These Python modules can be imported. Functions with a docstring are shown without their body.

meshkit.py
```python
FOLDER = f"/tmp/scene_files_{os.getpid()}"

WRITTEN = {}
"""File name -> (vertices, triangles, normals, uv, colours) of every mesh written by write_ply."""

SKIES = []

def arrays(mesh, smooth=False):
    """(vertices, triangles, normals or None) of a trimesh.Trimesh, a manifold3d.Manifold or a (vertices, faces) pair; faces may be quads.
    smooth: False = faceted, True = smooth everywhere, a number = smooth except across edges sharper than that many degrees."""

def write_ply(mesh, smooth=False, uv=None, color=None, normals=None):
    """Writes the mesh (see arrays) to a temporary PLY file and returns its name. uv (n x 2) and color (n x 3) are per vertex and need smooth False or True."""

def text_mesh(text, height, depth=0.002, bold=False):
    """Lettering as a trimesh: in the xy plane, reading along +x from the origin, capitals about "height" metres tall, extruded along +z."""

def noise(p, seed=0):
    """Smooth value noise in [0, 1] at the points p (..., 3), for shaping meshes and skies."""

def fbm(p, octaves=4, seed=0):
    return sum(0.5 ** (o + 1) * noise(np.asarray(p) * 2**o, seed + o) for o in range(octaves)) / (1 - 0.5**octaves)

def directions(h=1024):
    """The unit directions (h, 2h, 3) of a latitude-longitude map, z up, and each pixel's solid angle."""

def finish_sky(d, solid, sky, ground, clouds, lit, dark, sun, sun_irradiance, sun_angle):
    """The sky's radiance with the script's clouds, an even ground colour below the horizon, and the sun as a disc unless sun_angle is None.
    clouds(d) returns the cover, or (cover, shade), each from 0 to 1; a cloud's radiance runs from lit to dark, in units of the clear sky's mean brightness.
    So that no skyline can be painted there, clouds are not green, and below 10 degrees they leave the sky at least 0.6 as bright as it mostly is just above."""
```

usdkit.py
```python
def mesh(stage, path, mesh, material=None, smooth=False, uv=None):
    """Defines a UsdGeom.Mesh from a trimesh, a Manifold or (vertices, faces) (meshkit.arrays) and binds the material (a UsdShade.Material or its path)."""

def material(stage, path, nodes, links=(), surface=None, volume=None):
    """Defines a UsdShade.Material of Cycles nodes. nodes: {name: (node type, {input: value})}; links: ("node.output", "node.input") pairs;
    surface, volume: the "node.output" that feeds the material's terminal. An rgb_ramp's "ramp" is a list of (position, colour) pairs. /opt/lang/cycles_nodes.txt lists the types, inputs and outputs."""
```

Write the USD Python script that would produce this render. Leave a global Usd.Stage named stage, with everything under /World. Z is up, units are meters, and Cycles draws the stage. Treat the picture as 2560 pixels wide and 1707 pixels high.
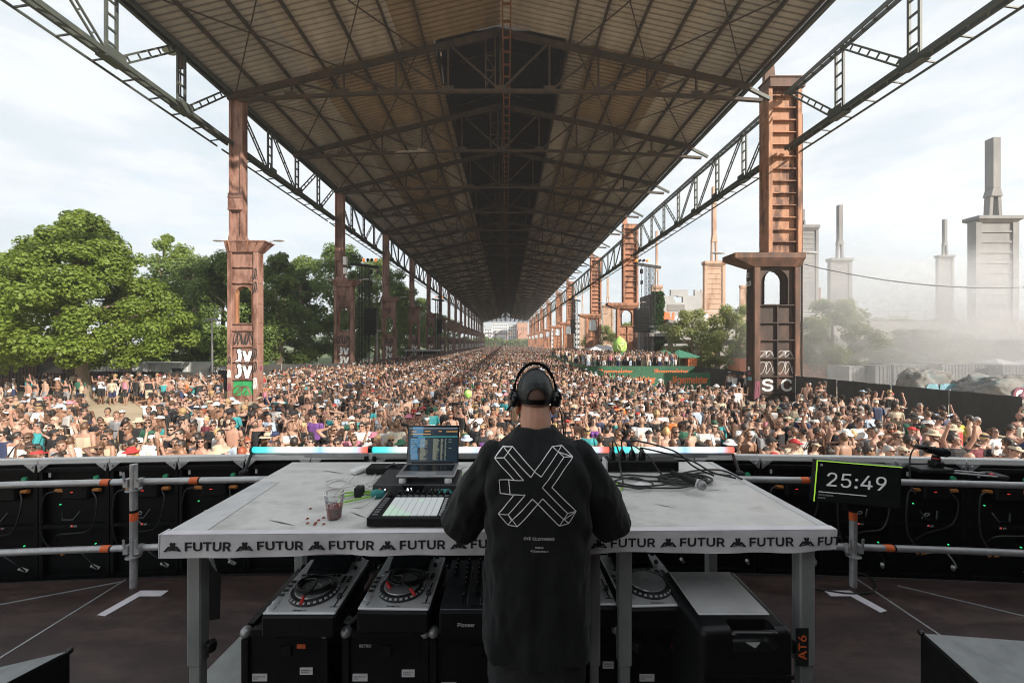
import math, random
import numpy as np, trimesh, usdkit, meshkit
import manifold3d as m3
from shapely.geometry import Polygon, LineString, Point, MultiPolygon
from shapely.ops import unary_union
from pxr import Usd, UsdGeom, UsdLux, UsdShade, Gf, Sdf, Vt
from trimesh.transformations import euler_matrix

stage = Usd.Stage.CreateInMemory()
UsdGeom.SetStageUpAxis(stage, 'Z'); UsdGeom.SetStageMetersPerUnit(stage, 1.0)
UsdGeom.Xform.Define(stage, '/World'); UsdGeom.Scope.Define(stage, '/World/Looks')
rng = np.random.default_rng(7); R = random.Random(11)

# ---------------------------------------------------------------- camera, sky, sun, exposure
CAMZ, FLOOR = 4.0, 2.17          # eye above the ground, stage floor above the ground
cam = UsdGeom.Camera.Define(stage, '/World/camera')
cam.CreateFocalLengthAttr(14.0); cam.CreateHorizontalApertureAttr(36.0); cam.CreateVerticalApertureAttr(24.0)
cam.CreateHorizontalApertureOffsetAttr(0.199); cam.CreateVerticalApertureOffsetAttr(0.046)
cam.CreateClippingRangeAttr(Gf.Vec2f(0.05, 20000))
cam.CreateExposureAttr(1.5)
cam.AddTranslateOp().Set(Gf.Vec3d(0, 0, CAMZ)); cam.AddRotateXOp().Set(90.0)
SUN_AZ, SUN_EL = math.radians(131), math.radians(28)
sun_dir = np.array([math.sin(SUN_AZ) * math.cos(SUN_EL), math.cos(SUN_AZ) * math.cos(SUN_EL), math.sin(SUN_EL)])
sun = UsdLux.DistantLight.Define(stage, '/World/sun')
sun.CreateIntensityAttr(0.85); sun.CreateAngleAttr(0.9); sun.CreateNormalizeAttr(True); sun.CreateColorAttr(Gf.Vec3f(1, .91, .79))
sun.AddRotateZOp().Set(-math.degrees(SUN_AZ)); sun.AddRotateXOp().Set(90 - math.degrees(SUN_EL) + 0.0)
sun.GetPrim().GetAttribute('xformOpOrder').Set(['xformOp:rotateZ', 'xformOp:rotateX'])
# a light shines along -z: +z must point to the sun. Rx(t) tips z towards -y, so turn by the azimuth afterwards
sun.ClearXformOpOrder(); M4 = np.eye(4); zc = sun_dir; xc = np.cross([0, 0, 1.], zc); xc /= np.linalg.norm(xc); yc = np.cross(zc, xc)
sun.AddTransformOp().Set(Gf.Matrix4d(*[float(t) for row in (list(xc) + [0], list(yc) + [0], list(zc) + [0], [0, 0, 0, 1]) for t in row]))
dome = UsdLux.DomeLight.Define(stage, '/World/sky')
skym = usdkit.material(stage, '/World/Looks/sky', {
    'sky': ('sky_texture', {'sky_type': 'single_scattering', 'sun_disc': False, 'sun_elevation': SUN_EL, 'sun_rotation': SUN_AZ, 'air_density': 1.0, 'aerosol_density': 2.4, 'ozone_density': 1.0, 'altitude': 240.0}),
    'tc': ('texture_coordinate', {}), 'map': ('mapping', {'scale': (1.2, 1.2, 4.2), 'location': (3.1, .7, .2)}),
    'n1': ('noise_texture', {'scale': 1.6, 'detail': 9.0, 'roughness': .62, 'distortion': .5}),
    'ramp': ('rgb_ramp', {'ramp': [(0, (.78, .78, .78)), (.42, (.82, .82, .82)), (.56, (.94, .94, .94)), (.7, (1, 1, 1)), (1, (1, 1, 1))]}),
    'n2': ('noise_texture', {'scale': 3.4, 'detail': 7.0, 'roughness': .6}),
    'cl': ('rgb_ramp', {'ramp': [(0, (3.0, 3.4, 3.65)), (.40, (3.5, 3.82, 4.0)), (.56, (4.2, 4.32, 4.38)), (1, (4.75, 4.75, 4.72))]}),
    'mix': ('mix', {'mix_type': 'mix'}),
    'bg': ('background_shader', {'strength': .085})},
    [('tc.generated', 'map.vector'), ('map.vector', 'n1.vector'), ('map.vector', 'n2.vector'), ('n1.fac', 'ramp.fac'), ('n2.fac', 'cl.fac'),
     ('ramp.color', 'mix.fac'), ('sky.color', 'mix.color1'), ('cl.color', 'mix.color2'), ('mix.color', 'bg.color')], surface='bg.background')
UsdShade.MaterialBindingAPI.Apply(dome.GetPrim()).Bind(skym)
dome.GetPrim().SetCustomDataByKey('kind', 'structure')

# ---------------------------------------------------------------- helpers
FD = 914.67
def P(px, py, Y): return np.array([(px - 1163) / FD * Y, Y, CAMZ - (py - 787) / FD * Y])      # a point of the photo at a known distance
def PZ(px, py, z):                                                                             # ... at a known height
    Y = FD * (CAMZ - z) / (py - 787); return P(px, py, Y)
V = lambda *a: np.array(a, float)

class MB:
    def __init__(s): s.v, s.f, s.n = [], [], 0
    def add(s, v, f):
        v = np.asarray(v, float); f = np.asarray(f, int)
        if f.shape[1] == 4: f = np.vstack([f[:, [0, 1, 2]], f[:, [0, 2, 3]]])
        s.v.append(v); s.f.append(f + s.n); s.n += len(v); return s
    def arr(s): return np.vstack(s.v), np.vstack(s.f)
    def bx(s, x0, x1, y0, y1, z0, z1):
        v = [(x, y, z) for z in (z0, z1) for y in (y0, y1) for x in (x0, x1)]
        return s.add(v, [(0, 2, 3, 1), (4, 5, 7, 6), (0, 1, 5, 4), (2, 6, 7, 3), (0, 4, 6, 2), (1, 3, 7, 5)])
    def box(s, c, size, rz=0, rx=0, ry=0):
        b = MB().bx(*[t for k in range(3) for t in (-size[k] / 2, size[k] / 2)]); v, f = b.arr()
        m = euler_matrix(rx, ry, rz)[:3, :3]; return s.add(v @ m.T + np.asarray(c, float), f)
    def cbox(s, c, size, b=.01, rz=0, rx=0, ry=0):                                             # box with chamfered edges
        h = np.array(size, float) / 2; b = min(b, .45 * 2 * h.min()); pts = []
        for sx in (-1, 1):
            for sy in (-1, 1):
                for sz in (-1, 1):
                    for k in range(3):
                        q = h - b; q[k] = h[k]; pts.append(q * (sx, sy, sz))
        t = trimesh.convex.convex_hull(np.array(pts)); m = euler_matrix(rx, ry, rz)[:3, :3]
        return s.add(t.vertices @ m.T + np.asarray(c, float), t.faces)
    def bar(s, p, q, w, h=None, up=(0, 0, 1)):
        p, q = np.asarray(p, float), np.asarray(q, float); d = q - p; d /= np.linalg.norm(d) + 1e-12; u = np.asarray(up, float)
        if abs(d @ u) > .98: u = V(0, 1, 0)
        a = np.cross(d, u); a /= np.linalg.norm(a); b = np.cross(a, d); h = h or w
        c = [a * w / 2 * i + b * h / 2 * j for i, j in ((-1, -1), (1, -1), (1, 1), (-1, 1))]
        return s.add([p + t for t in c] + [q + t for t in c], [(0, 1, 5, 4), (1, 2, 6, 5), (2, 3, 7, 6), (3, 0, 4, 7), (3, 2, 1, 0), (4, 5, 6, 7)])
    def cyl(s, p, q, r, r2=None, n=10):
        return s.tube([p, q], [r, r if r2 is None else r2], n)
    def tube(s, pts, r, n=6, closed=False):
        p = np.asarray(pts, float); k = len(p); r = np.broadcast_to(r, (k,)).astype(float)
        t = np.gradient(p, axis=0) if k > 2 else np.array([p[1] - p[0]] * 2)
        if closed: t = np.roll(p, -1, 0) - np.roll(p, 1, 0)
        t /= np.linalg.norm(t, axis=1, keepdims=True) + 1e-12
        u = V(0, 0, 1) if abs(t[0][2]) < .9 else V(1, 0, 0); A = []
        for i in range(k):
            u = u - t[i] * (u @ t[i]); u /= np.linalg.norm(u) + 1e-12; A.append(u)
        A = np.array(A); B = np.cross(t, A); an = np.arange(n) * 2 * np.pi / n
        v = p[:, None] + r[:, None, None] * (np.cos(an)[None, :, None] * A[:, None] + np.sin(an)[None, :, None] * B[:, None])
        v = v.reshape(-1, 3); f = []
        for i in range(k if closed else k - 1):
            for j in range(n):
                a, b = i * n + j, i * n + (j + 1) % n; c, d = ((i + 1) % k) * n + (j + 1) % n, ((i + 1) % k) * n + j
                f.append((a, b, c, d))
        s.add(v, f)
        if not closed:
            for i0, rev in ((0, 1), ((k - 1) * n, 0)):
                ring = v[i0:i0 + n]; ff = [(0, j, j + 1) for j in range(1, n - 1)]; ff = [x[::-1] for x in ff] if rev else ff
                s.add(ring, ff)
        return s
    def lathe(s, prof, c=(0, 0, 0), n=20, m=None):
        pr = np.asarray(prof, float); k = len(pr); an = np.arange(n) * 2 * np.pi / n
        v = np.stack([pr[:, None, 0] * np.cos(an), pr[:, None, 0] * np.sin(an), np.broadcast_to(pr[:, None, 1], (k, n))], -1).reshape(-1, 3)
        f = [(i * n + j, i * n + (j + 1) % n, (i + 1) * n + (j + 1) % n, (i + 1) * n + j) for i in range(k - 1) for j in range(n)]
        if m is not None: v = v @ np.asarray(m)[:3, :3].T
        return s.add(v + np.asarray(c, float), f)
    def quad(s, a, b, c, d): return s.add([a, b, c, d], [(0, 1, 2, 3)])
    def slab(s, pts, t):                                                                        # a polygon of points thickened along t
        n = len(pts); pts = np.asarray(pts, float); v = np.vstack([pts, pts + np.asarray(t, float)])
        f = [(0, j + 1, j) for j in range(1, n - 1)] + [(n, n + j, n + j + 1) for j in range(1, n - 1)]
        for j in range(n): k = (j + 1) % n; f += [(j, k, n + k), (j, n + k, n + j)]
        return s.add(v, f)
    def poly(s, shape, t, O, X, Y, base=0.0):                                                   # a shapely shape extruded by t in the plane O + x X + y Y
        X, Y = np.asarray(X, float), np.asarray(Y, float); N = np.cross(X, Y); N /= np.linalg.norm(N)
        for g in getattr(shape, 'geoms', [shape]):
            if g.is_empty or g.area < 1e-9: continue
            m = trimesh.creation.extrude_polygon(g, t, engine='earcut'); v = m.vertices
            s.add(np.asarray(O, float) + v[:, :1] * X + v[:, 1:2] * Y + (v[:, 2:] + base) * N, m.faces)
        return s
    def text(s, txt, h, O, X, Y, t=.002, bold=True, width=None, centre=False):
        m = meshkit.text_mesh(txt, h, t, bold); v = np.array(m.vertices)
        v[:, 0] -= v[:, 0].min()
        if width: v[:, 0] *= width / v[:, 0].max()
        if centre: v[:, 0] -= v[:, 0].max() / 2
        X, Y = np.asarray(X, float), np.asarray(Y, float); N = np.cross(X, Y)
        return s.add(np.asarray(O, float) + v[:, :1] * X + v[:, 1:2] * Y + v[:, 2:] * N, m.faces)

LOC, COUNT = {}, {}
def numbered(parent, name):
    k = COUNT.get((parent, name), 0); COUNT[(parent, name)] = k + 1
    return f'{parent}/{name}' + (f'_{k:03d}' if k else '')
def tag(prim, label=None, cat=None, group=None, kind=None):
    p = prim.GetPrim() if hasattr(prim, 'GetPrim') else prim
    for k, x in (('label', label), ('category', cat), ('group', group), ('kind', kind)):
        if x: p.SetCustomDataByKey(k, x)
    return p
def thing(name, label, cat, loc=(0, 0, 0), rz=0, group=None, kind=None, scale=None):
    path = numbered('/World', name); x = UsdGeom.Xform.Define(stage, path)
    x.AddTranslateOp().Set(Gf.Vec3d(*map(float, loc)))
    if rz: x.AddRotateZOp().Set(math.degrees(rz))
    if scale: x.AddScaleOp().Set(Gf.Vec3f(*map(float, scale)))
    LOC[path] = np.asarray(loc, float); tag(x, label, cat, group, kind); return path
def mesh(name, mb, material, parent='/World', smooth=False, W=False, label=None):
    """One Mesh prim. W: the points are world coordinates, so the thing's place is taken off."""
    v, f = mb.arr() if isinstance(mb, MB) else mb
    if W:
        top = '/'.join(parent.split('/')[:3]); v = v - LOC.get(top, 0)
    path = numbered(parent, name); usdkit.mesh(stage, path, (v, f), material, smooth)
    if label: tag(stage.GetPrimAtPath(path), label)
    return path
def single(name, mb, material, label, cat, group=None, kind=None, smooth=False):
    p = mesh(name, mb, material, smooth=smooth); tag(stage.GetPrimAtPath(p), label, cat, group, kind); return p
def struct(name, mb, material, kind='structure', smooth=False):
    p = mesh(name, mb, material, smooth=smooth); tag(stage.GetPrimAtPath(p), kind=kind); return p
def dup(src, name, loc, label, cat=None, rz=0, group=None, scale=None):
    path = numbered('/World', name); x = UsdGeom.Xform.Define(stage, path); p = x.GetPrim()
    p.GetReferences().AddInternalReference(src); x.ClearXformOpOrder()
    for op in ('xformOp:rotateZ', 'xformOp:scale'): pass
    x.MakeMatrixXform().Set(Gf.Matrix4d(*[float(t) for t in (np.diag([*(scale or (1, 1, 1)), 1]) @ np.array([[math.cos(rz), math.sin(rz), 0, 0], [-math.sin(rz), math.cos(rz), 0, 0], [0, 0, 1, 0], [*loc, 1]])).ravel()]))
    src_d = stage.GetPrimAtPath(src).GetCustomData(); tag(p, label, cat or src_d.get('category'), group or src_d.get('group'))
    p.SetInstanceable(True); return path

# ---------------------------------------------------------------- materials
MATS = {}
def mat(name, c1, c2=None, rough=.6, metal=0.0, scale=2.0, detail=6.0, stretch=(1, 1, 1), bump=0.0, bscale=30.0, spec=.5, lo=.35, hi=.65, c3=None, extra=None, emit=None, space='pos'):
    """Principled surface: two (three) own colours broken up by noise, with fine relief."""
    if name in MATS: return MATS[name]
    nodes = {'p': ('principled_bsdf', {'roughness': rough, 'metallic': metal, 'specular_ior_level': spec, 'base_color': c1})}
    links = []
    if c2 is not None or bump:
        nodes['g'] = ('geometry', {}) if space == 'pos' else ('texture_coordinate', {})
        nodes['m'] = ('mapping', {'scale': stretch}); links += [('g.position' if space == 'pos' else 'g.object', 'm.vector')]
    if c2 is not None:
        st = [(0, c1), (lo, c1), (hi, c2), (1, c2)] if c3 is None else [(0, c1), (lo, c1), ((lo + hi) / 2, c2), (hi, c3), (1, c3)]
        nodes['n'] = ('noise_texture', {'scale': scale, 'detail': detail, 'roughness': .62}); nodes['r'] = ('rgb_ramp', {'ramp': st})
        links += [('m.vector', 'n.vector'), ('n.fac', 'r.fac'), ('r.color', 'p.base_color')]
    if bump:
        nodes['bn'] = ('noise_texture', {'scale': bscale, 'detail': 5.0}); nodes['b'] = ('bump', {'strength': bump, 'distance': .02})
        links += [('m.vector', 'bn.vector'), ('bn.fac', 'b.height'), ('b.normal', 'p.normal')]
    if emit: nodes['p'][1].update(emission_color=emit[0], emission_strength=emit[1])
    if extra: nodes['p'][1].update(extra)
    MATS[name] = usdkit.material(stage, '/World/Looks/' + name, nodes, links, surface='p.BSDF'); return MATS[name]

rust_left = mat('rust_left', (.19, .10, .073), (.26, .145, .112), .7, .0, 1.4, 10, (1, 1, .3), .35, 14, c3=(.10, .043, .028), lo=.33, hi=.60)
rust_side = mat('rust_side', (.27, .12, .06), (.36, .18, .10), .75, .0, 1.3, 9, (1, 1, .3), .4, 14, c3=(.09, .038, .022), lo=.34, hi=.60)
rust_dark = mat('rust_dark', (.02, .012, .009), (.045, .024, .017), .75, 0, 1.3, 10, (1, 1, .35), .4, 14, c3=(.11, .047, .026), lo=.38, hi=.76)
rust_orange = mat('rust_orange', (.30, .125, .06), (.36, .17, .10), .75, 0, 1.0, 8, (1, 1, .3), .3, 12, c3=(.10, .04, .022), lo=.34, hi=.62)
flange_warm = mat('flange_warm', (.5, .26, .15), (.36, .16, .08), .7, 0, 1.6, 8, (1, 1, .15), .3, 14)
steel_green = mat('steel_green', (.035, .045, .04), (.06, .066, .056), .6, .0, 2, 6, bump=.1, bscale=20)
steel_dark = mat('steel_dark', (.03, .026, .021), (.05, .038, .027), .75, .0, 1.5, 6, c3=(.075, .042, .024))
steel_rust_beam = mat('steel_rust_beam', (.17, .07, .035), (.22, .10, .05), .8, 0, 2, 6)
sheet_mats = [mat('roof_sheet_%d' % i, c, tuple(x * .72 for x in c), .75, 0, .8, 6, (1, .35, 1)) for i, c in enumerate([(.41, .37, .31), (.33, .29, .235), (.48, .43, .36), (.40, .38, .345), (.30, .225, .14), (.49, .46, .42)])]
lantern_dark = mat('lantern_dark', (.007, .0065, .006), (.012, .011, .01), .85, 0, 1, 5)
black_paint = mat('black_paint', (.004, .004, .0045), (.008, .008, .008), .5, 0, 8, 4, spec=.25)
black_matt = mat('black_matt', (.009, .009, .01), None, .75)
black_gloss = mat('black_gloss', (.008, .008, .009), None, .18)
alu = mat('aluminium', (.52, .53, .54), (.4, .41, .42), .42, .7, 9, 5, bump=.05, bscale=60)
galv = mat('galvanised', (.5, .5, .5), (.38, .38, .39), .45, .55, 14, 5, bump=.08, bscale=50)
white_paint = mat('white_paint', (.75, .75, .73), (.66, .66, .64), .5, 0, 4, 5)
white_cloth = mat('white_cloth', (.74, .72, .74), (.62, .60, .63), .85, 0, 6, 4, bump=.25, bscale=18)
# ================================================================ ground, stage floor
g = MB(); g.quad((-1500, -300, 0), (1500, -300, 0), (1500, 3000, 0), (-1500, 3000, 0))
ground_m = usdkit.material(stage, '/World/Looks/ground', {
    'g': ('geometry', {}), 'n': ('noise_texture', {'scale': .12, 'detail': 8.0, 'roughness': .6}), 'n2': ('noise_texture', {'scale': 2.5, 'detail': 8.0, 'roughness': .7}),
    'r': ('rgb_ramp', {'ramp': [(0, (.21, .17, .12)), (.42, (.33, .265, .18)), (.6, (.42, .345, .24)), (1, (.48, .40, .29))]}),
    'r2': ('rgb_ramp', {'ramp': [(0, (.7, .7, .7)), (.5, (.95, .95, .95)), (1, (1, 1, 1))]}), 'mx': ('mix', {'mix_type': 'multiply', 'fac': 1.0}),
    'b': ('bump', {'strength': .4, 'distance': .03}), 'p': ('principled_bsdf', {'roughness': .9})},
    [('g.position', 'n.vector'), ('g.position', 'n2.vector'), ('n.fac', 'r.fac'), ('n2.fac', 'r2.fac'), ('r.color', 'mx.color1'), ('r2.color', 'mx.color2'), ('mx.color', 'p.base_color'), ('n2.fac', 'b.height'), ('b.normal', 'p.normal')], surface='p.BSDF')
struct('ground', g, ground_m)
grass_m = mat('park_grass', (.06, .10, .03), (.12, .14, .05), .95, 0, .5, 8, bump=.5, bscale=6)
for nm, xs, ys in (('lawn', (-300, -34), (44, 500)), ('lawn', (26, 300), (60, 600))):
    struct(nm, MB().quad((xs[0], ys[0], .004), (xs[1], ys[0], .004), (xs[1], ys[1], .004), (xs[0], ys[1], .004)), grass_m)

# ================================================================ the hall
Z1, BAY = 27.0, 16.74
TB = BAY / 2                                        # trusses stand twice per bay
APEX, EL, ER = V(-.4, CAMZ + 21.5), V(-18.9, CAMZ + 17.05), V(16.6, CAMZ + 17.75)
Y0, NT = Z1 - 1 * TB, 37                            # first truss, number of trusses
def roof_pt(u, side):                               # u from 0 (ridge) to 1 (eave)
    e = EL if side < 0 else ER; return APEX + (e - APEX) * u
# -- roof: sheets, purlins, bracing rods, ridge lantern
roof = thing('hall_roof', 'long pitched corrugated roof over the crowd, with dark lantern along its ridge', 'roof', (APEX[0], Y0, APEX[1]))
UL = .125                                           # half of the lantern as a share of the slope
rows = [(.0, .36), (.36, .70), (.70, 1.0)]
YS = [Y0 + TB * k for k in range(NT)]
for k in range(NT - 1):
    ya, yb = YS[k] + .012, YS[k + 1] - .012; nn = 22 if k < 16 else 12
    for side in (-1, 1):
        for ri, (u0, u1) in enumerate(rows):
            if ri == 0 and k >= 1: u0 = UL * 1.96 if side < 0 else UL * 2.12
            a, b = roof_pt(u0, side), roof_pt(u1 + (.004 if ri < 2 else 0), side); lift = .02 * (2 - ri)
            pt = (yb - ya) / nn; ys = np.concatenate([ya + pt * (i + np.array([0, .22, .27, .95])) for i in range(nn)] + [[yb]]); zz = np.concatenate([np.tile([.24, .24, 0, 0], nn), [.24]]) + lift
            v = np.vstack([np.stack([np.full_like(ys, a[0]), ys, a[1] + zz], 1), np.stack([np.full_like(ys, b[0]), ys, b[1] + zz], 1)])
            n = len(ys); f = [(i, i + 1, n + i + 1, n + i) for i in range(n - 1)]
            sel = (4 if k < 2 and side < 0 and ri == 0 else R.choice([0, 0, 1, 2, 3, 5] if ri == 2 else [0, 1, 1, 2, 4]))
            mesh('sheet', MB().add(v, f), sheet_mats[sel], roof, W=True)
YA, YB = YS[0] - .3, YS[-1]
for side in (-1, 1):
    for u in (.275, .38, .51, .64, .77, .89, .985):
        p = roof_pt(u, side) - (0, .16)
        mesh('purlin', MB().bar((p[0], YA, p[1]), (p[0], YB, p[1]), .12, .22), steel_dark, roof, W=True)
    for k in range(0, NT - 1):
        if k > 18: break
        m = MB()
        for u0, u1 in ((.3, .58), (.58, .97)):
            a, b = roof_pt(u0, side) - (0, .3), roof_pt(u1, side) - (0, .3)
            m.bar((a[0], YS[k], a[1]), (b[0], YS[k + 1], b[1]), .06); m.bar((b[0], YS[k], b[1]), (a[0], YS[k + 1], a[1]), .06)
        mesh('bracing_rod', m, steel_dark, roof, W=True)
    e = roof_pt(1, side); d = .12 * side
    mesh('eave_gutter', MB().bx(min(e[0], e[0] + d * 2), max(e[0], e[0] + d * 2), YA, YB, e[1] - .28, e[1] - .02), steel_green, roof, W=True)
YLa = YS[1] + .3
lz, rz_ = roof_pt(UL * 1.96, -1), roof_pt(UL * 2.12, 1)
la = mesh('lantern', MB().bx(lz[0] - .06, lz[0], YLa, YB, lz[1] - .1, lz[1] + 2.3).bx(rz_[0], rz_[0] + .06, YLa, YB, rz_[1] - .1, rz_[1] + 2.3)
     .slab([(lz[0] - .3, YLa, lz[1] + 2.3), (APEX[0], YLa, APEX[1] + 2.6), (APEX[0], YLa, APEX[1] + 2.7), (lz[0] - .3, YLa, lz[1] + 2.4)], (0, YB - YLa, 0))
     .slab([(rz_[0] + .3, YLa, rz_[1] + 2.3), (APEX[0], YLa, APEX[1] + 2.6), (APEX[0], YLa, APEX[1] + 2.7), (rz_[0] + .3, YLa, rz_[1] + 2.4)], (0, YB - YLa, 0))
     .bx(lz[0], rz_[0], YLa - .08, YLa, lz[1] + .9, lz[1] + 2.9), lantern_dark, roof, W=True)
for k in range(1, NT - 1, 1):                       # frames of the dark lantern: slats
    if k > 20: break
    m = MB()
    for t in (.33, .66):
        y = YS[k] + TB * t
        m.bar((lz[0] + .05, y, lz[1]), (lz[0] + .05, y, lz[1] + 2.2), .1); m.bar((rz_[0] - .05, y, rz_[1]), (rz_[0] - .05, y, rz_[1] + 2.2), .1)
        m.bar((lz[0], y, lz[1] + 2.2), (APEX[0], y, APEX[1] + 2.5), .1); m.bar((rz_[0], y, rz_[1] + 2.2), (APEX[0], y, APEX[1] + 2.5), .1)
    mesh('lantern_frame', m, steel_dark, roof, W=True)
# walkway beam under the ridge: two rust side plates joined by rungs
rb = thing('ridge_beam', 'rust red laced beam running under the ridge of the hall roof', 'beam', (APEX[0], YA, CAMZ + 18.2))
for dx in (.12, .62):
    mesh('side_plate', MB().bx(APEX[0] + dx, APEX[0] + dx + .09, YS[0], YB, CAMZ + 20.2, CAMZ + 20.7), steel_rust_beam, rb, W=True)
m = MB()
for y in np.arange(YS[0], YS[21], 1.3): m.bx(APEX[0] + .16, APEX[0] + .66, y, y + .12, CAMZ + 20.25, CAMZ + 20.35)
mesh('rung', m, steel_rust_beam, rb, W=True)

# -- trusses: one built, the rest copies
NB = 10
def make_truss(y):
    t = thing('roof_truss', 'steel roof truss, first one in view at the top of the photo', 'truss', (APEX[0], y, CAMZ + 16.35), group='trusses of the hall roof')
    L, Rr = V(-18.1, CAMZ + 16.4), V(17.3, CAMZ + 16.4); C = V(APEX[0], CAMZ + 17.05)
    bc = lambda x: (L[1] + (C[1] - L[1]) * (1 - ((x - C[0]) / (L[0] - C[0] if x < C[0] else Rr[0] - C[0])) ** 2))
    tc = lambda x: (np.interp(x, [EL[0], APEX[0], ER[0], 17.6], [EL[1], APEX[1], ER[1], ER[1] - .35]) - .42)
    for e in (EL, ER): mesh('top_chord', MB().bar((e[0], y, e[1] - .45), (APEX[0], y, APEX[1] - .45), .26, .36), steel_dark, t, W=True)
    m = MB(); xs = np.linspace(L[0], Rr[0], 13)
    for a, b in zip(xs[:-1], xs[1:]): m.bar((a, y, bc(a)), (b, y, bc(b)), .22, .2)
    mesh('bottom_chord', m, steel_dark, t, W=True)
    xs = [-18.1 + (17.7 / 5) * k for k in range(6)] + [APEX[0] + (16.6 / 5) * k for k in range(1, 6)]
    for i, x in enumerate(xs[1:-1], 1):
        mesh('post', MB().bar((x, y, bc(x)), (x, y, tc(x)), .12, .12), steel_dark, t, W=True)
        mesh('gusset_plate', MB().bx(x - .4, x + .4, y - .14, y - .115, bc(x) - .02, bc(x) + .3), steel_dark, t, W=True)
    for i in range(10):
        a, b = xs[i], xs[i + 1]
        if i < 5: p, q = ((a, tc(a)), (b, bc(b)))
        else: p, q = ((a, bc(a)), (b, tc(b)))
        if i == 0: p = (a, bc(a) + .3)
        mesh('diagonal', MB().bar((p[0], y, p[1]), (q[0], y, q[1]), .11, .11), steel_dark, t, W=True)
    mesh('eave_bracket', MB().bar((ER[0] - .2, y, ER[1] - .5), (17.9, y, CAMZ + 16.5), .16, .22), steel_green, t, W=True)
    mesh('hanger', MB().bar((APEX[0] - 1.0, y, bc(-1.4)), (APEX[0] - 1.0, y, tc(-1.4)), .1).bar((APEX[0] - .35, y, bc(-.7)), (APEX[0] - .35, y, tc(-.7)), .1)
         .bar((APEX[0] - 1.0, y, bc(-1) + 1.4), (APEX[0] - .35, y, bc(-1) + 1.4), .07).bar((APEX[0] - 1.0, y, bc(-1) + 2.4), (APEX[0] - .35, y, bc(-1) + 2.4), .07)
         .bar((APEX[0] - 1.0, y, bc(-1) + .3), (APEX[0] - .35, y, bc(-1) + 1.4), .06).bar((APEX[0] - .35, y, bc(-1) + 1.4), (APEX[0] - 1.0, y, bc(-1) + 2.4), .06), steel_dark, t, W=True)
    return t
ORD = ['first', 'second', 'third', 'fourth', 'fifth', 'sixth', 'seventh', 'eighth', 'ninth', 'tenth', 'eleventh', 'twelfth']
ordn = lambda k: ORD[k] if k < 12 else f'{k + 1}th'
tr0 = make_truss(YS[1])
for k in range(2, NT):
    dup(tr0, 'roof_truss', (APEX[0], YS[k], CAMZ + 16.35), f'steel roof truss, {ordn(k - 1)} one counted from the stage', 'truss')
dup(tr0, 'roof_truss', (APEX[0], YS[0], CAMZ + 16.35), 'steel roof truss at the open end of the hall, above the frame', 'truss')

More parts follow.
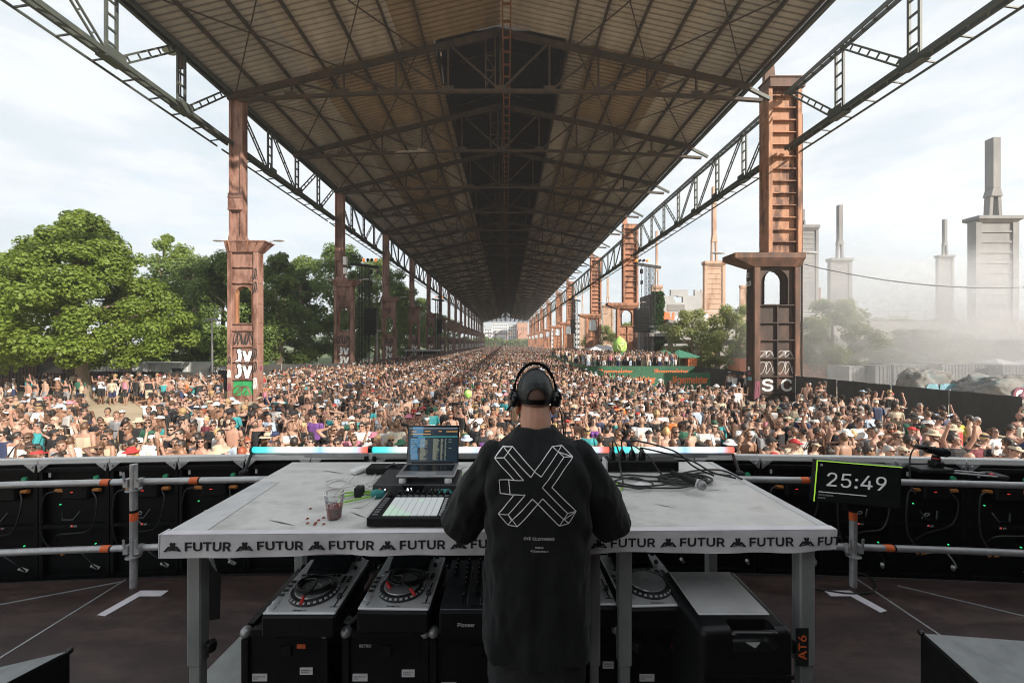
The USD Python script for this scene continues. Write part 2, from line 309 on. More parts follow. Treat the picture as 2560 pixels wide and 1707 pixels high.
# -- lattice girders along the eaves (one per bay)
def ladder(p, q, gap, w, axis=(0, 1, 0), step=.75):
    """Two bars joined by rungs: the laced posts and diagonals of the girder."""
    m = MB(); p, q = np.asarray(p, float), np.asarray(q, float); ax = np.asarray(axis, float) * gap / 2
    m.bar(p - ax, q - ax, w); m.bar(p + ax, q + ax, w); n = max(2, int(np.linalg.norm(q - p) / step))
    for i in range(1, n):
        c = p + (q - p) * i / n; m.bar(c - ax, c + ax, w * .8, w * .8)
    return m
def make_girder(X, zu, zl, y0, length, label, group, out):
    t = thing('lattice_girder', label, 'girder', (X, y0, zl), group=group)
    up = MB(); lo = MB()
    for dx in (-.2, .2):
        up.bar((X + dx, y0, zu), (X + dx, y0 + length, zu), .1, .24); lo.bar((X + dx, y0, zl), (X + dx, y0 + length, zl), .12, .24)
    for y in np.arange(y0 + .3, y0 + length, .7):
        up.bar((X - .2, y, zu), (X + .2, y + .35, zu), .07); lo.bar((X - .2, y, zl - .08), (X + .2, y + .35, zl - .08), .07)
    mesh('upper_chord', up, steel_green, t, W=True); mesh('lower_chord', lo, steel_green, t, W=True)
    o = MB().bar((X + out * .9, y0, zl - .15), (X + out * .9, y0 + length, zl - .15), .07, .1)
    for y in np.arange(y0 + .6, y0 + length, 1.5): o.bar((X + out * .2, y, zl - .05), (X + out * .9, y, zl - .15), .06)
    mesh('side_rail', o, steel_green, t, W=True)
    n = max(2, int(round(length / 4.18))); st = length / n
    for i in range(1, n):
        y = y0 + st * i
        mesh('laced_post', ladder((X, y, zl), (X, y, zu), .5, .11, step=.62), steel_green, t, W=True)
        mesh('gusset_plate', MB().bx(X - .26, X + .26, y - .5, y + .5, zl - .2, zl - .13).bx(X - .3, X - .27, y - .45, y + .45, zl - .15, zl + .35).bx(X + .27, X + .3, y - .45, y + .45, zl - .15, zl + .35), steel_green, t, W=True)
    for i in range(n):
        a, b = y0 + st * i, y0 + st * (i + 1)
        p, q = ((a, zu), (b, zl)) if i < n / 2 else ((a, zl), (b, zu))
        mesh('laced_diagonal', ladder((X, p[0] + .25 * np.sign(q[0] - p[0]), p[1]), (X, q[0] - .25, q[1]), .3, .08, axis=(0, .75, .66 * (1 if p[1] > q[1] else -1)), step=.7), steel_green, t, W=True)
    return t
ZU, ZLL, ZLR = CAMZ + 16.85, CAMZ + 13.5, CAMZ + 13.15
gl = None
for k in range(-1, 18):
    y = Z1 + BAY * k + .5; lab = f'dark lattice girder on the left row, {ordn(k + 1)} span from the stage'
    if gl is None: gl = make_girder(-18.75, ZU, ZLL, y, BAY - .45, lab, 'girders along the left eave', -1)
    else: dup(gl, 'lattice_girder', (-18.75, y, ZLL), lab)
RK = [-2.3] + [k * .5 * 2.0 for k in [0, 2, 3.4, 5.4, 6.9, 8.9, 10.9, 12.9, 14.9, 16.9]]
RY = [Z1 + BAY * k for k in RK]
made = {}
for i in range(len(RY) - 1):
    ln = round(RY[i + 1] - RY[i] - .9, 2); lab = f'dark lattice girder on the right row, {ordn(i)} span from the stage'
    if ln not in made: made[ln] = make_girder(19.1, ZU, ZLR, RY[i] + .9, ln, lab, 'girders along the right eave', 1)
    else: dup(made[ln], 'lattice_girder', (19.1, RY[i] + .9, ZLR), lab)

# -- left pillars
def arch_face(x0, x1, z0, z1, ax0, ax1, az0, az1):
    s = Polygon([(x0, z0), (x1, z0), (x1, z1), (x0, z1)]); r = (ax1 - ax0) / 2; cx = (ax0 + ax1) / 2
    a = unary_union([Polygon([(ax0, az0), (ax1, az0), (ax1, az1 - r), (ax0, az1 - r)]), Point(cx, az1 - r).buffer(r, 12)])
    return s.difference(a), a
def scribble(seed, w, h, n=4, lw=.035, loops=3):
    """Spray-can tag: looping strokes inside w x h."""
    q = random.Random(seed); L = []
    for i in range(n):
        cx = w * (i + .5) / n; pts = []
        for t in np.linspace(0, 1, 26):
            a = t * 2 * math.pi * (loops * .5 + q.random() * .02) + i
            pts.append((cx + w / n * .55 * math.cos(a + .6 * math.sin(3 * t + i)), h * (.5 + .42 * math.sin(a * (1.3 + .2 * (i % 3)) + i * 1.7))))
        L.append(LineString(pts).buffer(lw / 2, 3))
    return unary_union(L)
gw = mat('graffiti_white', (.72, .71, .69), (.6, .59, .57), .7, 0, 5, 5)
gb = mat('graffiti_black', (.02, .018, .018), None, .7)
gg = mat('graffiti_green', (.03, .30, .09), (.02, .2, .07), .7, 0, 4, 4)
gr_ = mat('graffiti_red', (.22, .05, .07), (.14, .04, .1), .7, 0, 6, 4)
gt = mat('graffiti_teal', (.10, .32, .30), (.2, .25, .4), .7, 0, 6, 4)
def jv(h, w):
    """Fat white letters j V over U V as on the pillar."""
    def rows(z):
        j = unary_union([Point(.26 * w, z + .42 * h).buffer(.075 * w * 1.6), Polygon([(.22 * w, z + .33 * h), (.42 * w, z + .34 * h), (.36 * w, z + .1 * h), (.18 * w, z), (.04 * w, z + .03 * h), (.06 * w, z + .1 * h), (.2 * w, z + .12 * h)])])
        v = Polygon([(.46 * w, z + .43 * h), (.62 * w, z + .42 * h), (.70 * w, z + .2 * h), (.82 * w, z + .43 * h), (1.0 * w, z + .42 * h), (.78 * w, z), (.62 * w, z)])
        return [j, v]
    return unary_union(rows(.52 * h) + rows(.0)).buffer(.02 * w)
def make_left_pillar(y, label, seed, detail):
    t = thing('pillar_left_row' if 0 else 'riveted_pillar', label, 'pillar', (-17.9, y, 0), group='pillars of the left row')
    xl, xr, d = -18.95, -16.88, .68; ya, yb = y, y + d; Zc = lambda h: CAMZ + h
    fw = .30; top = Zc(6.15)
    for x in (xl, xr - fw):                                     # two flange boxes with edges
        mesh('flange', MB().cbox((x + fw / 2, y + d / 2, top / 2), (fw, d, top), .02), rust_left, t, W=True)
    face, arch = arch_face(xl + fw, xr - fw, 0, top, xl + fw + .17, xr - fw - .14, Zc(1.34), Zc(3.84))
    for yy in (ya + .16, yb - .2):
        mesh('web_plate', MB().poly(face, .03, (0, yy + .03, 0), (1, 0, 0), (0, 0, 1)), rust_left, t, W=True)
    ring = arch.exterior; m = MB(); pts = np.array(ring.coords)
    for (x0, z0), (x1, z1) in zip(pts[:-1], pts[1:]):
        m.quad((x0, ya + .1, z0), (x1, ya + .1, z1), (x1, yb - .12, z1), (x0, yb - .12, z0))
    mesh('arch_reveal', m, rust_side, t, W=True)
    for h in (5.14, 4.05, 1.3, .83, -.27, -1.3, -2.5):
        m = MB()
        m.bx(xl + fw, xr - fw, ya + .03, ya + .158, Zc(h) - .03, Zc(h) + .03)
        mesh('stiffener', m, rust_left, t, W=True)
    for h in (4.6, 3.2, 1.9, .5, -.8, -2.2): mesh('side_panel', MB().bx(xr + .002, xr + .03, ya + .06, yb - .06, Zc(h) - .55, Zc(h) + .62), rust_left, t, W=True)
    # capital, wider at the top, with ribs
    a0, a1, b0, b1 = xl - .03, xr + .02, ya - .02, yb + .02; A0, A1, B0, B1 = xl - .08, xr + .62, ya - .2, yb + .2; z0, z1 = Zc(6.16), Zc(6.82)
    v = [(a0, b0, z0), (a1, b0, z0), (a1, b1, z0), (a0, b1, z0), (A0, B0, z1), (A1, B0, z1), (A1, B1, z1), (A0, B1, z1)]
    mesh('capital', MB().add(v, [(3, 2, 1, 0), (4, 5, 6, 7), (0, 1, 5, 4), (1, 2, 6, 5), (2, 3, 7, 6), (3, 0, 4, 7)]).bx(A0 - .03, A1 + .05, B0 - .04, B1 + .04, z1 + .002, z1 + .06), rust_left, t, W=True)
    for u in (.12, .36, .6, .84):
        xa, xb = a0 + (a1 - a0) * u, A0 + (A1 - A0) * u
        mesh('capital_rib', MB().slab([(xa, b0 - .005, z0), (xb, B0 - .005, z1), (xb, B0 - .12, z1), (xa, b0 - .03, z0)], (.03, 0, 0)), rust_side, t, W=True)
    # upper shaft: I section with splice
    u0, u1 = -18.85, -17.95; s0, s1 = z1 + .06, Zc(16.7)
    for x in (u0, u1 - .14): mesh('shaft_flange', MB().bx(x, x + .14, ya + .05, yb - .05, s0, s1), rust_left, t, W=True)
    mesh('shaft_web', MB().bx(u0 + .14, u1 - .14, ya + .18, ya + .22, s0, s1).bx(u0 + .14, u1 - .14, yb - .22, yb - .18, s0, s1), rust_left, t, W=True)
    mesh('splice_plate', MB().bx(u0 - .04, u1 + .05, ya + .0, ya + .045, Zc(9.0), Zc(10.15)).bx(u0 - .04, u1 + .05, ya - .06, ya + .0, Zc(9.0), Zc(9.05)).bx(u0 - .04, u1 + .05, ya - .06, ya, Zc(9.85), Zc(9.9)), rust_left, t, W=True)
    mesh('shaft_foot', MB().slab([(u1 + .002, ya + .1, s0), (u1 + .5, ya + .1, s0), (u1 + .002, ya + .1, s0 + .7)], (0, .06, 0)).bx(u0, u1, ya - .03, ya + .05, s0, s0 + .35), rust_left, t, W=True)
    for sx, x in ((-1, A0), (1, A1)):                           # street lamp heads on short arms
        la_ = mesh('lamp_arm', MB().cyl((x, y + .3, z1 + .1), (x + sx * .35, y + .3, z1 + .16), .035, n=6), galv, t, W=True)
        mesh('lamp_head', MB().add(*(lambda e: (e.vertices * (.42, .16, .07) + (x + sx * .7, y + .3, z1 + .17), e.faces))(trimesh.creation.icosphere(1))), galv, la_, W=True)
    fy = ya + .159; w = xr - xl - 2 * fw
    if detail:
        mesh('scribbled_tag', MB().poly(scribble(seed, w * .9, .95, 5, .05), .004, (xl + fw + .05, fy, Zc(-.2)), (1, 0, 0), (0, 0, 1)), gb, t, W=True)
        gsh = jv(1.95, w * .82)
        mesh('white_letters', MB().poly(gsh, .004, (xl + fw + .12, fy, Zc(-2.42)), (1, 0, 0), (0, 0, 1)), gw, t, W=True)
        mesh('letter_outline', MB().poly(gsh.buffer(.05).difference(gsh.buffer(-.008)), .006, (xl + fw + .12, fy, Zc(-2.42)), (1, 0, 0), (0, 0, 1)), gb, t, W=True)
        if detail > 1:
            mesh('green_paint', MB().poly(Polygon([(0, 0), (w * .98, .05), (w, 1.0), (.02, 1.02)]).difference(scribble(4, w * .8, .7, 2, .07)), .004, (xl + fw + .02, fy, Zc(-3.6)), (1, 0, 0), (0, 0, 1)), gg, t, W=True)
            for i, (dz, mm, sd) in enumerate(((-3.2, gw, 21), (-2.1, gb, 22), (-1.2, gb, 25), (4.2, gb, 23), (3.3, gb, 26))):
                mesh('small_tag', MB().poly(scribble(sd, .26, .9, 2, .03), .004, (xr - fw + .02, ya - .002, Zc(dz)), (1, 0, 0), (0, 0, 1)), mm, t, W=True)
            mesh('sticker', MB().bx(xr + .031, xr + .036, ya + .2, ya + .45, Zc(-1.9), Zc(-1.6)), gr_, t, W=True)
            for i in range(3): mesh('small_tag', MB().poly(scribble(31 + i, .24, .6, 2, .03), .004, (xl + .03, ya - .002, Zc(-3.3 + .9 * i)), (1, 0, 0), (0, 0, 1)), (gr_, gw, gb)[i], t, W=True)
    return t
pl = make_left_pillar(Z1, 'rust pink riveted pillar nearest on the left, green paint at its foot', 3, 2)
pl2 = make_left_pillar(Z1 + BAY, 'rust pink pillar, second of the left row, white graffiti letters low on its front', 8, 1)
for k in range(2, 18):
    dup(pl2, 'riveted_pillar', (-17.9, Z1 + BAY * k, 0), f'rust pink riveted pillar, {ordn(k)} from the stage in the left row', 'pillar')
m = thing('switch_box', 'pale grey electric boxes strapped to the second left pillar shaft', 'box', (-17.75, Z1 + BAY + .2, CAMZ + 7.6))
mesh('upper_box', MB().cbox((-17.74, Z1 + BAY + .1, CAMZ + 9.0), (.38, .4, .9), .03), white_paint, m, W=True)
mesh('lower_box', MB().cbox((-17.74, Z1 + BAY + .1, CAMZ + 7.9), (.36, .36, .7), .03), white_paint, m, W=True)

# -- right pillars
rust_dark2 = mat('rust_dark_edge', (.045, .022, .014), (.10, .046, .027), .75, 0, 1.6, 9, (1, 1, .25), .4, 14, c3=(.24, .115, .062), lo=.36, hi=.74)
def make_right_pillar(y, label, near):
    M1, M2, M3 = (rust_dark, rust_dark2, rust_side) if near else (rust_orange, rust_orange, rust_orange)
    t = thing('riveted_pillar', label, 'pillar', (18.4, y, 0), group='pillars of the right row')
    xl, xr, d = 16.83, 19.93, 1.05; ya, yb = y, y + d; Zc = lambda h: CAMZ + h; top = Zc(5.15)
    for x, w in ((xl, .40), (xr - .34, .34)):
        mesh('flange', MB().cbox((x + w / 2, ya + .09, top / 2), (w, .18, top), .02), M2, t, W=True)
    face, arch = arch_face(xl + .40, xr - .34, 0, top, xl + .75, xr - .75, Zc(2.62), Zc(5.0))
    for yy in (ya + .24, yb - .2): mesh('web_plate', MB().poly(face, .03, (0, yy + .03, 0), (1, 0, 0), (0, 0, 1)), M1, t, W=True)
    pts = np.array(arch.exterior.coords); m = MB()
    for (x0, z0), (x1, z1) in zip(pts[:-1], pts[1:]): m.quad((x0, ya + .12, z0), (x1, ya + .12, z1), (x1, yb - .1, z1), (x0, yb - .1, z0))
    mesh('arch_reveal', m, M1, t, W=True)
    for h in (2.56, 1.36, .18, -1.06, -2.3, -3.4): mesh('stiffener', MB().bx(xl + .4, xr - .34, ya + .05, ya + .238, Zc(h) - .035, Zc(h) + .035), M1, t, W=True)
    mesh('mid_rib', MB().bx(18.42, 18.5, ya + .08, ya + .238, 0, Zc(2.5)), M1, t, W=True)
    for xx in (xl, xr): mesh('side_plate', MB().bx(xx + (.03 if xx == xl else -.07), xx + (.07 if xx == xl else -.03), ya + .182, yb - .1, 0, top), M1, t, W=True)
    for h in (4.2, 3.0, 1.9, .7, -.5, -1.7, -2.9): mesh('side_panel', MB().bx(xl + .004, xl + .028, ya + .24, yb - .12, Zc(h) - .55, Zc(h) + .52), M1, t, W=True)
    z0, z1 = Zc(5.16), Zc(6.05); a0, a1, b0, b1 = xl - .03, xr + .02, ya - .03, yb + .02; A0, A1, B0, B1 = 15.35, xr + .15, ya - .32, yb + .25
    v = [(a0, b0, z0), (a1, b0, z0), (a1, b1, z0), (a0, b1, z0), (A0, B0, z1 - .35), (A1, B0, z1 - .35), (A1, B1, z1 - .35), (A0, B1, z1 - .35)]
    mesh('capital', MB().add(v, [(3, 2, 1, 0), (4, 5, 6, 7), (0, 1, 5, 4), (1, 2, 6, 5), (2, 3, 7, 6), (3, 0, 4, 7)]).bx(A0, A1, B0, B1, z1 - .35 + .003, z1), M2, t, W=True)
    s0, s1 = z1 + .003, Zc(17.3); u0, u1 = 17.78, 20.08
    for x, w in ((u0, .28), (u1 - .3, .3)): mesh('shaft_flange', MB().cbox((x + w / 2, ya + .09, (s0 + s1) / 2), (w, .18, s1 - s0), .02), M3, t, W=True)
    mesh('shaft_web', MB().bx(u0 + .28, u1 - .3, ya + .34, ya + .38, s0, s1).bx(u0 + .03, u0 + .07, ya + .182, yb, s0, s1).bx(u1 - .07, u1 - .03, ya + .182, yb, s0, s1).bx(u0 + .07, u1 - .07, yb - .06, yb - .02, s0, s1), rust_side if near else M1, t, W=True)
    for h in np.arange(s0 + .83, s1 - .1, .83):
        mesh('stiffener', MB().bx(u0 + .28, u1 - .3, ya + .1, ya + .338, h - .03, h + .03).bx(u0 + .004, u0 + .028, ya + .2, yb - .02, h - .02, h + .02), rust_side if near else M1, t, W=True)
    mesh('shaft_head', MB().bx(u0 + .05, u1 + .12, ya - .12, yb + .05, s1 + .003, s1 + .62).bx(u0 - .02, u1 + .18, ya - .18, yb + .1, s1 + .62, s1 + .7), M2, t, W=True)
    mesh('head_fin', MB().slab([(u0 + .02, ya + .4, s1 + .703), (u0 + 1.0, ya + .4, s1 + .703), (u0 + .72, ya + .4, s1 + 1.1), (u0 + .62, ya + .4, s1 + 2.3), (u0 + .02, ya + .4, s1 + 1.9)], (0, .3, 0)), M2, t, W=True)
    for sx, x in ((-1, A0), (1, A1)):
        la_ = mesh('lamp_arm', MB().cyl((x + .2 * -sx, y + .3, z1 + .02), (x + sx * .5, y + .3, z1 + .08), .035, n=6), galv, t, W=True)
        mesh('lamp_head', MB().add(*(lambda e: (e.vertices * (.5, .17, .08) + (x + sx * .85, y + .3, z1 + .1), e.faces))(trimesh.creation.icosphere(1))), galv, la_, W=True)
    fy = ya + .239
    if near:
        mesh('number_sign', MB().text('C', .3, (xl + .003, ya + .85, Zc(4.55)), (0, -1, 0), (0, 0, 1), .004).text('10', .3, (xl + .003, ya + .9, Zc(3.95)), (0, -1, 0), (0, 0, 1), .004), gw, t, W=True)
        for i in range(2):
            x0 = xl + .45 + i * 1.3
            mesh('outline_tag', MB().poly(scribble(41 + i, 1.0, .5, 2, .018), .004, (x0, fy, Zc(-1.0)), (1, 0, 0), (0, 0, 1)), gw, t, W=True)
            mesh('outline_tag', MB().poly(scribble(45 + i, 1.0, 1.0, 2, .022, 2), .004, (x0, fy, Zc(-2.2)), (1, 0, 0), (0, 0, 1)), gw, t, W=True)
            mesh('white_letters', MB().text('SC'[i], .78, (x0 + .2, fy, Zc(-3.28)), (1, 0, 0), (0, 0, 1), .004, width=.8), gw, t, W=True)
        for i, mm in enumerate((gt, gr_, gw)): mesh('sticker', MB().bx(xl + .0, xl + .003, ya + .3 + .12 * i, ya + .75, Zc(-2.6 + .35 * i), Zc(-2.35 + .35 * i)), mm, t, W=True)
        mesh('small_tag', MB().poly(scribble(51, .34, 1.5, 2, .05), .004, (xl + .03, ya - .002, Zc(-4)), (1, 0, 0), (0, 0, 1)), gr_, t, W=True)
        mesh('small_tag', MB().poly(scribble(52, .3, 1.2, 2, .05), .004, (xr - .32, ya - .002, Zc(-4)), (1, 0, 0), (0, 0, 1)), gr_, t, W=True)
        ms = MB()
        for x in np.arange(xl + .4, xr - .34, .12): ms.bar((x, ya + .03, .1), (x, ya + .03, Zc(-3.45)), .02)
        for z in np.arange(.1, .6, .1): ms.bar((xl + .4, ya + .03, z), (xr - .34, ya + .03, z), .02)
        mesh('mesh_screen', ms, steel_dark, t, W=True)
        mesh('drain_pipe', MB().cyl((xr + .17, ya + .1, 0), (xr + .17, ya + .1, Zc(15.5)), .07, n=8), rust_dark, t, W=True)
    else:
        mesh('white_letters', MB().text('V', 1.1, (xr - 1.9, fy, .7), (1, 0, 0), (0, 0, 1), .004, width=1.3), gw, t, W=True)
    return t
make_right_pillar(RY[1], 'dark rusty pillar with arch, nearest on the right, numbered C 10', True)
p2 = make_right_pillar(RY[2], 'orange rust pillar behind the lime balloon, second of the right row', False)
for i, y in enumerate(RY[3:], 2):
    dup(p2, 'riveted_pillar', (18.4, y, 0), f'orange rust pillar, {ordn(i)} from the stage in the right row', 'pillar')
fl = thing('floodlight', 'small floodlight hanging under the left girder against the sky', 'floodlight', P(385, 118, 22.6))
c = P(388, 118, 22.6)
mesh('lamp_body', MB().lathe([(0, .26), (.16, .24), (.3, 0), (.32, -.04), (0, -.05)], c, 14), galv, fl, W=True, smooth=40)
mesh('bracket', MB().bar(c + (0, 0, .2), c + (.5, .2, .35), .06).bar(c + (.5, .2, .6), c + (.5, .2, -2.4), .05).box(c + (.5, .2, -.5), (.2, .15, .7)), steel_dark, fl, W=True)
# ================================================================ stage
ply = usdkit.material(stage, '/World/Looks/stage_plywood', {
    'g': ('geometry', {}), 'm': ('mapping', {'scale': (1, 3, 1)}), 'n': ('noise_texture', {'scale': 3.0, 'detail': 9.0, 'roughness': .7}), 'n2': ('noise_texture', {'scale': 90.0, 'detail': 2.0}),
    'r': ('rgb_ramp', {'ramp': [(0, (.016, .0105, .0098)), (.45, (.034, .0195, .0175)), (.62, (.06, .037, .032)), (.8, (.11, .08, .072)), (1, (.19, .15, .14))]}),
    'rr': ('rgb_ramp', {'ramp': [(0, (.35, .35, .35)), (1, (.62, .62, .62))]}), 'b': ('bump', {'strength': .15, 'distance': .004}), 'p': ('principled_bsdf', {})},
    [('g.position', 'm.vector'), ('m.vector', 'n.vector'), ('g.position', 'n2.vector'), ('n.fac', 'r.fac'), ('n.fac', 'rr.fac'), ('r.color', 'p.base_color'), ('rr.color', 'p.roughness'), ('n2.fac', 'b.height'), ('b.normal', 'p.normal')], surface='p.BSDF')
ZF = FLOOR
edge = lambda x: 3.17 - .009 * x * x                 # front edge of the floor, slightly bowed
xs = np.linspace(-6, 6, 25)
sf = thing('stage_floor', None, None, (0, 0, ZF)); tag(stage.GetPrimAtPath(sf), kind='structure')
cuts = [-6, -3.66, -2.93, 0, 2.71, 3.4, 6]
seams = [(-6, -2.945), (-2.935, -.3), (-.29, 2.71), (2.72, 6)]
for a, b in seams:
    for y0 in (-4.0, -1.6, .84):
        y1 = {-4.0: -1.606, -1.6: .834, .84: None}[y0]; n = 8; x_ = np.linspace(a, b, n)
        top = [(x, y0, ZF) for x in x_] + [(x, edge(x) if y1 is None else y1, ZF) for x in x_[::-1]]
        mesh('floor_panel', MB().slab(top, (0, 0, -.05)), ply, sf, W=True)
mesh('fascia_and_gap_board', MB().bx(-6, 6, -4, 2.7, 0.0, ZF - .06).bx(-6, 6, 2.701, 3.6, 1.2, ZF - .14), black_matt, sf, W=True)  # second box: black gap board added to cover the sunlit ground
rail_alu = MB()
for x, y0, y1 in ((-2.94, -.5, edge(2.9) - .02), (2.715, -.5, edge(2.7) - .02)): rail_alu.bx(x - .007, x + .007, y0, y1, ZF + .001, ZF + .004)
mesh('seam_strip', rail_alu, alu, sf, W=True)
for (x0, y0), (x1, y1) in (((-2.95, 3.05), (-5.5, 1.9)), ((2.95, 3.0), (5.2, 1.55)), ((2.72, 1.55), (4.4, .9)), ((-2.95, .83), (-5, .83))):
    d = V(y1 - y0, x0 - x1, 0); d = d / np.linalg.norm(d) * .006
    mesh('seam_line', MB().slab([V(x0, y0, ZF + .001) - d, V(x1, y1, ZF + .001) - d, V(x1, y1, ZF + .001) + d, V(x0, y0, ZF + .001) + d][::-1], (0, 0, .003)), alu, sf, W=True)
tape_w = mat('white_tape', (.62, .58, .62), (.52, .5, .52), .6, 0, 20, 4)
def tape_mark(pts, label):
    p = [PZ(x, y, ZF)[:2] for x, y in pts]; ls = LineString(p).buffer(.032, cap_style=2, join_style=2)
    t = thing('tape_mark', label, 'floor mark', (p[1][0], p[1][1], ZF)); mesh('tape', MB().poly(ls, .003, (0, 0, ZF + .002), (1, 0, 0), (0, 1, 0)), tape_w, t, W=True)
tape_mark([(232, 1414), (322, 1363), (378, 1363)], 'white angled tape mark on the stage floor left of the table')
tape_mark([(1901, 1363), (1953, 1363), (2030, 1405)], 'white angled tape mark on the stage floor right of the table')

# -- unseen stage roof, cut back; black drapes added to keep off the sun
sr = thing('shade_canopy', 'unseen black canopy cut back behind the camera, drapes added to shade the stage', 'canopy', (0, -1, ZF))
mesh('roof_skin', MB().bx(-7, 7, -6, -2.5, ZF + 6.0, ZF + 6.1), black_matt, sr, W=True)
mesh('added_back_drape', MB().bx(-2, 7, -6.1, -6.0, 0, ZF + 6.0), black_matt, sr, W=True)
mesh('added_side_drape', MB().bx(6.9, 7, -6, 2.2, 0, ZF + 6.0), black_matt, sr, W=True)

# -- LED wall seen from behind: panels side by side on a slight curve
wall = lambda x: 3.42 - .0105 * x * x
led_on = {c: mat('pilot_' + c, k, None, .4, emit=(k, .3)) for c, k in (('green', (.05, .9, .3)), ('orange', (.9, .25, .05)), ('red', (.9, .05, .03)))}
cable_w = mat('cable_white', (.6, .6, .58), None, .5); cable_k = mat('cable_black', (.012, .012, .012), None, .42)
cable_g = mat('cable_green', (.28, .55, .08), None, .5)
orange_tape = mat('orange_tape', (.80, .16, .045), (.7, .12, .03), .55, 0, 20, 4); teal_tape = mat('teal_tape', (.03, .2, .22), None, .6)
conn_o = mat('connector_orange', (.40, .15, .03), None, .5); conn_g = mat('connector_green', (.05, .4, .2), None, .5)
tag_grey = mat('tag_grey', (.45, .45, .45), None, .6)
ZT = CAMZ - .955
panel_black = mat('panel_black', (.0035, .0035, .004), None, .6, spec=.2)
def curve0(p, k=6):
    p = np.asarray(p, float); p = np.vstack([2 * p[0] - p[1], p, 2 * p[-1] - p[-2]]); o = []
    for i in range(1, len(p) - 2):
        for t in np.linspace(0, 1, k, endpoint=False): a, b, c, d = p[i - 1:i + 3]; o.append(.5 * (2 * b + (c - a) * t + (2 * a - 5 * b + 4 * c - d) * t * t + (3 * b - a - 3 * c + d) * t ** 3))
    return np.array(o + [p[-2]])
def led_panel(x, label, seed):
    q = random.Random(seed); t = thing('led_panel', label, 'screen panel', (0, 0, 0), group='panels of the screen wall seen from behind')
    W_, H = .536, 1.0; z0 = -H
    mesh('cabinet', MB().cbox((0, .03, z0 / 2 - .025), (W_ - .004, .04, H - .05), .008), panel_black, t)
    mesh('top_rail', MB().cbox((0, .0, -.006), (W_ - .002, .05, .03), .004).bx(-W_ / 2 + .002, W_ / 2 - .002, -.032, -.03, -.03, .006), white_paint, t)
    fr = MB()
    for sx in (-1, 1): fr.bx(sx * (W_ / 2 - .016) - .014, sx * (W_ / 2 - .016) + .014, -.03, .008, -.98, -.03)
    fr.bx(-W_ / 2 + .03, W_ / 2 - .03, -.028, .008, -.1, -.07).bx(-W_ / 2 + .03, W_ / 2 - .03, -.028, .008, -.56, -.53).bx(-W_ / 2 + .03, W_ / 2 - .03, -.028, .008, -.98, -.95)
    mesh('back_frame', fr, panel_black, t)
    for sx in (-1, 1):
        mesh('corner_clamp', MB().slab([(sx * W_ / 2 - sx * .002, -.034, -.03), (sx * W_ / 2 - sx * .09, -.034, -.03), (sx * W_ / 2 - sx * .012, -.034, -.095)], (0, -.012, 0)).cyl((sx * (W_ / 2 - .03), -.046, -.05), (sx * (W_ / 2 - .03), -.056, -.05), .012, n=8), alu, t)
    pb = mesh('power_box', MB().cbox((.03, -.02, -.26), (.2, .075, .12), .012).bx(-.06, .1, -.062, -.058, -.24, -.225), panel_black, t)
    mesh('power_light', MB().bx(-.0, .02, -.061, -.0585, -.259, -.254), led_on['red'], pb)
    for sx, c in ((-1, conn_o), (1, conn_o)):
        mesh('connector', MB().cyl((.03 + sx * .11, -.02, -.255), (.03 + sx * .17, -.03, -.25), .016, n=8), c, t)
    mesh('module_handle', MB().tube([(-.09, -.03, -.42), (-.06, -.055, -.48), (.02, -.055, -.48), (.05, -.03, -.42)], .008, 6), black_gloss, t)
    j = lambda k: (q.random() - .5) * k
    if seed != 2:
        sx_ = j(.2); loop = [(sx_ + .035 * math.sin(a) + .008 * a, -.035 - .012 * math.sin(a * .7), -.42 + j(.0) - .035 * math.cos(a) - .016 * a) for a in np.linspace(0, 3.5 + seed, 12)]
        mesh('safety_wire', MB().tube(loop, .0026, 5), tag_grey, t)
    mesh('data_cable', MB().tube(curve0([(.14, -.03, -.26), (.19 + j(.04), -.07, -.34), (.12 + j(.1), -.08, -.52 + j(.08)), (-.03 + j(.12), -.07, -.62 + j(.08)), (-.12, -.03, -.66)]), .006, 5), cable_k, t)
    mesh('data_cable', MB().tube(curve0([(-.1, -.03, -.78), (-.02 + j(.1), -.08, -.70 + j(.06)), (.1 + j(.08), -.085, -.73 + j(.1)), (.16, -.06, -.84), (.18, -.03, -.9)]), .0055, 5), cable_k if seed != 1 else tag_grey, t)
    mesh('power_cable', MB().tube(curve0([(-.1, -.03, -.25), (-.2, -.06, -.3 + j(.05)), (-.21 + j(.05), -.07, -.55 + j(.1)), (-.1 + j(.1), -.06, -.75), (-.1, -.03, -.78)]), .0065, 5), cable_k, t)
    mesh('status_light', MB().box((-.12, -.012, -.37), (.007, .01, .007)).box((.15, -.012, -.70), (.007, .01, .007)), led_on['green'], t)
    mesh('plug', MB().cyl((-.1, -.02, -.78), (-.06, -.055, -.75), .014, n=7), conn_o, t); mesh('plug', MB().cyl((.18, -.02, -.9), (.15, -.05, -.86), .013, n=7), cable_w, t)
    mesh('plug', MB().cyl((.17, -.02, -.15), (.17, -.04, -.15), .018, n=8), conn_g, t); mesh('paper_tag', MB().bx(-.19, -.172, -.0325, -.031, -.14, -.105), tag_grey, t)
    mesh('maker_mark', MB().text('A  yn', .016, (-.03, -.0295, -.55), (1, 0, 0), (0, 0, 1), .002), tag_grey, t)
    mesh('maker_dot', MB().box((-.016, -.0295, -.543), (.01, .003, .012)), led_on['red'], t)
    return t
NP = 20; pw = .54; lps = []
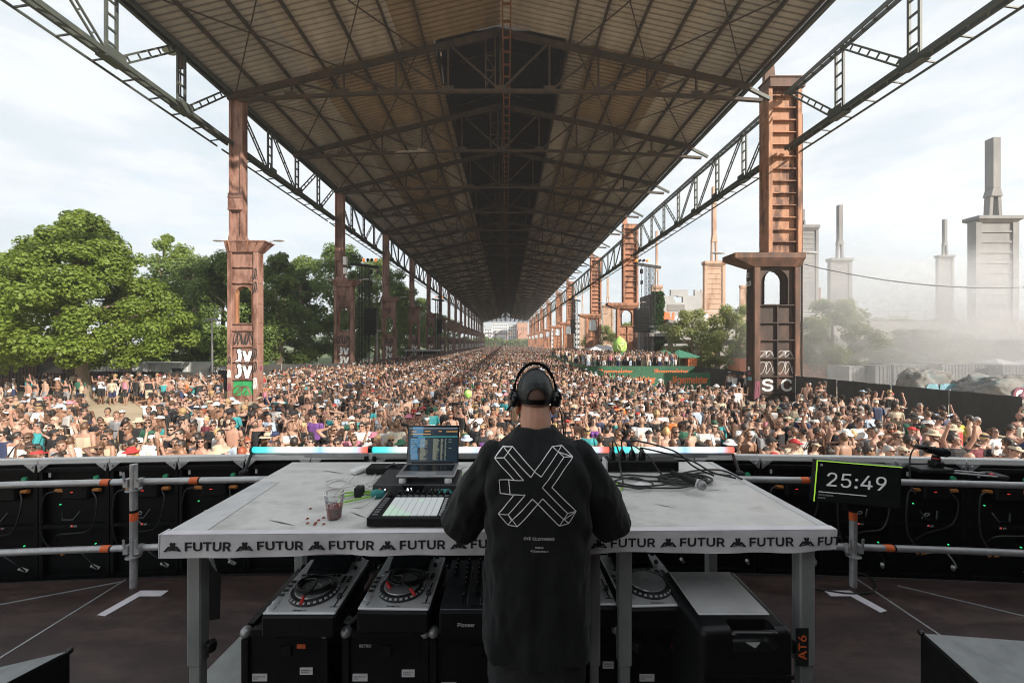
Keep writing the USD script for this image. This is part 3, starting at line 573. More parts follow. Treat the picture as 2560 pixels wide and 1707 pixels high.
for i in range(NP):
    x = (i - (NP - 1) / 2) * pw - .03; y = wall(x); a = math.atan(.021 * x)
    side = 'left end' if i < 3 else 'right end' if i > NP - 4 else None
    lab = f'black screen panel seen from behind, {ordn(i)} from the left in the wall'
    if i < 3:
        lp = led_panel(x, lab, i + 1); lps.append(lp); xf = UsdGeom.Xform(stage.GetPrimAtPath(lp)); xf.MakeMatrixXform().Set(Gf.Matrix4d(math.cos(-a), math.sin(-a), 0, 0, -math.sin(-a), math.cos(-a), 0, 0, 0, 0, 1, 0, x, y, ZT, 1))
    else: dup(lps[(i * 7 + i // 3) % 3], 'led_panel', (x, y, ZT), lab, rz=-a)

# -- scaffold rail
rl = thing('guard_rail', 'galvanised scaffold guard rail in front of the screen wall', 'railing', (0, 3.1, ZF), kind=None)
yr = lambda x: 3.10 - .012 * x * x
zh, zl_ = P(1163, 1094, 3.12)[2], P(1163, 1240, 3.12)[2]
posts = [P(325, 1200, 3.05)[0], P(1946, 1200, 3.05)[0]]
for i, x in enumerate(posts):
    y = yr(x) - .02
    mesh('post', MB().cyl((x, y, ZF), (x, y, P(0, 1060, 3.05)[2]), .0245, n=14), galv, rl, W=True, smooth=40)
    for z in (zh, zl_):
        c = MB().lathe([(.025, -.01), (.05, -.008), (.05, .0), (.025, .002)], (x, y, z - .05), 16)
        for sx in (-1, 1): c.box((x + sx * .042, y, z + .0), (.034, .05, .06)).box((x + sx * .046, y - .03, z + .05), (.012, .01, .07), rx=.1)
        mesh('rosette_clamp', c, galv, rl, W=True)
    mesh('orange_tape', MB().cyl((x, y, P(0, 1186, 3.05)[2]), (x, y, P(0, 1168, 3.05)[2]), .0256, n=14), orange_tape, rl, W=True)
    mesh('black_tape', MB().cyl((x, y, P(0, 1168, 3.05)[2]), (x, y, P(0, 1162, 3.05)[2]), .0255, n=14), black_paint, rl, W=True)
for z, tapes in ((zh, (-.235, .0, 1)), (zl_, ())):
    for xa, xb in ((-5.2, posts[0] - .03), (posts[0] + .03, posts[1] - .03), (posts[1] + .03, 5.2)):
        pts = [(x, yr(x), z) for x in np.linspace(xa, xb, 14)]; mesh('pipe', MB().tube(pts, .0243, 12), galv, rl, W=True, smooth=True)
for px, z in ((247, zh), (440, zh), (1855, zh), (247, zl_), (2040, zl_)):
    x = (px - 1163) / FD * 3.0; dx = .03
    mesh('orange_tape', MB().tube([(x - dx, yr(x - dx), z), (x + dx, yr(x + dx), z)], .0257, 12), orange_tape, rl, W=True)
    mesh('black_tape', MB().tube([(x + dx + .001, yr(x + dx), z), (x + dx + .014, yr(x + dx), z)], .0256, 12), black_paint, rl, W=True)
mesh('teal_tape', MB().tube([(posts[0] - .12, yr(posts[0]), zh), (posts[0] - .08, yr(posts[0]), zh)], .0257, 12), teal_tape, rl, W=True)

# -- LED tubes on top of the wall
def tube_mat():
    return usdkit.material(stage, '/World/Looks/led_tube', {
        'tc': ('texture_coordinate', {}), 's': ('separate_xyz', {}), 'mr': ('map_range', {'from_min': 0.0, 'from_max': 1.0, 'clamp': True}),
        'r': ('rgb_ramp', {'ramp': [(0, (.05, .75, .72)), (.12, (.15, .85, .8)), (.2, (.6, 1, .75)), (.32, (.95, 1, 1)), (.5, (.75, .95, 1)), (.58, (.35, .6, 1)), (.66, (.85, .95, 1)), (.8, (.9, .98, 1)), (.88, (.55, .75, 1)), (.94, (1, .25, .18)), (1, (.9, .1, .08))]}),
        'e': ('emission', {'strength': .5})}, [('tc.object', 's.vector'), ('s.x', 'mr.value'), ('mr.result', 'r.fac'), ('r.color', 'e.color')], surface='e.emission')
tm = tube_mat()
for i, (pa, pb_) in enumerate(((581, 851), (856, 1127), (1132, 1402), (1410, 1688))):
    x0, x1 = (pa - 1163) / FD * 3.38, (pb_ - 1163) / FD * 3.38; y = 3.38; z = P(0, 1032, 3.38)[2]
    where = ('left end of the row', 'just left of the laptop', 'behind the person at the table', 'right end of the row')[i]
    t = thing('light_tube', f'glowing teal to red light tube on the screen wall, {where}', 'light tube', (x0, y, z), scale=((x1 - x0), 1, 1))
    mesh('diffuser', MB().tube([(.005, 0, 0), (.985, 0, 0)], .024, 14), tm, t, smooth=60)
    mesh('aluminium_back', MB().bx(0.01, .98, -.022, .03, -.062, -.0255), alu, t)
    for e in (0, 1): mesh('end_cap', MB().tube([(e * .985 - .001 * (1 - e), 0, 0), (e * .985 + .016 * (1 if e else -1) + 0, 0, 0)], .027, 14), black_gloss, t)
    for u in (0.02, .97): mesh('stand_clamp', MB().box((u, 0, -.075), (.03, .05, .05)).bar((u, 0, -.07), (u + (-.05 if u < .5 else .04), -.02, -.11), .02), black_paint, t)
for i, (a, b) in enumerate(((P(578, 1040, 3.36), P(560, 1088, 3.12)), (P(1684, 1045, 3.36), P(1700, 1090, 3.12)))):
    t = thing('tube_bracket', f'thin black arm clamping the {("left", "right")[i]} light tube to the guard rail', 'bracket', b)
    mesh('arm', MB().cyl(a, b, .012, n=8), black_paint, t, W=True); mesh('clamp', MB().cbox(b, (.05, .06, .06), .01), black_paint, t, W=True)

# -- table of two decks
TT = CAMZ - .836                                      # table top
top_m = mat('table_top_vinyl', (.52, .51, .49), (.66, .65, .62), .34, 0, 2.4, 12, (1, 1.8, 1), .12, 70, c3=(.36, .35, .33), lo=.34, hi=.72)
top_edge = mat('taped_edge', (.6, .6, .6), (.48, .48, .48), .5, 0, 9, 6)
FL, FR, BL, BR = V(-1.50, 1.735), V(1.478, 1.785), V(-1.498, 2.79), V(1.447, 2.80)
FM, BM = FL + (FR - FL) * .663, BL + (BR - BL) * .663
leg_m = mat('deck_leg_alu', (.36, .37, .36), (.25, .26, .26), .5, .35, 7, 7, (1, 1, .4), .1, 40)
scuff = mat('scuff_dark', (.10, .10, .10), None, .6)
for i, (fl_, fr2, bl_, br2, lab) in enumerate(((FL, FM - (.003, 0), BL, BM - (.003, 0), 'grey stage deck table, the long left one, cup and laptop on it'), (FM + (.003, 0), FR, BM + (.003, 0), BR, 'grey stage deck table, the short right one, power strip and microphone on it'))):
    t = thing('deck_table', lab, 'table', (*((fl_ + fr2) / 2), ZF))
    c = [(*p, TT - .02) for p in (fl_, fr2, br2, bl_)]
    mesh('tabletop', MB().slab(c, (0, 0, .02)), top_m, t, W=True)
    ins = [(*p, TT - .1) for p in (fl_ + (.01, .012), fr2 + (-.01, .012), br2 + (-.01, -.012), bl_ + (.01, -.012))]
    mesh('apron', MB().slab(ins, (0, 0, .0798)), alu, t, W=True)
    if i == 0:
        a, b = FL, BL; w = V(.17, 0)
        mesh('edge_tape', MB().slab([(*(a + (.004, .01)), TT + .001), (*(a + w), TT + .001), (*(a + (b - a) * .62 + w * .8), TT + .001), (*(a + (b - a) * .62 + (.004, 0)), TT + .001)], (0, 0, .002)), top_edge, t, W=True)
    else:
        mesh('edge_tape', MB().slab([(*(FR - (.05, -.01)), TT + .001), (*(FR - (.004, -.01)), TT + .001), (*(BR - (.004, .01)), TT + .001), (*(BR - (.04, .01)), TT + .001)], (0, 0, .002)), top_edge, t, W=True)
    lx = ((425, 475, 0), (1357, 1380, 0)) if i == 0 else ((1423, 1461, 0), (1824, 1876, 0))
    for pa, pb_, _ in lx:
        yf = 1.80; xa, xb = (pa - 1163) / FD * yf, (pb_ - 1163) / FD * yf
        if pa < 600: xa, xb = xa, xa + .065
        elif pa > 1800: xa, xb = xb - .07, xb
        else: xb = xa + .06 if pa > 1400 else xb
        m = MB().cbox(((xa + xb) / 2, yf + .035, (ZF + .36 + TT - .1) / 2), (xb - xa, .06, TT - .1 - ZF - .36), .006)
        lg = mesh('leg', m, leg_m, t, W=True)
        mesh('leg_foot', MB().cbox(((xa + xb) / 2, yf + .035, ZF + .19), (xb - xa - .014, .048, .38), .004), leg_m, lg, W=True)
        if pa != 1357: mesh('clamp_knob', MB().lathe([(0, -.02), (.022, -.02), (.026, 0), (.02, .02), (0, .022)], (xb + .03 if pa < 1800 else xa - .025, yf + .03, ZF + .44), 12), black_gloss, lg, W=True, smooth=40)
    for p in (bl_ + (.1 if i == 0 else .05, -.08), br2 + (-.05, -.08)):
        mesh('leg', MB().cbox((p[0], p[1], (ZF + TT - .1) / 2), (.06, .06, TT - .1 - ZF), .006), leg_m, t, W=True)
    if i == 1:
        x = (1826 - 1163) / FD * 1.80
        st_ = mesh('sticker', MB().bx(x + .006, x + .062, 1.80, 1.8035, ZF + .37, ZF + .54), black_matt, t, W=True)
        mesh('sticker_text', MB().text('AT6', .034, (x + .05, 1.7995, ZF + .40), (0, 0, 1), (-1, 0, 0), .001, width=.11), orange_tape, st_, W=True)
for k in range(16):
    q = random.Random(300 + k); x, y, a, l = q.uniform(-1.2, 1.25), q.uniform(1.85, 2.6), q.uniform(-.6, .6), q.uniform(.02, .09)
    if -.5 < x < .5: continue
    o = V(math.cos(a), math.sin(a), 0) * l; n_ = V(-o[1], o[0], 0) * .06; c = V(x, y, TT + .0012)
    single('scuff_mark', MB().slab([c - o, c + n_, c + o, c - n_], (0, 0, .0006)), scuff, f'thin dark scuff on the table top, {ordn(k)} of several', 'mark', 'scuffs on the table top')
# banner cloth along the front edge
def omini(s):
    c = [Point(-.17, .86).buffer(.15)]
    c += [LineString([(-.10, .66), (-.12, .25)]).buffer(.15), LineString([(-.14, .62), (-.40, .30)]).buffer(.06), LineString([(-.12, .2), (-.48, .46), (-.82, .03)]).buffer(.10, join_style=1), LineString([(-.12, .12), (-.4, .1), (-.95, .02)]).buffer(.05)]
    a = unary_union(c); from shapely import affinity
    return affinity.scale(unary_union([a, affinity.scale(a, -1, 1, origin=(0, 0))]), s, s, origin=(0, 0))
bn = thing('fabric_banner', 'white fabric banner with black repeated lettering along the table front', 'banner', (0, 1.73, TT - .05))
cl_out = lambda t, r: .008 + .004 * np.sin(t * 60 + r * 2) * r + .004 * r * np.sin(t * 23)
n = 120; u = np.linspace(0, 1, n); rows_ = np.linspace(0, 1, 5); v = []
for r in rows_:
    for k, t in enumerate(u):
        p = FL + (FR - FL) * t; sag = .004 * math.sin(t * 17) + .003 * math.sin(t * 41 + 1); out = cl_out(t, r)
        v.append((p[0], p[1] - out, TT + .004 - r * (.098 + sag)))
f = [(r * n + k, (r + 1) * n + k, (r + 1) * n + k + 1, r * n + k + 1) for r in range(4) for k in range(n - 1)]
top_strip = [(FL + (FR - FL) * t) for t in u]; m = MB().add(v, f)
v2 = [(p[0], p[1] - .006, TT + .004) for p in top_strip] + [(p[0], p[1] + .03, TT + .0045) for p in top_strip]; m.add(v2, [(k, k + 1, n + k + 1, n + k) for k in range(n - 1)])
m.bx(FL[0] - .012, FL[0] - .006, FL[1] - .006, FL[1] + .05, TT - .1, TT + .004)
cloth = mesh('cloth', m, white_cloth, bn, W=True, smooth=40)
ink = mat('banner_ink', (.015, .015, .018), None, .8)
def on_cloth(mb):
    v, f = mb.arr(); t = (v[:, 0] - FL[0]) / (FR[0] - FL[0]); r = (TT + .004 - v[:, 2]) / .1; v = v.copy()
    v[:, 1] = FL[1] + (FR[1] - FL[1]) * t - cl_out(t, r) + v[:, 1] - .0012; return v, f
for k in range(10):
    x = -1.478 + .309 * k; zb = TT - .065
    mesh('figures_logo', on_cloth(MB().poly(omini(.036), .002, (x + .032, 0, zb), (1, 0, 0), (0, 0, 1))), ink, cloth, W=True)
    mesh('lettering', on_cloth(MB().text('FUTUR' if k < 9 else 'FUT', .036, (x + .085, 0, zb), (1, 0, 0), (0, 0, 1), .002, width=.197 if k < 9 else .105)), ink, cloth, W=True)
# ================================================================ things on the table
def curve(pts, n=40):
    """Smooth line through points (Catmull-Rom)."""
    p = np.asarray(pts, float); p = np.vstack([2 * p[0] - p[1], p, 2 * p[-1] - p[-2]]); out = []
    k = max(3, n // (len(p) - 3))
    for i in range(1, len(p) - 2):
        for t in np.linspace(0, 1, k, endpoint=False):
            a, b, c, d = p[i - 1:i + 3]; out.append(.5 * (2 * b + (c - a) * t + (2 * a - 5 * b + 4 * c - d) * t * t + (3 * b - a - 3 * c + d) * t ** 3))
    out.append(p[-2]); return np.array(out)
def T(px, py, dz=0.0): q = PZ(px, py, TT + .004 + dz); return q           # point on the table top
def coil(c, r, turns, thick, seed, n=26, flat=.5):
    q = random.Random(seed); pts = []
    for i in range(int(turns * n)):
        a = 2 * math.pi * i / n; rr = r * (1 + .14 * math.sin(a * .37 + seed) + .05 * q.random())
        pts.append((c[0] + rr * math.cos(a) + .06 * r * math.sin(a * .21), c[1] + rr * flat * math.sin(a), c[2] + thick * (1.2 + 1.6 * (i / (turns * n)) + .8 * math.sin(a * .31 + seed))))
    return MB().tube(pts, thick, 6)
# cup
cc = T(768, 1188); ck = thing('plastic_cup', 'clear plastic cup half full of dark red drink, on the table', 'cup', cc)
clear = usdkit.material(stage, '/World/Looks/clear_plastic', {'t': ('transparent_bsdf', {'color': (.93, .94, .95)}), 'g': ('glossy_bsdf', {'roughness': .08, 'color': (.9, .9, .9)}), 'd': ('diffuse_bsdf', {'color': (.75, .76, .78)}), 'f': ('fresnel', {'IOR': 1.5}), 'm': ('mix_closure', {}), 'm2': ('mix_closure', {'fac': .08})},
    [('f.fac', 'm.fac'), ('t.BSDF', 'm.closure1'), ('g.BSDF', 'm.closure2'), ('m.closure', 'm2.closure1'), ('d.BSDF', 'm2.closure2')], surface='m2.closure')
drink = mat('dark_red_drink', (.22, .02, .008), (.35, .05, .015), .08, 0, 25, 4, extra={'coat_weight': .5})
mesh('wall', MB().lathe([(.0, .001), (.030, .001), (.031, .003), (.046, .118)], (0, 0, 0), 28), clear, ck, smooth=50)
mesh('rim', MB().lathe([(.0455, .116), (.0485, .117), (.0485, .121), (.0455, .122)], (0, 0, 0), 28), white_paint, ck, smooth=50)
mesh('drink', MB().lathe([(0, .004), (.0295, .004), (.0365, .056), (0, .056)], (0, 0, 0), 24), drink, ck, smooth=50)
pr = MB(); mm = MB().text('NOGRZ', .012, (0, 0, 0), (1, 0, 0), (0, 1, 0), .001).text('BLANC', .012, (.012, -.017, 0), (1, 0, 0), (0, 1, 0), .001)
vv, ff = mm.arr(); a = (vv[:, 0] - .028) / .04; rr = .0405 + (vv[:, 1] + .0) * .13 + vv[:, 2] * .3
pr.add(np.stack([rr * np.sin(a), -rr * np.cos(a), .080 + vv[:, 1]], 1), ff); mesh('print', pr, ink, ck)
dr = thing('spilled_drops', 'small drops of drink spilled beside the cup', 'drops', T(735, 1185))
for i in range(9):
    a = T(705 + R.random() * 55, 1165 + R.random() * 38); mesh('drop', MB().lathe([(.0, .003), (.006, .002), (.008, .0)], a - LOC[dr] - (0, 0, .002), 8), drink, dr)
# pad controller
pc0 = T(836, 1212); pc = thing('pad_controller', 'black music controller with eight columns of white pads, left of the person', 'controller', (T(935, 1200)[0], T(935, 1170)[1], TT + .004))
X0, X1, Ya, Yb = T(838, 1214)[0], T(1046, 1214)[0], 1.80, 2.105; pz = TT + .004
mesh('body', MB().cbox(((X0 + X1) / 2, (Ya + Yb) / 2, pz + .021), (X1 - X0, Yb - Ya, .04), .004), black_paint, pc, W=True)
mesh('top_edge', MB().bx(X0 + .003, X0 + .008, Ya + .004, Yb - .004, pz + .0415, pz + .0435).bx(X1 - .008, X1 - .003, Ya + .004, Yb - .004, pz + .0415, pz + .0435), alu, pc, W=True)
pad_m = mat('lit_pad', (.55, .57, .56), None, .5, emit=((.75, .8, .82), .07)); pad_g = mat('lit_pad_green', (.5, .62, .52), None, .5, emit=((.6, .85, .65), .09))
btn = mat('grey_button', (.16, .16, .17), (.1, .1, .1), .5, 0, 40, 2); btn_lit = mat('lit_button', (.35, .36, .36), None, .5)
gx0, gx1, gy0, gy1 = X0 + .066, X1 - .088, Ya + .018, Yb - .075
for i in range(8):
    for j in range(8):
        w, h = (gx1 - gx0) / 8, (gy1 - gy0) / 8; x, y = gx0 + w * (i + .5), gy0 + h * (j + .5)
        mesh('pad', MB().cbox((x, y, pz + .0438), (w - .0022, h - .0012, .004), .0008), pad_g if (i + j * .8 < 3.2 or (i, j) == (4, 6)) else pad_m, pc, W=True)
for j in range(8):
    y = gy0 + (gy1 - gy0) * (j + .5) / 8
    mesh('button', MB().cbox((X0 + .03, y, pz + .0435), (.026, .014, .004), .001), btn, pc, W=True)
    mesh('button', MB().cbox((gx1 + .014, y, pz + .0435), (.016, .016, .004), .001), btn_lit, pc, W=True)
    for x in (gx1 + .038, gx1 + .053, gx1 + .068):
        if j in (1, 2): continue
        mesh('button', MB().cbox((x, y + .004, pz + .0435), (.012, .012, .004), .001), btn_lit if j > 5 else btn, pc, W=True)
for i in range(9):
    x = gx0 + (gx1 - gx0) * (i + .3) / 8
    mesh('knob', MB().lathe([(.009, 0), (.0085, .016), (.007, .018), (0, .018)], (x, Yb - .02, pz + .042), 12), black_gloss, pc, W=True, smooth=40)
    mesh('button', MB().cbox((x, Yb - .05, pz + .0435), (.02, .012, .004), .001), btn, pc, W=True)
for k in range(2): mesh('knob', MB().lathe([(.010, 0), (.0095, .02), (.008, .022), (0, .022)], (X0 + .035 + .025 * k, gy1 + .018, pz + .042), 12), black_gloss, pc, W=True, smooth=40)
# audio interface with laptop on it
ai = thing('audio_interface', 'dark grey rack unit with small digital display, under the laptop', 'audio unit', (T(950, 1130)[0], 2.22, TT))
A0, A1, Yf, Ybk, zb = T(864, 1131)[0], T(1052, 1131)[0], 2.15, 2.42, TT + .022
grey_m = mat('unit_grey', (.055, .055, .058), (.04, .04, .042), .45, .3, 20, 3)
mesh('chassis', MB().cbox(((A0 + A1) / 2, (Yf + Ybk) / 2, zb + .024), (A1 - A0, Ybk - Yf, .046), .003), grey_m, ai, W=True)
fc = mesh('display', MB().slab([(A0 + .16, Yf - .001, zb + .046), (A0 + .18, Yf - .001, zb + .003), (A0 + .26, Yf - .001, zb + .003), (A0 + .28, Yf - .001, zb + .046)][::-1], (0, -.002, 0)), black_gloss, ai, W=True)
scr_w = mat('display_white', (.8, .85, .9), None, .5, emit=((.8, .9, 1), 1.0))
mesh('digits', MB().text('4 1', .016, (A0 + .185, Yf - .004, zb + .017), (1, 0, 0), (0, 0, 1), .001), scr_w, fc, W=True)
mesh('red_light', MB().box((A0 + .04, Yf - .001, zb + .024), (.008, .004, .008)), led_on['red'], ai, W=True)
for k in range(6): mesh('small_knob', MB().cyl((A0 + .32 + .018 * k, Yf, zb + .024), (A0 + .32 + .018 * k, Yf - .006, zb + .024), .003, n=6), tag_grey, ai, W=True)
mesh('small_knob', MB().box((A0 + .068, Yf - .001, zb + .024), (.006, .004, .006)), scr_w, ai, W=True)
teal = mat('teal_rubber', (.02, .20, .19), None, .55)
for k, x in enumerate((A0 + .03, A1 - .06)):
    mesh('rubber_foot', MB().add(*(lambda e: (e.vertices * (.04, .03, .026) + (x, Yf + .0, TT + .024), e.faces))(trimesh.creation.icosphere(2))), teal, ai, W=True, smooth=True)
lt = thing('laptop', 'open silver laptop showing a dark track list, left of the person', 'laptop', (T(985, 1090)[0], 2.3, zb + .048))
lb = zb + .048 + .028; LX0, LX1 = P(908, 0, 2.17)[0], P(1043, 0, 2.17)[0]; LW = LX1 - LX0; lxc = (LX0 + LX1) / 2
space = mat('laptop_silver', (.30, .30, .31), (.26, .26, .27), .38, .6, 30, 3)
for x in (LX0 + .035, LX1 - .035): mesh('puck_foot', MB().lathe([(0, 0), (.02, 0), (.021, .012), (.018, .026), (0, .027)], (x, 2.19, zb + .0475), 14), white_paint, lt, W=True, smooth=40); mesh('puck_foot', MB().lathe([(0, 0), (.02, 0), (.021, .012), (.018, .026), (0, .027)], (x, 2.36, zb + .0475), 14), black_paint, lt, W=True, smooth=40)
base_ = mesh('base', MB().cbox((lxc, 2.285, lb + .007), (LW, .225, .014), .005), space, lt, W=True)
mesh('trackpad', MB().bx(lxc - .055, lxc + .055, 2.18, 2.235, lb + .0141, lb + .0149), mat('trackpad_grey', (.24, .24, .25), None, .3), base_, W=True)
kb = mesh('keyboard', MB().bx(LX0 + .02, LX1 - .02, 2.25, 2.365, lb + .0141, lb + .0146), black_paint, lt, W=True)
m = MB()
for r_ in range(5):
    for k in range(14): m.bx(LX0 + .024 + k * (LW - .048) / 14, LX0 + .022 + (k + 1) * (LW - .048) / 14, 2.255 + r_ * .021, 2.273 + r_ * .021, lb + .0147, lb + .0165)
mesh('keys', m, black_gloss, kb, W=True)
mesh('front_notch', MB().bx(lxc - .03, lxc + .03, 2.171, 2.1735, lb + .006, lb + .0135), alu, base_, W=True)
hy, hz = 2.395, lb + .014; tilt = math.radians(12); H = .222; up = V(0, math.sin(tilt), math.cos(tilt)); nrm = V(0, -math.cos(tilt), math.sin(tilt)); LSX0, LSX1 = lxc - LW / 2 + .004, lxc + LW / 2 - .004
O = V(LSX0, hy, hz)
def scr(name, x0, y0, x1, y1, material, parent, d=.001, t=.0006):
    """A flat patch on the laptop screen (x, y as shares of the screen)."""
    w = LSX1 - LSX0; a = O + V(w * x0, 0, 0) + up * H * y0 + nrm * d; 
    return MB().slab([a, a + V(w * (x1 - x0), 0, 0), a + V(w * (x1 - x0), 0, 0) + up * H * (y1 - y0), a + up * H * (y1 - y0)], nrm * t) if name is None else mesh(name, scr(None, x0, y0, x1, y1, None, None, d, t), material, parent, W=True)
lid = mesh('lid', MB().slab([O - nrm * .006, O - nrm * .006 + V(LSX1 - LSX0, 0, 0), O - nrm * .006 + V(LSX1 - LSX0, 0, 0) + up * H, O - nrm * .006 + up * H], nrm * .006), black_gloss, lt, W=True)
mesh('hinge', MB().cyl((LSX0 + .03, hy + .004, hz + .001), (LSX1 - .03, hy + .004, hz + .001), .006, n=8), black_paint, lt, W=True)
em = lambda nm, c, k: mat(nm, tuple(.3 * t for t in c), None, .3, emit=(c, k))
s_bg = mat('screen_dark', (.008, .010, .012), None, .12, emit=((.02, .035, .05), .25)); s_blue = em('screen_blue', (.10, .28, .48), .2); s_txt = em('screen_text', (.55, .56, .40), .2); s_or = em('screen_orange', (.85, .42, .10), .28); s_bar = em('screen_bar', (.55, .57, .58), .22); s_teal = em('screen_teal', (.05, .3, .3), .3)
sc = mesh('screen', scr(None, .02, .035, .98, .975, None, None, .0005, .0004), s_bg, lt, W=True)
tx, bl, orr, tl = MB(), MB(), MB(), MB()
def put(mb, x0, y0, x1, y1, d=.0016): v_, f_ = scr(None, x0, y0, x1, y1, None, None, d).arr(); mb.add(v_, f_)
put(bl, .06, .25, .2, .66); put(bl, .2, .42, .34, .7); put(bl, .1, .7, .3, .97); put(bl, .08, .1, .22, .25)
for r_ in range(22):
    y = .64 - r_ * .026
    for x0, wmax in ((.25, .16), (.5, .13), (.65, .05), (.73, .03)): put(tx, x0, y, x0 + wmax * (.45 + .55 * R.random()), y + .009, .0022)
    if r_ % 2 == 0: put(tx, .07, y, .07 + .1 * R.random() + .03, y + .007, .0022)
for r_ in range(3): put(tx, .8, .62 - r_ * .06 - .1 * (r_ == 2), .86, .628 - r_ * .06 - .1 * (r_ == 2), .0022)
for x0, x1, y in ((.07, .17, .83), (.33, .44, .835), (.75, .97, .83), (.07, .45, .765), (.6, .66, .835)): put(orr, x0, y, x1, y + .018, .0022)
put(tl, .24, .69, .97, .715, .0018)
mesh('artwork', bl, s_blue, sc, W=True); mesh('track_rows', tx, s_txt, sc, W=True); mesh('wave_bars', orr, s_or, sc, W=True); mesh('header_row', tl, s_teal, sc, W=True)
scr('title_bar', .03, .915, .97, .928, s_bar, sc, .0018)
dk = MB()
for x0, y0, x1, y1 in ((.06, .3, .3, .68), (.1, .62, .28, .28), (.06, .5, .34, .55)):
    a = O + V((LSX1 - LSX0) * x0, 0, 0) + up * H * y0 + nrm * .0026; b = O + V((LSX1 - LSX0) * x1, 0, 0) + up * H * y1 + nrm * .0026; dk.bar(a, b, .006, .0006)
mesh('dark_bars', dk, s_bg, sc, W=True)
# power strip / black metal box behind laptop, white adapter, cables
bx_ = thing('black_box', 'flat black metal box lying behind the white cables, left of the laptop', 'box', T(905, 1085))
mesh('body', MB().cbox(T(900, 1084) + (0, 0, .022), (.30, .10, .04), .004), black_paint, bx_, W=True)
for k in range(4): mesh('screw', MB().cyl(T(866 + 22 * k, 1092) + (0, -.053, .02), T(866 + 22 * k, 1092) + (0, -.056, .02), .003, n=6), tag_grey, bx_, W=True)
ad = thing('power_adapter', 'white power adapter lying among white cables', 'adapter', T(826, 1085)); mesh('body', MB().cbox(T(826, 1084) + (0, 0, .016), (.06, .11, .028), .008, rz=-.55), white_paint, ad, W=True)
wc = thing('white_cable', 'loose loops of thin white cable between cup and laptop', 'cable', T(800, 1115))
for i, pts in enumerate(([(838, 1078), (850, 1072), (862, 1088), (852, 1106), (815, 1115), (780, 1120), (748, 1112), (752, 1104), (790, 1098), (838, 1112), (858, 1118), (840, 1130), (800, 1128), (780, 1140)],
                         [(815, 1092), (795, 1110), (775, 1128), (765, 1140)], [(905, 1078), (880, 1086), (855, 1110), (830, 1126), (800, 1136), (785, 1146)],
                         [(850, 1108), (880, 1092), (905, 1083), (930, 1072)], [(752, 1112), (780, 1102), (815, 1108), (850, 1122), (856, 1132), (832, 1140)], [(812, 1166), (838, 1160), (862, 1140), (880, 1124)])):
    mesh('strand', MB().tube(curve([T(x, y, .006 + .01 * math.sin(j * 1.7 + i)) for j, (x, y) in enumerate(pts)], 50), .0032, 6), cable_w, wc, W=True, smooth=True)
wj = thing('cable_adapter', 'small white and black plug joining two cables', 'plug', T(878, 1105)); mesh('plug', MB().bar(T(868, 1112, .012), T(884, 1099, .012), .014, .01), white_paint, wj, W=True); mesh('sleeve', MB().bar(T(858, 1120, .012), T(868, 1112, .012), .012), cable_k, wj, W=True)
gc = thing('green_cable', 'bundle of lime green cables tied with a black strap beside the cup', 'cable', T(820, 1140))
for i, dy in enumerate((0, 7, 20)): mesh('strand', MB().tube(curve([T(778, 1134 + dy, .01), T(798, 1131 + dy, .012), T(830, 1128 + dy * .8, .012), T(862, 1128 + dy * .4, .01), T(890, 1126, .008)], 24), .0055, 6), cable_g, gc, W=True, smooth=True)
mesh('strap', MB().cbox(T(824, 1140) + (0, .01, .025), (.045, .05, .055), .006), black_matt, gc, W=True)
gr2 = thing('green_plug_lead', 'lime green lead curling out beside the laptop on its right', 'cable', T(1062, 1090))
mesh('lead', MB().tube(curve([T(1050, 1078, .01), T(1062, 1085, .014), T(1072, 1100, .01), T(1062, 1120, .01), T(1050, 1128, .01)], 24), .004, 6), cable_g, gr2, W=True, smooth=True)
mesh('arch', MB().tube(curve([T(1046, 1100, .02), T(1062, 1075, .08), T(1078, 1075, .11), T(1082, 1100, .06), T(1066, 1118, .01)], 24), .003, 6), cable_w, gr2, W=True, smooth=True)
bk = thing('black_lead', 'short black lead arching beside the laptop screen on its left', 'cable', T(915, 1075))
mesh('lead', MB().tube(curve([T(890, 1075, .02), T(905, 1068, .05), T(914, 1066, .09), T(922, 1075, .05), T(926, 1090, .03)], 24), .005, 6), cable_k, bk, W=True, smooth=True); mesh('plug', MB().bar(T(884, 1078, .03), T(908, 1066, .05), .025, .02), black_gloss, bk, W=True)
# right side: power strip, cables, microphone
ps = thing('power_strip', 'black power strip with plugs on the right part of the table', 'power strip', T(1475, 1078))
c0 = T(1472, 1078); mesh('body', MB().cbox(c0 + (0, 0, .035), (.46, .10, .07), .006), black_paint, ps, W=True)
mesh('end_plate', MB().cbox(c0 + (-.236, 0, .035), (.012, .102, .072), .002), tag_grey, ps, W=True)
for k in range(4): mesh('plug', MB().lathe([(.024, 0), (.024, .03), (.016, .05), (.006, .065), (0, .066)], c0 + (-.19 + .066 * k, .0, .0705), 12), black_gloss, ps, W=True, smooth=40)
bc_ = thing('black_cable', 'tangle of black cables across the right part of the table', 'cable', T(1480, 1100))
for i in range(4):
    a = c0 + (-.19 + .066 * i, 0, .13); hgt = (.10, .07, .08, .03)[i]
    tgt = (T(1432, 1112, .01), T(1545, 1108, .01), T(1640, 1092, .01), T(1690, 1098, .01))[i]
    mid = (a + tgt) / 2 + (0, -.02, hgt)
    mesh('strand', MB().tube(curve([a, a + (.01, 0, .05 * (i < 3) + .01), mid, (mid + tgt) / 2 + (0, .0, -.02), tgt], 30), .0055, 6), cable_k, bc_, W=True, smooth=True)
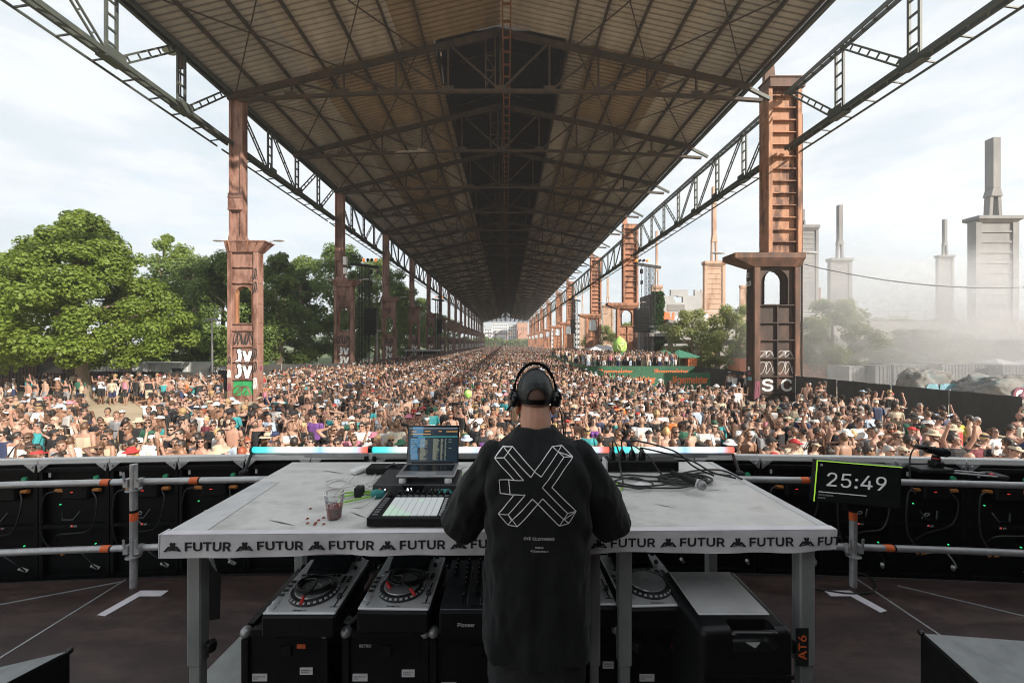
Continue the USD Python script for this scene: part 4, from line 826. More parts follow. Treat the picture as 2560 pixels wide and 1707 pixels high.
for i, pts in enumerate(([(1395, 1092), (1440, 1098), (1500, 1104), (1560, 1098), (1610, 1085), (1680, 1092)], [(1392, 1100), (1430, 1110), (1470, 1116), (1530, 1112), (1580, 1104)], [(1400, 1106), (1450, 1096), (1480, 1102), (1500, 1112), (1470, 1122), (1420, 1112)],
                         [(1420, 1096), (1440, 1090), (1520, 1094), (1600, 1080), (1660, 1080), (1705, 1100)], [(1396, 1112), (1450, 1118), (1500, 1120), (1560, 1120), (1600, 1112)])):
    mesh('strand', MB().tube(curve([T(x, y, .005 + .006 * (i % 3)) for x, y in pts], 40), .0055 if i != 2 else .0045, 6), cable_k, bc_, W=True, smooth=True)
mc = thing('microphone_cable', 'coiled black microphone cable on the right part of the table', 'cable', T(1570, 1102)); mesh('coil', coil(T(1572, 1104), .135, 6, .0062, 3, flat=.55), cable_k, mc, W=True, smooth=True)
mk = thing('microphone', 'black microphone with silver mesh head lying on its coiled cable', 'microphone', T(1605, 1108))
h0, h1 = T(1575, 1098, .075), T(1600, 1109, .06); d = (h1 - h0) / np.linalg.norm(h1 - h0)
mesh('handle', MB().cyl(h0 - d * .08, h1, .013, .021, 12), black_paint, mk, W=True, smooth=40)
mesh('mesh_head', MB().add(*(lambda e: (e.vertices * .027 + h1 + d * .025, e.faces))(trimesh.creation.icosphere(3))), mat('mesh_silver', (.35, .35, .36), (.2, .2, .2), .45, .7, 300, 2), mk, W=True, smooth=True)
mesh('collar', MB().cyl(h1 - d * .003, h1 + d * .008, .0255, n=14), galv, mk, W=True)
pt = thing('paper_tag', 'crumpled white paper tag under the black cables on the table', 'paper', T(1475, 1112)); mesh('paper', MB().slab([T(1455, 1113, .004), T(1478, 1118, .006), T(1497, 1113, .01), T(1470, 1106, .012)], (0, 0, .002)), white_paint, pt, W=True)
gl2 = thing('green_lead', 'thin lime green lead on the table just right of the person', 'cable', T(1420, 1122)); mesh('lead', MB().tube(curve([T(1405, 1108, .004), T(1422, 1112, .006), T(1430, 1120, .004), T(1418, 1128, .004), T(1396, 1128, .004)], 24), .004, 6), cable_g, gl2, W=True, smooth=True)

# ================================================================ players, mixer and cases under the table
SZ = CAMZ - 1.21
silver = mat('player_silver', (.74, .75, .76), (.66, .67, .68), .36, .15, 12, 4); dark_grey = mat('player_dark', (.03, .03, .032), None, .4)
jog_m = mat('jog_plate', (.55, .55, .56), (.42, .42, .43), .3, .4, 40, 2, stretch=(1, 8, 1)); lcd = mat('lcd_off', (.012, .016, .018), None, .08)
def make_player(label):
    t = thing('deck_player', label, 'media player', (0, 0, 0), group='media players standing under the table')
    W_, D = .33, .45
    mesh('body', MB().cbox((0, D / 2, -.055), (W_, D, .10), .01), black_paint, t)
    mesh('top_plate', MB().cbox((0, D / 2 + .002, .0), (W_ - .006, D - .01, .012), .004), silver, t)
    tp = .0062
    s = mesh('screen', MB().slab([(-.105, .315, tp + .008), (.085, .315, tp + .008), (.085, .44, tp + .05), (-.105, .44, tp + .05)], (0, -.003, .008)), lcd, t)
    mesh('screen_housing', MB().slab([(-.115, .305, tp), (.095, .305, tp), (.095, .448, tp + .05), (-.115, .448, tp + .05)], (0, 0, .002)).bx(-.115, .095, .425, .448, 0, tp + .05), dark_grey, t)
    j = mesh('jog_ring', MB().lathe([(.112, 0), (.112, .012), (.102, .02), (.085, .02)], (.0, .155, tp), 40), dark_grey, t, smooth=35)
    mesh('jog_plate', MB().lathe([(.086, .018), (.084, .024), (.03, .024), (.028, .022), (0, .022)], (.0, .155, tp), 40), jog_m, j, smooth=35)
    m = MB()
    for k in range(28): a = 2 * math.pi * k / 28; m.box((.0 + .107 * math.cos(a), .155 + .107 * math.sin(a), tp + .015), (.01, .012, .006), rz=a)
    mesh('grip_dimples', m, silver, j)
    for y in (.035, .075): mesh('round_button', MB().lathe([(.017, 0), (.017, .006), (.014, .008), (0, .008)], (-.14, y, tp), 18), silver, t, smooth=35)
    for k in range(8): mesh('hot_button', MB().cbox((-.12 + .026 * k, .29, tp + .002), (.02, .010, .006), .001), dark_grey, t)
    for k in range(4): mesh('side_button', MB().cbox((-.145, .13 + .035 * k, tp + .002), (.022, .014, .006), .001), dark_grey, t)
    for k in range(6): mesh('small_button', MB().cbox((.10 + .028 * (k % 2), .24 + .018 * (k // 2), tp + .002), (.018, .009, .005), .001), dark_grey, t)
    mesh('loop_button', MB().cbox((-.13, .262, tp + .002), (.02, .012, .006), .002).cbox((-.10, .262, tp + .002), (.02, .012, .006), .002), white_paint, t)
    mesh('rotary_knob', MB().lathe([(.014, 0), (.013, .018), (.011, .02), (0, .02)], (.125, .40, tp + .02), 14), dark_grey, t, smooth=40)
    mesh('rotary_knob', MB().lathe([(.011, 0), (.010, .014), (0, .016)], (.125, .345, tp + .004), 12), dark_grey, t, smooth=40)
    sl = mesh('pitch_slot', MB().bx(.137, .143, .05, .2, tp, tp + .0015).bx(.122, .158, .045, .049, tp, tp + .001), black_paint, t)
    mesh('pitch_fader', MB().cbox((.14, .11, tp + .01), (.02, .026, .018), .003), dark_grey, sl)
    mesh('name_print', MB().text('Pioneer DJ', .009, (-.035, .018, tp), (1, 0, 0), (0, 1, 0), .0008), dark_grey, t)
    for sx in (-1, 1):
        for y in (.06, .39): mesh('rubber_foot', MB().lathe([(.022, -.03), (.022, 0)], (sx * .12, y, -.105), 12), black_paint, t)
    return t
def put_player(pa, pb_, py, label, src=None, rz=0):
    a, b = PZ(pa, py, SZ), PZ(pb_, py, SZ); c = (a + b) / 2
    if src is None:
        t = make_player(label); stage.GetPrimAtPath(t).GetAttribute('xformOp:translate').Set(Gf.Vec3d(*c)); LOC[t] = c; return t, c
    return dup(src, 'deck_player', tuple(c), label, rz=rz), c
cd1, c1 = put_player(600, 768, 1412, 'silver media player under the table, leftmost, black cable coiled on its wheel')
_, c2 = put_player(828, 975, 1402, 'silver media player under the table, cable with red plugs on its wheel, second from left', cd1, -.02)
_, c3 = put_player(1262, 1412, 1392, 'silver media player half hidden behind the person, right of the mixer', cd1, .02)
_, c4 = put_player(1438, 1596, 1394, 'silver media player under the table with bare wheel, right of the middle legs', cd1, .04)
red_plug = mat('red_plug', (.6, .03, .03), None, .4)
for i, c in enumerate((c1, c2)):
    t = thing('cable_coil', f'black audio cable with red plugs coiled on the {("leftmost", "second")[i]} media player', 'cable', c + (0, .16, .03))
    mesh('coil', coil(c + ((0, .165, .026) if i == 0 else (.02, .19, .03)), .078, 5, .0052, 5 + i, flat=.8), cable_k, t, W=True, smooth=True)
    pp = c + ((-.0, .05, .05) if i == 0 else (.06, .09, .045))
    mesh('strand', MB().tube(curve([c + (-.07, .2, .04), c + (.0, .17, .06), c + (.02, .11, .06), pp], 20), .0045, 6), cable_k, t, W=True, smooth=True)
    for dd in ((0, 0, 0), (-.13, .06, -.005)) if i else ((0, 0, 0),): mesh('red_plug', MB().cyl(pp + dd, pp + np.array(dd) + (.03 if i else .006, -.035, -.01), .007, n=8), red_plug, t, W=True)
# mixer
a, b = PZ(1008, 1402, SZ), PZ(1204, 1402, SZ); c = (a + b) / 2; mx = thing('dj_mixer', 'black mixer with rows of knobs and faders, half hidden by the person', 'mixer', c)
W_, D = b[0] - a[0], .42; mesh('body', MB().cbox((0, D / 2, -.06), (W_, D, .11), .008), black_paint, mx)
mesh('face_plate', MB().cbox((0, D / 2, -.002), (W_ - .008, D - .01, .012), .003), mat('mixer_face', (.06, .065, .07), (.045, .05, .055), .3, .5, 20, 3), mx)
for col in range(6):
    x = -W_ / 2 + .04 + col * (W_ - .08) / 5
    for r_ in range(6 if 0 < col < 5 else 4):
        kx = mesh('knob', MB().lathe([(.0095, 0), (.009, .018), (.007, .02), (0, .02)], (x, .39 - .042 * r_, .0045), 12), black_gloss, mx, smooth=40)
        mesh('knob_mark', MB().bx(x - .001, x + .001, .383 - .042 * r_ + .002, .395 - .042 * r_, .0247, .0255), white_paint, kx)
    if 0 < col < 5:
        sl = mesh('fader_slot', MB().bx(x - .002, x + .002, .05, .14, .0042, .0055), black_matt, mx); mesh('fader_cap', MB().cbox((x, .075 + .02 * (col % 3), .014), (.016, .022, .02), .003), black_gloss, sl)
        mesh('channel_line', MB().bx(x + .022, x + .0235, .04, .4, .0042, .0048), tag_grey, mx)
mesh('cross_fader', MB().cbox((0, .028, .012), (.016, .022, .016), .003).bx(-.05, .05, .026, .03, .0042, .0055), black_gloss, mx)
mesh('name_print', MB().text('Pioneer', .016, (-W_ / 2 + .085, -.0015, -.07), (1, 0, 0), (0, 0, 1), .0012), tag_grey, mx)
# flight cases under them
label_w = mat('paper_label', (.68, .66, .66), None, .7); lab_txt = mat('label_text', (.25, .22, .24), None, .7)
def flight_case(px0, px1, py, zt, label, stickers, dpt=.52):
    Y = FD * (CAMZ - zt) / (py - 787); x0, x1 = (px0 - 1163) / FD * Y, (px1 - 1163) / FD * Y; t = thing('flight_case', label, 'flight case', ((x0 + x1) / 2, Y + dpt / 2, ZF))
    z1 = zt; mesh('box', MB().cbox(((x0 + x1) / 2, Y + dpt / 2, (ZF + z1) / 2), (x1 - x0, dpt, z1 - ZF), .012), black_paint, t, W=True)
    e = MB()
    for x in (x0, x1): e.box((x, Y + dpt / 2, z1), (.03, dpt - .06, .03)); e.box((x, Y, (ZF + z1) / 2), (.03, .03, z1 - ZF - .06))
    e.box(((x0 + x1) / 2, Y, z1), (x1 - x0 - .06, .03, .03)); mesh('edge_rail', e, black_gloss, t, W=True)
    for x in (x0, x1):
        for y in (Y, Y + dpt): mesh('ball_corner', MB().add(*(lambda s: (s.vertices * .026 + (x, y, z1 - .004), s.faces))(trimesh.creation.icosphere(2))), galv if y == Y else black_gloss, t, W=True, smooth=True)
    mesh('butterfly_latch', MB().box(((x0 + x1) / 2, Y - .003, z1 - .09), (.05, .008, .05)), black_gloss, t, W=True)
    for sx, sy, w, txt in stickers:
        X = x0 + (x1 - x0) * sx; s = mesh('paper_label', MB().bx(X, X + w, Y - .0045, Y - .001, z1 - sy - .033, z1 - sy), label_w, t, W=True)
        for k, tt in enumerate(txt): mesh('label_print', MB().text(tt, .006, (X + .006, Y - .0047, z1 - sy - .014 - .01 * k), (1, 0, 0), (0, 0, 1), .0006), lab_txt, s, W=True)
    return t, x0, x1, Y, z1
zc = SZ - .145
f1 = flight_case(566, 748, 1448, zc, 'black flight case leftmost under the table, two white paper labels', [(.08, .2, .07, ['CONTROLLER', 'DECK']), (.68, .17, .06, ['CONSOLE 1', 'PLAYER 1'])])
mesh('orange_label', MB().bx(f1[1] + .24, f1[1] + .28, f1[3] - .0045, f1[3] - .001, f1[4] - .08, f1[4] - .06), orange_tape, f1[0], W=True)
f2 = flight_case(796, 978, 1448, zc, 'black flight case second from left under the table, RETRO printed on it', [(.08, .2, .07, ['CONTROLLER', 'DECK']), (.7, .18, .06, ['CONSOLE 4', 'PLAYER 2'])])
mesh('name_print', MB().text('RETRO', .013, (f2[1] + .06, f2[3] - .002, f2[4] - .075), (1, 0, 0), (0, 0, 1), .0015), tag_grey, f2[0], W=True)
f3 = flight_case(996, 1196, 1448, zc, 'black flight case under the mixer, partly behind the person', [(.09, .24, .07, ['CONTROLLER', 'DECK'])])
f4 = flight_case(1240, 1416, 1440, zc, 'black flight case right of the person, behind the middle table legs', [(.82, .16, .06, ['CONSOLE 4', 'PLAYER 3'])])
f5 = flight_case(1432, 1614, 1440, zc, 'black flight case with orange label right of the middle table legs', [(.2, .22, .07, ['CONTROLLER', 'DECK']), (.72, .2, .06, ['CONSOLE 4', 'PLAYER 4'])])
mesh('orange_label', MB().bx(f5[1] + .23, f5[1] + .275, f5[3] - .0045, f5[3] - .001, f5[4] - .10, f5[4] - .075), orange_tape, f5[0], W=True)
for f_, sx in ((f1, 1), (f2, 0), (f2, 1), (f5, 1)):
    x = f_[1] if sx == 0 else f_[2]; mesh('strap_latch', MB().bar((x, f_[3] + .02, f_[4] + .02), (x - .04 * (1 if sx else -1), f_[3] + .1, f_[4] + .02), .022, .01).cyl((x - .01, f_[3] + .04, f_[4] + .02), (x - .01, f_[3] + .04, f_[4] + .032), .02, n=10), galv, f_[0], W=True)
# grey lidded moulded case on the right
zl2 = CAMZ - 1.16; pts = [PZ(x, y, zl2) for x, y in ((1618, 1432), (1790, 1428), (1680, 1312), (1556, 1312))]
gcs = thing('moulded_case', 'black moulded case with grey lid and carry handle under the table right', 'case', ((pts[0] + pts[1]) / 2 * (1, 1, 0) + (0, .2, ZF)))
yf, yb_ = pts[0][1], pts[3][1]; xa, xb = pts[0][0], pts[1][0]
def rounded(x0, x1, y0, y1, z0, z1, r=.04, n=16):
    return m3.Manifold.batch_hull([m3.Manifold.sphere(r, n).translate((x, y, z)) for x in (x0 + r, x1 - r) for y in (y0 + r, y1 - r) for z in (z0 + r, z1 - r)])
hb = rounded(xa - .03, xb + .04, yf - .03, yb_ + .03, ZF + .02, zl2 - .004, .035)
hole = rounded(xa + .10, xb - .035, yf - .08, yf + .035, zl2 - .09, zl2 + .06, .02)
mesh('shell', meshkit.arrays(hb - hole, 40)[:2], black_gloss if 0 else mat('moulded_black', (.006, .006, .0065), None, .4, spec=.3), gcs, W=True, smooth=40)
mesh('grey_lid', MB().cbox(((xa + xb) / 2, (yf + yb_) / 2 + .03, zl2 - .004), (xb - xa - .01, yb_ - yf - .06, .012), .005), mat('lid_grey', (.42, .42, .42), (.5, .5, .5), .4, 0, 5, 6, bump=.04, bscale=80), gcs, W=True)
mesh('carry_handle', MB().tube(curve([(xa + .10, yf - .015, zl2 - .03), (xa + .13, yf - .028, zl2 - .02), (xb - .06, yf - .028, zl2 - .02), (xb - .035, yf - .015, zl2 - .03)], 20), .013, 8), black_gloss, gcs, W=True, smooth=True)
for k in range(3): mesh('side_rib', MB().bx(xa - .02, xb + .03, yf - .036, yf - .0295, zl2 - .2 - .06 * k, zl2 - .185 - .06 * k), black_paint, gcs, W=True)
mesh('badge', MB().slab([(xa + .15, yf - .031, zl2 - .052), (xa + .21, yf - .031, zl2 - .052), (xa + .19, yf - .031, zl2 - .075)], (0, -.002, 0)), tag_grey, gcs, W=True)
# grey board, bag, wedges, timer, camera
bd = thing('grey_board', 'worn light grey board lying on the stage floor under the table', 'board', PZ(560, 1500, ZF)); q_ = [PZ(x, y, ZF + .005) for x, y in ((440, 1582), (1140, 1600), (1140, 1418), (600, 1418))]
mesh('board', MB().slab(q_, (0, 0, .02)), mat('board_grey', (.24, .25, .24), (.33, .34, .33), .6, 0, 4, 7), bd, W=True)
bg = thing('black_pouch', 'black fabric pouch hanging behind the left table leg', 'pouch', P(490, 1350, 2.0)); m = MB()
m.add(*(lambda h: (h.vertices, h.faces))(trimesh.convex.convex_hull(np.array([P(x, y, d) for d in (1.98, 2.1) for x, y in ((478, 1290), (508, 1322), (505, 1420), (482, 1424), (474, 1400))]))))
mesh('bag_body', m, black_paint, bg, W=True); mesh('strap', MB().bar(P(482, 1270, 2.04), P(496, 1318, 2.04), .02, .005), galv, bg, W=True)
def wedge(corners, zt, label, hf, back):
    p = [PZ(x, y, z) for (x, y), z in zip(corners, zt)]; t = thing('floor_monitor', label, 'speaker', (*np.mean(p, 0)[:2], ZF)); low = [V(a[0], a[1], ZF + .003) for a in p]
    mesh('cabinet', MB().add(np.vstack([low, [a - (0, 0, .004) for a in p]]), [(3, 2, 1, 0), (4, 5, 6, 7), (0, 1, 5, 4), (1, 2, 6, 5), (2, 3, 7, 6), (3, 0, 4, 7)]), black_paint, t, W=True)
    pxl = corners[2][0] < 1000; c = np.mean(p, 0); mesh('top_skin', MB().slab([a + (c - a) * .03 for a in p], (0, 0, .003)), mat('wedge_top', (.16, .17, .17), (.24, .25, .25), .5, 0, 9, 6, bump=.1, bscale=60), t, W=True)
    mesh('corner_guard', MB().add(*(lambda s: (s.vertices * .014 + p[2 if pxl else 3], s.faces))(trimesh.creation.icosphere(1))), black_gloss, t, W=True)
wedge(((-400, 1720), (-100, 1629), (160, 1494), (-120, 1560)), (ZF + .42,) * 4, 'black floor monitor speaker cut off at the lower left corner', .4, 1)
wedge(((2430, 1735), (2760, 1800), (2520, 1482), (2115, 1452)), (ZF + .42,) * 4, 'black floor monitor speaker cut off at the lower right corner', .4, 1)
ts = thing('timer_screen', 'black screen reading 25:49 on a post at the right', 'screen', P(1946, 1160, 2.9))
Ts = [P(1876, 1056, 2.88), P(2071, 1072, 2.80), P(2068, 1168, 2.80), P(1868, 1150, 2.88)]; ex = (Ts[1] - Ts[0]); wd = np.linalg.norm(ex); ex /= wd; ey = (Ts[0] - Ts[3]); ht = np.linalg.norm(ey); ey /= ht; en = np.cross(ex, ey)
mesh('casing', MB().slab([Ts[3], Ts[2], Ts[1], Ts[0]], -en * .05), black_paint, ts, W=True)
neon = mat('neon_green_edge', (.45, .85, .05), None, .4, emit=((.5, .95, .1), .14))
mesh('green_edge', MB().slab([Ts[3] + en * .001, Ts[3] + ex * .006 + en * .001, Ts[0] + ex * .006 + en * .001, Ts[0] + en * .001], en * .004).slab([Ts[0] - ey * .005 + ex * .0065 + en * .001, Ts[1] - ey * .005 + en * .001, Ts[1] + en * .001, Ts[0] + ex * .0065 + en * .001], en * .004), neon, ts, W=True)
face = mesh('face', MB().slab([Ts[3] + ex * .01 + ey * .006 + en * .0005, Ts[2] - ex * .006 + ey * .006 + en * .0005, Ts[1] - ex * .006 - ey * .009 + en * .0005, Ts[0] + ex * .01 - ey * .009 + en * .0005], en * .001), mat('timer_face', (.012, .014, .014), None, .25), ts, W=True)
wt = em('timer_white', (.70, .72, .73), .12); Oo = Ts[3] + en * .002
mesh('digits', MB().text('25:49', .098, Oo + ex * wd * .14 + ey * ht * .40, ex, ey, .001, False, width=wd * .70), wt, face, W=True)
mesh('progress_bar', MB().slab([Oo + ex * wd * (.05 + .57 * i) + ey * ht * (.235 + .018 * j) for i, j in ((0, 0), (1, 0), (1, 1), (0, 1))], en * .001), wt, face, W=True)
mesh('small_print', MB().text('PACO OSUNA', .011, Oo + ex * wd * .05 + ey * ht * .155, ex, ey, .001, False).text('KANTE', .011, Oo + ex * wd * .05 + ey * ht * .08, ex, ey, .001, False), em('timer_grey', (.5, .5, .5), .06), face, W=True)
mesh('corner_mark', MB().slab([Oo + ex * (.045 * wd + .016 * i) + ey * (ht * .87 + .016 * j) for i, j in ((0, 0), (1, 0), (1, 1), (0, 1))], en * .001), em('timer_mark', (.4, .4, .4), .08), face, W=True)
mesh('mount', MB().bar((Ts[2] + Ts[3]) / 2 - en * .055 + ey * .03, (Ts[2] + Ts[3]) / 2 - en * .055 - ey * .06, .08, .05), black_paint, ts, W=True)
cm = thing('remote_camera', 'black camera on a sliding track above the screen wall at right', 'camera', P(2148, 1050, 3.1))
b0 = P(2150, 1036, 3.1)
mesh('body', MB().cyl(b0 + (-.06, .02, .012), b0 + (.035, -.01, -.002), .026, .032, 16), black_paint, cm, W=True, smooth=40); mesh('lens', MB().cyl(b0 + (.036, -.01, -.002), b0 + (.062, -.018, -.006), .037, n=18).cyl(b0 + (.062, -.018, -.006), b0 + (.063, -.018, -.006), .03, n=18), black_gloss, cm, W=True, smooth=40)
mesh('grip', MB().cbox(b0 + (-.085, .025, .025), (.08, .05, .03), .008), black_paint, cm, W=True)
mesh('tripod_head', MB().cyl(b0 + (0, 0, -.03), b0 + (0, 0, -.075), .022, .03, 14).cbox(b0 + (0, 0, -.095), (.075, .07, .04), .008), black_paint, cm, W=True, smooth=40); mesh('red_ring', MB().cyl(b0 + (0, 0, -.048), b0 + (0, 0, -.055), .0275, n=14), red_plug, cm, W=True)
mesh('slider_carriage', MB().cbox(b0 + (-.07, -.02, -.13), (.26, .12, .03), .006), black_paint, cm, W=True)
for dy in (-.05, .03): mesh('slider_rod', MB().cyl(b0 + (-.05, dy, -.14), b0 + (.42, dy - .03, -.175), .007, n=8), galv, cm, W=True)
mesh('end_block', MB().cbox(b0 + (.42, -.03, -.178), (.08, .13, .03), .006), black_paint, cm, W=True); mesh('red_cap', MB().cbox(b0 + (.36, -.06, -.158), (.02, .02, .012), .002), red_plug, cm, W=True)
mesh('cable', MB().tube(curve([b0 + (-.1, .02, .02), b0 + (-.17, 0, .02), b0 + (-.22, -.02, -.03), b0 + (-.235, -.03, -.12), b0 + (-.235, -.04, -.25), b0 + (-.2, -.04, -.32)], 30), .005, 6), cable_k, cm, W=True, smooth=True)
fc2 = thing('floor_cable', 'black cable looping on the stage floor by the right post', 'cable', PZ(1960, 1350, ZF)); mesh('cable', MB().tube(curve([PZ(x, y, ZF + .008) for x, y in ((1846, 1345), (1880, 1352), (1950, 1362), (2005, 1357), (2008, 1335), (1985, 1318), (1960, 1316))], 40), .007, 6), cable_k, fc2, W=True, smooth=True)
# ================================================================ people
def sph(c, r, n): return m3.Manifold.sphere(r, n).translate(tuple(map(float, c)))
def limb(parts, pts, n):
    for (p, r), (q, s) in zip(pts[:-1], pts[1:]): parts.append(m3.Manifold.batch_hull([sph(p, r, n), sph(q, s, n)]))
ARMS = {'down': ((.06, .03, -.29), (.02, -.07, -.25)), 'up': ((.11, -.06, .25), (-.04, -.06, .25)), 'fist': ((.17, -.12, .0), (-.03, -.06, .26)), 'bent': ((.08, .02, -.27), (-.09, -.21, .07)),
        'cross': ((.06, -.06, -.26), (-.30, -.1, .04)), 'hips': ((.17, .07, -.23), (-.10, -.1, -.2)), 'phone': ((.07, -.2, -.1), (-.13, -.18, .2)), 'head': ((.22, -.02, .2), (-.30, .12, .06)), 'out': ((.24, -.1, -.08), (.16, -.16, .14))}
POSES = [('down', 'down', 'arms down'), ('bent', 'down', 'one hand held at the waist'), ('fist', 'down', 'one fist raised'), ('up', 'down', 'one arm up'), ('up', 'up', 'both arms up'), ('phone', 'phone', 'both hands held up in front'),
         ('bent', 'bent', 'hands held in front'), ('cross', 'cross', 'arms crossed'), ('hips', 'hips', 'hands on hips'), ('head', 'down', 'one hand behind the head'), ('out', 'bent', 'one arm stretched out'), ('down', 'fist', 'left fist raised')]
def rot_head(v, turn, tip, c=(0, .0, 1.52)):
    m = euler_matrix(-tip, 0, turn)[:3, :3]; return (np.asarray(v, float) - c) @ m.T + c
HC = V(0, -.02, 1.635)                                          # head centre
def person_geo(pi, female, turn, tip, lean, fine):
    """Meshes of one pose: body, clothes, and everything worn on the head."""
    n, na = (8, 6) if fine else (5, 4); w = .165 if female else .195; S = [V(s * w, .0, 1.415) for s in (-1, 1)]; out = {}
    body, arms = [], []
    def arm(k, s, grow=0.0, upto=2):
        e, h = ARMS[POSES[pi][k]]; E_ = S[k] + V(s * e[0], e[1], e[2]); W_ = E_ + V(s * h[0], h[1], h[2]); t = .85 if female else 1
        return E_, W_, [(S[k], .058 * t + grow), (E_, .044 * t + grow)], [(E_, .043 * t + grow), (W_, .030 * t + grow)]
    waist, chest, hip = (.085, .10, .105) if female else (.10, .118, .10)
    def torso(grow, z0, z1, n):
        g = []; lv = [(.90, .15 if female else .135, hip), (1.08, .115 if female else .14, waist), (1.28, .14 if female else .165, chest), (1.40, w - .03, .085 if female else .095), (1.455, .07, .06)]
        sel = [l for l in lv if z0 - .01 <= l[0] <= z1 + .01]
        for a, b in zip(sel[:-1], sel[1:]):
            pts = [sph((sx * max(.02, l[1] - .07), 0.0, l[0]), min(l[2], .1) * .85 + grow, n) for l in (a, b) for sx in (-1, 1)]
            g.append(m3.Manifold.batch_hull(pts))
        return g
    body += torso(0, .9, 1.46, n)
    if female: body += [sph((sx * .07, -.085, 1.27), .058, n) for sx in (-1, 1)]
    limb(body, [((0, .01, 1.44), .062), ((0, -.005, 1.55), .055)], n)
    tc = {}
    for k, s in ((0, -1), (1, 1)):
        E_, W_, up, fo = arm(k, s); limb(body, up, na); limb(body, fo, na); d = W_ - E_; d /= np.linalg.norm(d); hd = W_ + d * .085
        limb(body, [(W_, .026), (W_ + d * .075, .036)], na)
        if fine:
            side = np.cross(d, V(0, 1, .2)); side /= np.linalg.norm(side) + 1e-9; nrm_ = np.cross(side, d)
            for j in range(4): o = side * (.027 - .018 * j); limb(body, [(W_ + d * .09 + o, .011), (W_ + d * (.135 + .012 * (j in (1, 2))) + o * 1.1, .009), (W_ + d * (.15 + .012 * (j in (1, 2))) + o + nrm_ * .025, .008)], 4)
            limb(body, [(W_ + d * .035 + side * .03, .013), (W_ + d * .075 + side * .06 + nrm_ * .02, .009)], 4)
        lx = s * .095; limb(body, [((lx, 0, .9), .088), ((lx * 1.05, -.015, .5), .056), ((lx * 1.05, .02, .09), .038)], na); limb(body, [((lx * 1.05, .02, .05), .04), ((lx * 1.3, -.15, .03), .03)], na)
    head = [m3.Manifold.sphere(1, 12 if fine else 8).scale((.076, .095, .112)).translate((0, -.015, 1.645)), m3.Manifold.batch_hull([sph((0, -.075, 1.555), .03, 6), sph((0, -.03, 1.60), .065, 8)])]
    if fine: head += [m3.Manifold.batch_hull([sph((0, -.105, 1.665), .010, 5), sph((0, -.122, 1.625), .014, 5)]), sph((-.078, -.005, 1.635), .022, 5), sph((.078, -.005, 1.635), .022, 5)]
    tr = lambda m: (rot_head(meshkit.arrays(m)[0], turn, tip), meshkit.arrays(m)[1])
    hv, hf = tr(m3.Manifold.batch_boolean(head, m3.OpType.Add)); hm = m3.Manifold(m3.Mesh(hv.astype(np.float32), hf.astype(np.uint32)))
    b = m3.Manifold.batch_boolean(body + ([hm] if hm.status() == m3.Error.NoError else head), m3.OpType.Add).simplify(.004 if fine else .008)
    out['body'] = b
    add = lambda l: m3.Manifold.batch_boolean(l, m3.OpType.Add)
    sl = []
    for k, s in ((0, -1), (1, 1)):
        E_, W_, up, fo = arm(k, s, .018); limb(sl, [up[0], (S[k] + (E_ - S[k]) * .72, .062)], na)
    out['tee'] = add(torso(.022, .9, 1.42, n) + sl).trim_by_plane((0, 0, -1.0), -1.47).trim_by_plane((0, 0, 1.0), .80).simplify(.006)
    out['tank'] = (add(torso(.018, .9, 1.42, n)) ^ m3.Manifold.cube((.36 if not female else .31, .6, 1), True).translate((0, 0, 1.2))).trim_by_plane((0, 0, -1.0), -1.39).simplify(.006)
    out['crop_top'] = add(torso(.014, 1.08, 1.42, n) + ([sph((sx * .07, -.085, 1.27), .066, n) for sx in (-1, 1)] if female else [])).trim_by_plane((0, 0, -1.0), -1.35).trim_by_plane((0, 0, 1.0), 1.17).simplify(.006)
    sh = torso(.022, .9, 1.08, n)
    for s in (-1, 1): limb(sh, [((s * .095, 0, .9), .108), ((s * .1, -.012, .52), .085)], na)
    out['shorts'] = add(sh).trim_by_plane((0, 0, -1.0), -1.0).simplify(.006)
    out['bag_strap'] = None
    # head wear
    HS = lambda sx, sy, sz, dz=0, dy=0, k=10: m3.Manifold.sphere(1, k).scale((sx, sy, sz)).translate((0, -.015 + dy, 1.645 + dz))
    face = m3.Manifold.cube((.3, .2, .3), True).translate((0, -.155, 1.56))
    out['short_hair'] = tr((HS(.083, .103, .118, .006, .006) - face).trim_by_plane((0, .45, 1.0), 1.473))
    out['curly_hair'] = tr((HS(.108, .118, .125, .03, .02, 7) - face).trim_by_plane((0, .35, 1.0), 1.510))
    long = m3.Manifold.batch_hull([sph((sx * .06, .05, 1.68), .045, 6) for sx in (-1, 1)] + [sph((sx * .075, .085, 1.36), .04, 6) for sx in (-1, 1)])
    out['long_hair'] = tr(((HS(.086, .106, .121, .006, .006) - face).trim_by_plane((0, .45, 1.0), 1.459)) + long)
    out['hair_bun'] = tr(((HS(.082, .102, .117, .006, .006) - face).trim_by_plane((0, .45, 1.0), 1.477)) + sph((0, .09, 1.73), .045, 6))
    fwd = -1
    cap = HS(.087, .107, .105, .012, .004).trim_by_plane((0, 0, 1.0), 1.672)
    bill = m3.Manifold.batch_hull([sph((sx * .06, -.09, 1.68), .008, 5) for sx in (-1, 1)] + [sph((sx * .045, -.175, 1.672), .006, 5) for sx in (-1, 1)])
    out['cap'] = tr(cap + bill); out['cap_backwards'] = tr(cap + bill.mirror((0, 1, 0)))
    hat = MB().lathe([(.16, 1.655), (.15, 1.665), (.095, 1.69), (.085, 1.745), (.05, 1.765), (0, 1.768)], (0, -.01, 0), 14).lathe([(0, 1.68), (.095, 1.683), (.155, 1.652)], (0, -.01, 0), 14)
    v, f = hat.arr(); out['bucket_hat'] = (rot_head(v, turn, tip), f)
